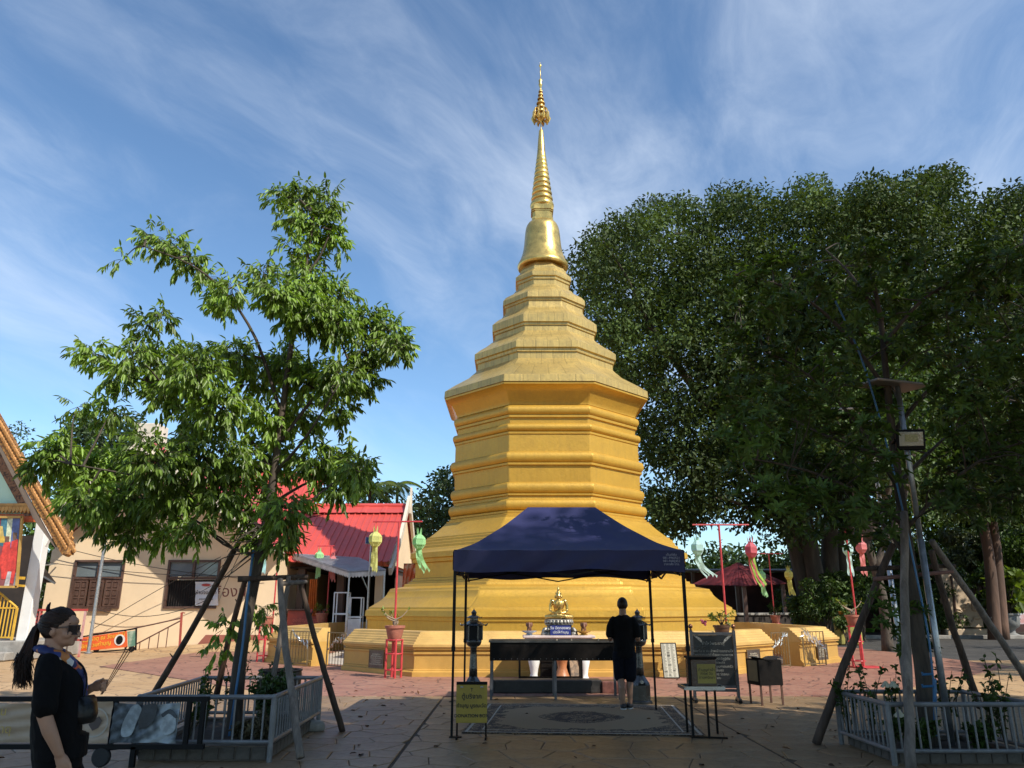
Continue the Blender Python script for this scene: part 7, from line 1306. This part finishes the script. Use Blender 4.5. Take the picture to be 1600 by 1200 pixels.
link('foliage', lv.mesh('foliage', LEAFD, ORG[hs.name]), hs)
fl_ = Leaves()
for k in range(170):
    x, y = rnd(-6, 7.5), rnd(7.6, 19); fl_.add((x, y, .010 if y < 15.4 else .012), (rnd(-1, 1), rnd(-1, 1), rnd(-.02, .12)), (rnd(-.3, .3), rnd(-.3, .3), 1), rnd(.05, .11), rnd(.02, .05))
o = link('fallen_leaves', fl_.mesh('fallen_leaves', mat('dry_brown_leaf', (.15, .075, .035), rough=.8, var=.3, island=.6), (0, 0, 0), .3, .2)); tag(o, 'dry brown leaves scattered over the paving', 'leaves', kind='stuff')
GB = 'garden shrubs behind the right wall'
def bush(px, py, Y, r_, n, label, mt=LEAFD, ll=.2, tall=1.0):
    c = at(px, py, Y); t = thing('garden_shrub', label, 'shrub', (c.x, Y, .02), GB); lv = Leaves(); m_ = MB()
    for k in range(n): q = Vector((c.x + rnd(-.7, .7) * r_, Y + rnd(-.5, .5) * r_, max(.3, c.z + rnd(-.8, .8) * r_ * tall))); m_.tube([(c.x + rnd(-.1, .1), Y, .02), q], [.04, .015], 5, cap=False); clump_leaves(lv, q, r_ * rnd(.35, .55), int(170 * r_), ll, ll * .42)
    m_.build('stem', BARK, t); link('foliage', lv.mesh('foliage', mt, ORG[t.name]), t)
bush(1285, 935, 37, 1.0, 9, 'dark shrub between the wall and the fig trunks'); bush(1340, 925, 40, 1.2, 9, 'broad-leaved dark shrub behind the right lantern pole', LEAFD, .3); bush(1420, 950, 43.8, 1.3, 10, 'dark shrub behind the grey timber pole'); bush(1478, 945, 45, 1.2, 8, 'dark shrub left of the standing stone'); bush(1250, 955, 38, .6, 6, 'small dark shrub near the blue grey door'); bush(1560, 930, 47.5, 1.6, 10, 'dark green shrub behind the standing stone', LEAFD, .3); bush(1510, 870, 50, 1.8, 9, 'pale-leaved shrub above the standing stone', mat('pale_leaf', (.11, .14, .06), rough=.35, var=.3, island=.4, trans=.2), .35); bush(1405, 965, 44.5, 1.0, 8, 'low dark shrub at the kerb left of the grey timber pole'); bush(1462, 968, 44.3, .9, 7, 'low dark shrub at the kerb beside the standing stone'); bush(1310, 930, 42, 1.3, 10, 'dense dark shrub at the foot of the fig trunks', LEAFD, .28); bush(1548, 955, 45.5, 1.1, 8, 'dark shrub between the standing stone and the urn', LEAFD, .3); bush(1225, 945, 46, .9, 6, 'dark shrub beside the pavilion counter'); bush(1590, 880, 49, 2.4, 12, 'big leafy shrub behind the urn at the right edge', LEAFD, .35); bush(1450, 900, 48, 2.0, 11, 'tall dark shrub behind the cross pole of the slim tree', LEAFD, .32); bush(1380, 900, 47, 1.8, 10, 'tall dark shrub behind the leaning tree', LEAFD, .3); bush(1320, 970, 35.5, .45, 5, 'low shrub beside the yellow trough')
yt = thing('yellow_trough', 'weathered yellow trough with small pots on it behind the right wall', 'trough', (at(1322, 975, 36).x, 36, 0)); c = at(1322, 962, 36); m_ = MB(); m_.box((c.x, 36, .62), (1.05, .5, 1.2), bev=.03); m_.build('body', mat('faded_yellow', (.36, .32, .08), rough=.7, var=.25, scale=3), yt); text('สวนสมุนไพร', .2, mat('faded_green_letter', (.16, .22, .08)), (c.x, 35.745, .9), X3, Z3, yt)
for dx, colr, nm, lb in ((-.18, (.42, .18, .03), 'orange_plastic', 'small orange pot standing on the yellow trough'), (.2, (.04, .28, .32), 'teal_plastic', 'small teal pot standing on the yellow trough')):
    m_ = MB(); m_.lathe([(.1, 0), (.15, .2), (.17, .21), (.15, .23), (.02, .2)], 14, (c.x + dx, 36, 1.22)); m_.build('small_pot', mat(nm, colr, rough=.5), smooth=True, label=lb, cat='pot', group='small pots on the yellow trough')
gbn = MB(); p = gr(1357, 990); gbn.lathe([(.3, 0), (.42, .28), (.45, .29), (.42, .31), (.38, .28), (.02, .05)], 20, (p.x, p.y, 0)); gbn.build('green_basin', mat('green_plastic', (.16, .42, .05), rough=.4), angle=40, label='bright green plastic basin on the lane beside the red stand', cat='basin')
ms = thing('standing_stone', 'tall pale carved standing stone with a seam by the kerb', 'monument', (at(1515, 985, 44.8).x, 44.8, .08)); SN = mat('pale_carved_stone', (.50, .38, .26), rough=.8, var=.15, scale=1.2, bump=.2, bscale=8, dirt=((.26, .17, .09), 1.6, .55, .6)); m_ = MB()
q = [at(a, b, 44.5) for a, b in ((1482, 980), (1476, 940), (1470, 905), (1476, 885), (1486, 889), (1500, 905), (1522, 935), (1533, 960), (1537, 980))]; m_.prism([(v.x, v.z) for v in smooth_path(q, 4)], (0, 45.0, 0), X3, Z3, .5); m_.build('slab', SN, ms)
m_ = MB(); m_.tube([at(1486, 900, 44.47), at(1491, 935, 44.47), at(1494, 972, 44.47)], .06, 6); m_.build('seam', mat('dark_seam', (.06, .03, .02)), ms); m_ = MB(); c = at(1510, 985, 44.6); m_.box((c.x, 44.8, .28), (2.6, .9, .4), bev=.05); m_.build('base', SN, ms); m_ = MB()
for k in range(14): p = at(rnd(1497, 1527), rnd(945, 972), 44.47); m_.ell(p, (rnd(.1, .25), .06, rnd(.05, .12)), (0, rnd(-1, 1), 0), 8, 5)
m_.build('carved_relief', SN, ms, smooth=True)
def urn(px, label, n, s):
    p = at(px, 995, 43.9); t = thing('urn_planter', label, 'planter', (p.x, 43.9, .02), None); m_ = MB(); m_.lathe([(.52, 0), (.55, .1), (.45, .16), (.26, .26), (.24, .40), (.30, .48), (.48, .60), (.55, .80), (.56, 1.15), (.62, 1.2), (.62, 1.3), (.5, 1.3), (.02, 1.25)], 24, (p.x, 43.9, .02)); m_.build('urn', mat('grey_cast_urn', (.20, .20, .19), rough=.7, var=.2, scale=2, bump=.15), t, angle=40); lv = Leaves(); m_ = MB()
    for k in range(n):
        e_ = Vector((rnd(-1.3, 1.3), rnd(-.9, .9), rnd(.3, 2.0))) * s; m_.tube([(p.x, 43.9, 1.2), Vector((p.x, 43.9, 1.25)) + e_ * .9], [.05, .02], 5); 
        for q in range(9): lv.add(Vector((p.x, 43.9, 1.3)) + e_ + Vector(rvec(1)[0]) * .1, Vector(rvec(1)[0]) + Z3 * .5, Vector(rvec(1)[0]) + Z3, rnd(.45, .8), rnd(.22, .34))
    m_.build('stem', BARK, t); link('leaves', lv.mesh('leaves', mat('broad_yellow_leaf', (.13, .19, .03), rough=.4, var=.3, scale=.8, island=.4, trans=.35), ORG[t.name]), t)
urn(1580, 'grey urn planter with broad yellow-green leaves at the right edge', 24, 1.0)
pb = thing('photo_board', 'pink and white photo board on yellow posts behind the urn', 'board', (at(1580, 970, 48).x, 48, 0)); c = at(1585, 955, 48); m_ = MB(); m_.box((c.x, 48, c.z), (3.2, .06, 1.5)); m_.build('print', mat('pink_print', (.55, .28, .26), rough=.5, var=.5, scale=2, col2=(.60, .62, .68)), pb)
for dx in (-1.7, 1.7): m_ = MB(); m_.box((c.x + dx, 47.95, 1.2), (.14, .14, 2.4)); m_.build('post', YEL, pb)
# ================================================================== people
SKIN = mat('skin', (.42, .235, .155), rough=.5, var=.07, scale=9, bump=.02, bscale=120); SKIN2 = mat('tanned_skin', (.34, .19, .125), rough=.5, var=.08, scale=9, bump=.02)
BLACKC = mat('black_cotton', (.006, .006, .007), rough=.9, var=.2, scale=9, bump=.06, bscale=60, spec=.15); HAIR = mat('dark_brown_hair', (.030, .014, .008), rough=.45, var=.4, scale=14, bump=0, island=.5, spec=.3); NAVYC = mat('navy_shorts_cloth', (.006, .007, .013), rough=.9, var=.2, scale=9, spec=.15)
def xf(me_or_mb, M):
    if isinstance(me_or_mb, MB): me_or_mb.v = [tuple(M @ Vector(v)) for v in me_or_mb.v]
    else: me_or_mb.transform(M)
    return me_or_mb
def chain(m_, pts, rs, n=12):
    m_.tube(pts, rs, n)
    for p, r_ in zip(pts, rs): m_.ell(p, r_, None, n, 8)
def ringz(m_, rows, n=28):
    m_.loft([[Vector((cx_ + rx * math.cos(2 * PI * k / n), cy_ + ry * math.sin(2 * PI * k / n), z)) for k in range(n)] for z, cx_, cy_, rx, ry in rows])
def finger(m_, base, d, up, L_, r_, bend):        # three phalanges bending towards -up
    p = Vector(base); d = Vector(d).normalized(); up = Vector(up).normalized(); ax = d.cross(up).normalized(); pts = [p.copy()]; f = (.45, .32, .23); th = 0
    for k in range(3): th += bend[k]; dd = Matrix.Rotation(-th, 3, ax) @ d; p = p + dd * L_ * f[k]; pts.append(p.copy())
    chain(m_, pts, [r_ * 1.05, r_, r_ * .92, r_ * .8], 8)
def wrinkle(me, amp, sc_, seed=0):
    nrm = [v.normal.copy() for v in me.vertices]
    for v, n_ in zip(me.vertices, nrm): q = Vector((v.co.x * 1.0, v.co.y * 1.0, v.co.z * .55)) * sc_; v.co += n_ * amp * (mnoise.noise(q + Vector((seed, 0, 0))) + .5 * mnoise.noise(q * 2.3))
# ---------------------------------------------------------------- woman in black, walking to the right
W0 = at(93, 990, 4.72); W0.z = 0; WM = Matrix.Translation(W0) @ Matrix.Rotation(R(25), 4, 'Z')
def turn(v):      # head turned a little towards the viewpoint
    t = min(max((v[2] - 1.335) / .07, 0), 1); a = -R(17) * t * t * (3 - 2 * t); x, y = v[0] + .015, v[1]; q = min(max((v[0] - .10) / .12, 0), 1) if v[2] > .9 else 0; sh = max(0, 1.30 - v[2]) * .17 * (1 - q * q * (3 - 2 * q)); return (x * math.cos(a) - y * math.sin(a) - .015 + sh, x * math.sin(a) + y * math.cos(a), v[2])
def wx(o):
    if isinstance(o, MB): o.v = [turn(v) for v in o.v]
    else:
        for v in o.vertices: v.co = turn(v.co)
    return xf(o, WM)
wo = thing('person', 'woman in black with sunglasses, ponytail and printed neck scarf walking with incense', 'person', W0)
m_ = MB()
m_.ell((0.0, 0, 1.497), (.094, .076, .094)); m_.ell((.022, 0, 1.452), (.070, .063, .066)); m_.ell((.040, 0, 1.420), (.050, .048, .040)); m_.ell((.072, 0, 1.402), (.022, .024, .018)); m_.ell((.066, 0, 1.520), (.030, .056, .030))
m_.tube([(.086, 0, 1.492), (.104, 0, 1.462), (.113, 0, 1.447)], [.009, .012, .014], 8); m_.ell((.110, 0, 1.445), (.013, .015, .011)); 
for s in (-1, 1): m_.ell((.099, s * .011, 1.443), (.011, .009, .009)); m_.ell((.058, s * .045, 1.452), (.032, .022, .026)); m_.ell((-.008, s * .077, 1.468), (.020, .008, .030)); m_.ell((-.012, s * .081, 1.472), (.024, .006, .026), (0, R(10), s * .3))
m_.ell((.085, 0, 1.424), (.016, .024, .010)); m_.tube([(-.022, 0, 1.46), (-.020, 0, 1.36), (-.02, 0, 1.30)], [.050, .050, .062], 16); ringz(m_, [(1.20, .01, 0, .09, .13), (1.28, 0, 0, .08, .14), (1.335, -.012, 0, .06, .10), (1.36, -.018, 0, .05, .06)])
# near arm hangs down
chain(m_, [(-.02, -.175, 1.285), (-.035, -.222, 1.16), (-.035, -.240, 1.035), (-.012, -.238, .95), (.028, -.222, .835)], [.052, .048, .041, .040, .027], 14)
m_.ell((.045, -.215, .785), (.036, .020, .050), (0, R(-14), 0)); m_.ell((.034, -.214, .81), (.030, .021, .03))
for k in range(4): finger(m_, (.020 + .0165 * k, -.214, .752 + .004 * abs(k - 1.5) - .004 * (k > 1)), (-.10 + .05 * k, .02, -1), (-.6, -1, 0) if k else (-.7, -1, 0), (.070, .078, .075, .058)[k], .0086, (.22 + .05 * k, .32, .25))
finger(m_, (.068, -.222, .800), (.55, -.1, -.85), (1, .2, .4), .062, .0098, (.15, .2, .1))
# far arm bent, hand closed round the incense
chain(m_, [(-.02, .175, 1.285), (.0, .215, 1.16), (.015, .225, 1.06), (.10, .18, 1.085), (.205, .115, 1.135)], [.052, .047, .041, .037, .026], 14)
m_.ell((.240, .098, 1.150), (.044, .022, .034), (0, R(-18), R(-30))); hc = Vector((.268, .082, 1.150))
for k in range(4): z = 1.176 - .0175 * k; finger(m_, (.268, .098 - .002 * k, z), (.9, -.35, .12 - .06 * k), (.35, .9, 0), (.070, .076, .070, .056)[k], .0086, (.55, 1.25, .9))
finger(m_, (.238, .078, 1.172), (.75, -.35, .45), (.3, .9, .1), .062, .0096, (.25, .5, .4))
for s in (-1, 1): chain(m_, [(0, s * .09, .84), (.03 + s * .09, s * .095, .48), (-.03 + s * .16, s * .09, .09)], [.085, .062, .04], 14); m_.ell((.04 + s * .16, s * .09, .045), (.11, .042, .04))
m_.ell((0, 0, .88), (.12, .15, .10)); m_.ell((0, 0, 1.05), (.09, .12, .22))
me = remesh(m_, .0058, 3); put(wx(me), 'body', SKIN, wo)
m_ = MB(); ringz(m_, [(.775, .01, 0, .155, .200), (.80, .01, 0, .160, .203), (.90, .014, 0, .168, .205), (1.0, .02, 0, .165, .195), (1.10, .022, 0, .160, .185), (1.18, .024, 0, .158, .185), (1.26, .005, 0, .125, .190), (1.315, -.012, 0, .090, .160), (1.345, -.018, 0, .070, .092), (1.36, -.018, 0, .062, .072)])
for s in (-1, 1): chain(m_, [(-.017, s * .182, 1.282), (-.03, s * .222, 1.19), (-.035, s * .248, 1.09)] if s < 0 else [(-.015, .182, 1.282), (.0, .222, 1.18), (.012, .232, 1.09)], [.072, .077, .078], 16)
m_.ell((.10, -.06, 1.15), (.07, .07, .06)); m_.ell((.10, .06, 1.15), (.07, .07, .06))
m_.v = [(.012 + (a - .012) * .88, b * .95, c) for a, b, c in m_.v]; me = remesh(m_, .009, 4); wrinkle(me, .010, 13); put(wx(me), 'loose_shirt', BLACKC, wo)
m_ = MB(); ringz(m_, [(.72, .0, 0, .125, .165), (.80, .0, 0, .130, .165), (.92, .0, 0, .12, .155)])
for s in (-1, 1): chain(m_, [(0, s * .09, .80), (.03 + s * .09, s * .098, .46), (-.03 + s * .16, s * .092, .16)], [.090, .085, .080], 16)
me = remesh(m_, .013, 4); wrinkle(me, .008, 9, 3); put(wx(me), 'trousers', BLACKC, wo)
m_ = MB()
for s in (-1, 1): m_.ell((.05 + s * .16, s * .09, .04), (.13, .05, .045), None, 16, 10)
m_.v = [(a, b, max(c, 0)) for a, b, c in m_.v]; wx(m_).build('shoe', BLACKC, wo, smooth=True)
# hair: scalp shell and strands gathered into a ponytail
EC, ER = Vector((-.016, 0, 1.505)), Vector((.100, .086, .099)); KN = Vector((-.112, 0, 1.520)); m_ = MB()
hc_ = MB(); hc_.ell(EC, (.097, .083, .096), None, 48, 30)
keep = []
for f in hc_.f:
    c = sum((Vector(hc_.v[i]) for i in f), Vector()) / len(f)
    if c.x < -.012 + max(0, c.z - 1.465) * .95 and c.z > 1.41: keep.append(f)
hc_.f = keep; hc_.m = [0] * len(keep); hair = wx(hc_).build('hair', HAIR, wo, smooth=True); m_ = MB()
for i in range(620):
    v = rnd(-1, 1) * 1.5; side = math.sin(v); z = 1.455 + .148 * math.cos(v) * rnd(.93, 1.0) if abs(v) < 1.2 else rnd(1.44, 1.50); z = min(max(z, 1.43), 1.602); xs_ = -.012 + max(0, z - 1.465) * .9 - rnd(-.018, .05) * rnd(0, 1)
    d = Vector(((xs_ - EC.x) / ER.x, side * .9, (z - EC.z) / ER.z)).normalized(); dk = Vector((-.96, side * .08, .12)).normalized(); P = []
    for k in range(8): q = d.lerp(dk, (k / 7)).normalized(); P.append(EC + Vector((q.x * ER.x, q.y * ER.y, q.z * ER.z)) * rnd(.99, 1.045))
    sp_ = Vector((rnd(-.022, .022), rnd(-.03, .03), 0)); l_ = rnd(.14, .29); P += [KN + sp_ * .2, KN + Vector((-.020, 0, -.030)) + sp_ * .6, KN + Vector((-.032, 0, -.10)) + sp_ * 1.0, KN + Vector((-.034 - rnd(0, .015), 0, -.18)) + sp_ * 1.2, KN + Vector((-.046 - rnd(-.01, .02), 0, -.09 - l_ * .55)) + sp_ * 1.4, KN + Vector((-.055 - rnd(-.03, .025), rnd(-.02, .02), -.08 - l_)) + sp_ * 1.6]
    m_.tube(P, [.0026] * 8 + [.0032, .0034, .0034, .003, .0024, .0010], 4, cap=False)
wx(m_).build('hair_strands', HAIR, hair, smooth=True)
m_ = MB(); m_.tube([(-.070, -.03, 1.575), (-.075, -.025, 1.605), (-.070, -.02, 1.632)], [.012, .010, .004], 8); m_.tube([(-.088, .02, 1.57), (-.095, .015, 1.60), (-.092, .01, 1.622)], [.012, .010, .004], 8); m_.ell((-.098, 0, 1.55), (.022, .035, .016)); wx(m_).build('hair_clip', BLACKM, wo, smooth=True)
# face details
m_ = MB(); m_.ell((.098, 0, 1.4285), (.0075, .021, .0055), None, 12, 8); m_.ell((.096, 0, 1.4185), (.008, .018, .006), None, 12, 8); wx(m_).build('lips', mat('lip', (.34, .10, .09), rough=.4), wo, smooth=True)
m_ = MB()
for s in (-1, 1): m_.tube([(.085, s * .016, 1.513), (.083, s * .034, 1.517), (.068, s * .056, 1.511)], [.003, .0035, .002], 6)
wx(m_).build('eyebrow', HAIR, wo, smooth=True)
gl = MB()
for s in (-1, 1):
    def f(u, v, s=s): a = (u - .5) * .062; return Vector((.106 - 7.5 * (abs(s * .037 + a) ** 2) - .004 * (v - .5), s * .036 + a * (1 - .22 * v), 1.499 - .047 * v))
    gl.grid(f, 8, 6)
sg_ = wx(gl).build('sunglasses', mat('dark_lens', (.018, .010, .010), rough=.06, spec=.8, bump=0), wo, smooth=True); m_ = MB()
for s in (-1, 1):
    def rim(u, v, s=s): a = (u - .5) * .066; return Vector((.108 - 7.5 * (abs(s * .037 + a) ** 2), s * .036 + a * (1 - .22 * v), 1.501 - .051 * v))
    loop = [rim(k / 6, 0) for k in range(7)] + [rim(1, k / 4) for k in range(1, 5)] + [rim(1 - k / 6, 1) for k in range(1, 7)] + [rim(0, 1 - k / 4) for k in range(1, 5)]; m_.tube(loop, .0028, 6); m_.bar(rim(1, .15) if s > 0 else rim(0, .15), (-.012, s * .079, 1.486), .003, .010)
m_.tube([(.106, -.008, 1.486), (.108, 0, 1.488), (.106, .008, 1.486)], .0028, 6); wx(m_).build('frame', mat('brown_frame', (.06, .035, .03), rough=.25), sg_)
sm = bpy.data.materials.new('printed_scarf'); sm.use_nodes = True; nt = sm.node_tree; tc = N(nt, 'ShaderNodeTexCoord'); n1 = N(nt, 'ShaderNodeTexVoronoi', Scale=22.0); L(nt, tc.outputs['Object'], n1.inputs['Vector']); s3 = N(nt, 'ShaderNodeSeparateXYZ'); L(nt, n1.outputs['Color'], s3.inputs[0]); cr = N(nt, 'ShaderNodeValToRGB'); cr.color_ramp.interpolation = 'CONSTANT'; e = cr.color_ramp.elements; e[0].position = 0; e[0].color = (.02, .03, .12, 1); e[1].position = .5; e[1].color = (.62, .10, .03, 1)
for p_, c_ in ((.66, (.03, .05, .20, 1)), (.80, (.62, .60, .58, 1)), (.9, (.55, .20, .05, 1))): x = e.new(p_); x.color = c_
L(nt, s3.outputs[0], cr.inputs[0]); L(nt, cr.outputs[0], nt.nodes['Principled BSDF'].inputs['Base Color']); nt.nodes['Principled BSDF'].inputs['Roughness'].default_value = .6
m_ = MB()
for s in (-1, 1):
    P = smooth_path([Vector(p) for p in ((-.085, 0, 1.375), (-.068, s * .055, 1.372), (-.015, s * .080, 1.352), (.055, s * .066, 1.318), (.105, s * .040, 1.270), (.148, s * .012, 1.215))], 5); m_.tube(P, [.030 + .012 * math.sin(PI * i / (len(P) - 1)) + .003 * math.sin(i * 2.1) for i in range(len(P))], 12, flat=.62)
    P = smooth_path([Vector(p) for p in ((.140, s * .012, 1.225), (.168, s * .022, 1.165), (.176, s * .030, 1.10))], 5); m_.tube(P, [.020 + .014 * i / (len(P) - 1) for i in range(len(P))], 10, flat=.35)
m_.ell((.148, 0, 1.212), (.026, .032, .026)); me = m_.mesh('scarf', sm); wrinkle(me, .006, 30); put(wx(me), 'scarf', sm, wo)
# bag and incense are held, so they stand on their own
hb = thing('handbag', 'black leather shoulder bag hanging in front of the woman in black', 'bag', WM @ Vector((.22, -.05, .95))); m_ = MB(); ringz(m_, [(.94, .195, -.045, .050, .080), (.95, .20, -.045, .065, .105), (1.00, .20, -.045, .072, .115), (1.07, .195, -.045, .062, .108), (1.115, .19, -.045, .045, .098), (1.125, .19, -.045, .030, .09)]); me = m_.mesh('b', BLACKM); wrinkle(me, .004, 20); LB = mat('black_leather', (.008, .008, .009), rough=.32, var=.2, scale=20, bump=.05, spec=.3); put(xf(me, WM @ Matrix.Translation((.200, -.045, 1.03)) @ Matrix.Rotation(R(-25), 4, 'Z') @ Matrix.Scale(.80, 4) @ Matrix.Translation((-.200, .045, -1.03))), 'bag_body', LB, hb)
m_ = MB(); m_.tube(smooth_path([Vector(p) for p in ((.175, -.10, 1.11), (.178, -.07, 1.20), (.13, .02, 1.28), (.02, .11, 1.345), (-.06, .12, 1.33))], 5), .007, 6); wx(m_).build('strap', LB, hb, smooth=True)
ic = thing('incense_sticks', 'three thin incense sticks held upright by the woman in black', 'incense', WM @ Vector((.27, .07, 1.1)))
for k in range(3): m_ = MB(); a = Vector((.262 + .004 * k, .074, 1.10)); m_.tube([a, a + Vector((.105 + .012 * k, -.02 + .012 * k, .275))], [.0026, .0030], 6); wx(m_).build('stick', mat('brown_incense', (.24, .12, .07), rough=.8), ic)
# ---------------------------------------------------------------- man in dark clothes, seen from behind
N0 = gr(979, 1109); N0.z = .012; NM = Matrix.Translation(N0) @ Matrix.Rotation(R(-10), 4, 'Z')
mn = thing('person', 'man in black shirt and dark shorts standing with his back turned before the altar', 'person', N0)
m_ = MB(); m_.ell((0, .0, 1.655), (.079, .098, .098)); m_.ell((0, .03, 1.605), (.062, .072, .070)); m_.ell((0, .055, 1.572), (.045, .042, .036)); m_.tube([(0, .095, 1.655), (0, .122, 1.615)], [.010, .017], 8); m_.ell((0, .088, 1.583), (.024, .014, .009))
for s in (-1, 1): m_.ell((s * .082, .0, 1.635), (.010, .022, .034)); m_.ell((s * .03, .088, 1.655), (.018, .01, .008))
m_.tube([(0, -.012, 1.62), (0, -.02, 1.50), (0, -.015, 1.44)], [.060, .060, .08], 16); m_.ell((0, 0, 1.2), (.15, .10, .3)); m_.ell((0, 0, .9), (.15, .11, .14))
for s in (-1, 1):
    chain(m_, [(s * .165, -.012, 1.375), (s * .205, -.03, 1.26), (s * .232, -.03, 1.12), (s * .235, .10, 1.08), (s * .15, .25, 1.13)], [.046, .046, .042, .039, .028], 14); m_.ell((s * .115, .285, 1.14), (.032, .048, .02), (0, 0, s * .5))
    for k in range(4): finger(m_, (s * (.135 - .016 * k), .315 + .006 * (k == 1), 1.142), (-s * .35, 1, .1), (0, 0, 1), (.070, .078, .074, .058)[k], .009, (.3, .5, .4))
    finger(m_, (s * .09, .27, 1.15), (-s * .8, .6, .2), (0, 0, 1), .06, .010, (.2, .3, .2))
FT_ = ((-.055, -.05), (.062, .04))
for s, (fx_, fy_) in zip((-1, 1), FT_): chain(m_, [(s * .095, 0, .86), (s * .082, fy_ * .5 + .01, .49), (fx_ + s * .0, fy_ - .035, .33), (fx_, fy_ - .015, .085)], [.092, .062, .058, .036], 14); m_.ell((fx_ - .01 * s, fy_ + .05, .042), (.044, .125, .04))
me = remesh(m_, .009, 3); put(xf(me, NM), 'body', SKIN2, mn)
m_ = MB(); ringz(m_, [(.80, 0, 0, .195, .145), (.86, 0, 0, .200, .150), (1.0, 0, 0, .195, .145), (1.15, 0, -.005, .200, .140), (1.28, 0, -.012, .215, .135), (1.38, 0, -.015, .205, .115), (1.44, 0, -.015, .15, .09), (1.475, 0, -.015, .085, .075)])
for s in (-1, 1): chain(m_, [(s * .180, -.012, 1.385), (s * .225, -.028, 1.29), (s * .250, -.030, 1.17)], [.070, .078, .077], 16)
m_.v = [(a * .91, b * .95, c) for a, b, c in m_.v]; me = remesh(m_, .011, 4); wrinkle(me, .012, 10, 5); put(xf(me, NM), 't_shirt', BLACKC, mn)
m_ = MB(); ringz(m_, [(.78, 0, 0, .170, .130), (.95, 0, 0, .178, .130)])
for s in (-1, 1): chain(m_, [(s * .092, 0, .84), (s * .092, .0, .66), (s * .090, .005, .50)], [.105, .100, .098], 16)
me = remesh(m_, .012, 4); wrinkle(me, .008, 9, 8); put(xf(me, NM), 'shorts', NAVYC, mn)
m_ = MB(); m_.ell((0, -.012, 1.655), (.088, .103, .112), None, 36, 24); kf = []
for f in m_.f:
    c = sum((Vector(m_.v[i]) for i in f), Vector()) / len(f)
    if c.y < .045 + (c.z - 1.68) * .6 and c.z > 1.572 + max(0, c.y + .04) * .9: kf.append(f)
m_.f = kf; m_.m = [0] * len(kf); xf(m_, NM).build('hair', HAIR, mn, smooth=True)
for s, (fx_, fy_) in zip((-1, 1), FT_):
    m_ = MB(); m_.ell((fx_ - .01 * s, fy_ + .045, .048), (.055, .145, .055), None, 18, 10); m_.v = [(a, b, max(c, .0)) for a, b, c in m_.v]; sh_ = xf(m_, NM).build('shoe', mat('black_trainer', (.02, .02, .022), rough=.6), mn, smooth=True); m_ = MB(); m_.lathe([(.052, 0), (.056, .006), (.054, .022)], 20, (fx_ - .01 * s, fy_ + .045, -.002), 0, 0, True, 1.0, 2.62)
    for k in range(3): m_.bar((fx_ - .01 * s - .047, fy_ + .0 + k * .045, .05), (fx_ - .01 * s - .03, fy_ + .02 + k * .045, .088), .007, .012); m_.bar((fx_ - .01 * s + .047, fy_ + .0 + k * .045, .05), (fx_ - .01 * s + .03, fy_ + .02 + k * .045, .088), .007, .012)
    xf(m_, NM).build('sole', mat('white_sole', (.45, .45, .44), rough=.6), sh_)
m_ = MB()
for s in (-1, 1): m_.tube([(s * .083, .0, 1.66), (s * .078, .085, 1.662)], .003, 5); m_.tube([(s * .05 + .028 * math.cos(2 * PI * k / 14), .102, 1.655 + .02 * math.sin(2 * PI * k / 14)) for k in range(15)], .003, 5)
xf(m_, NM).build('spectacles', BLACKM, mn)
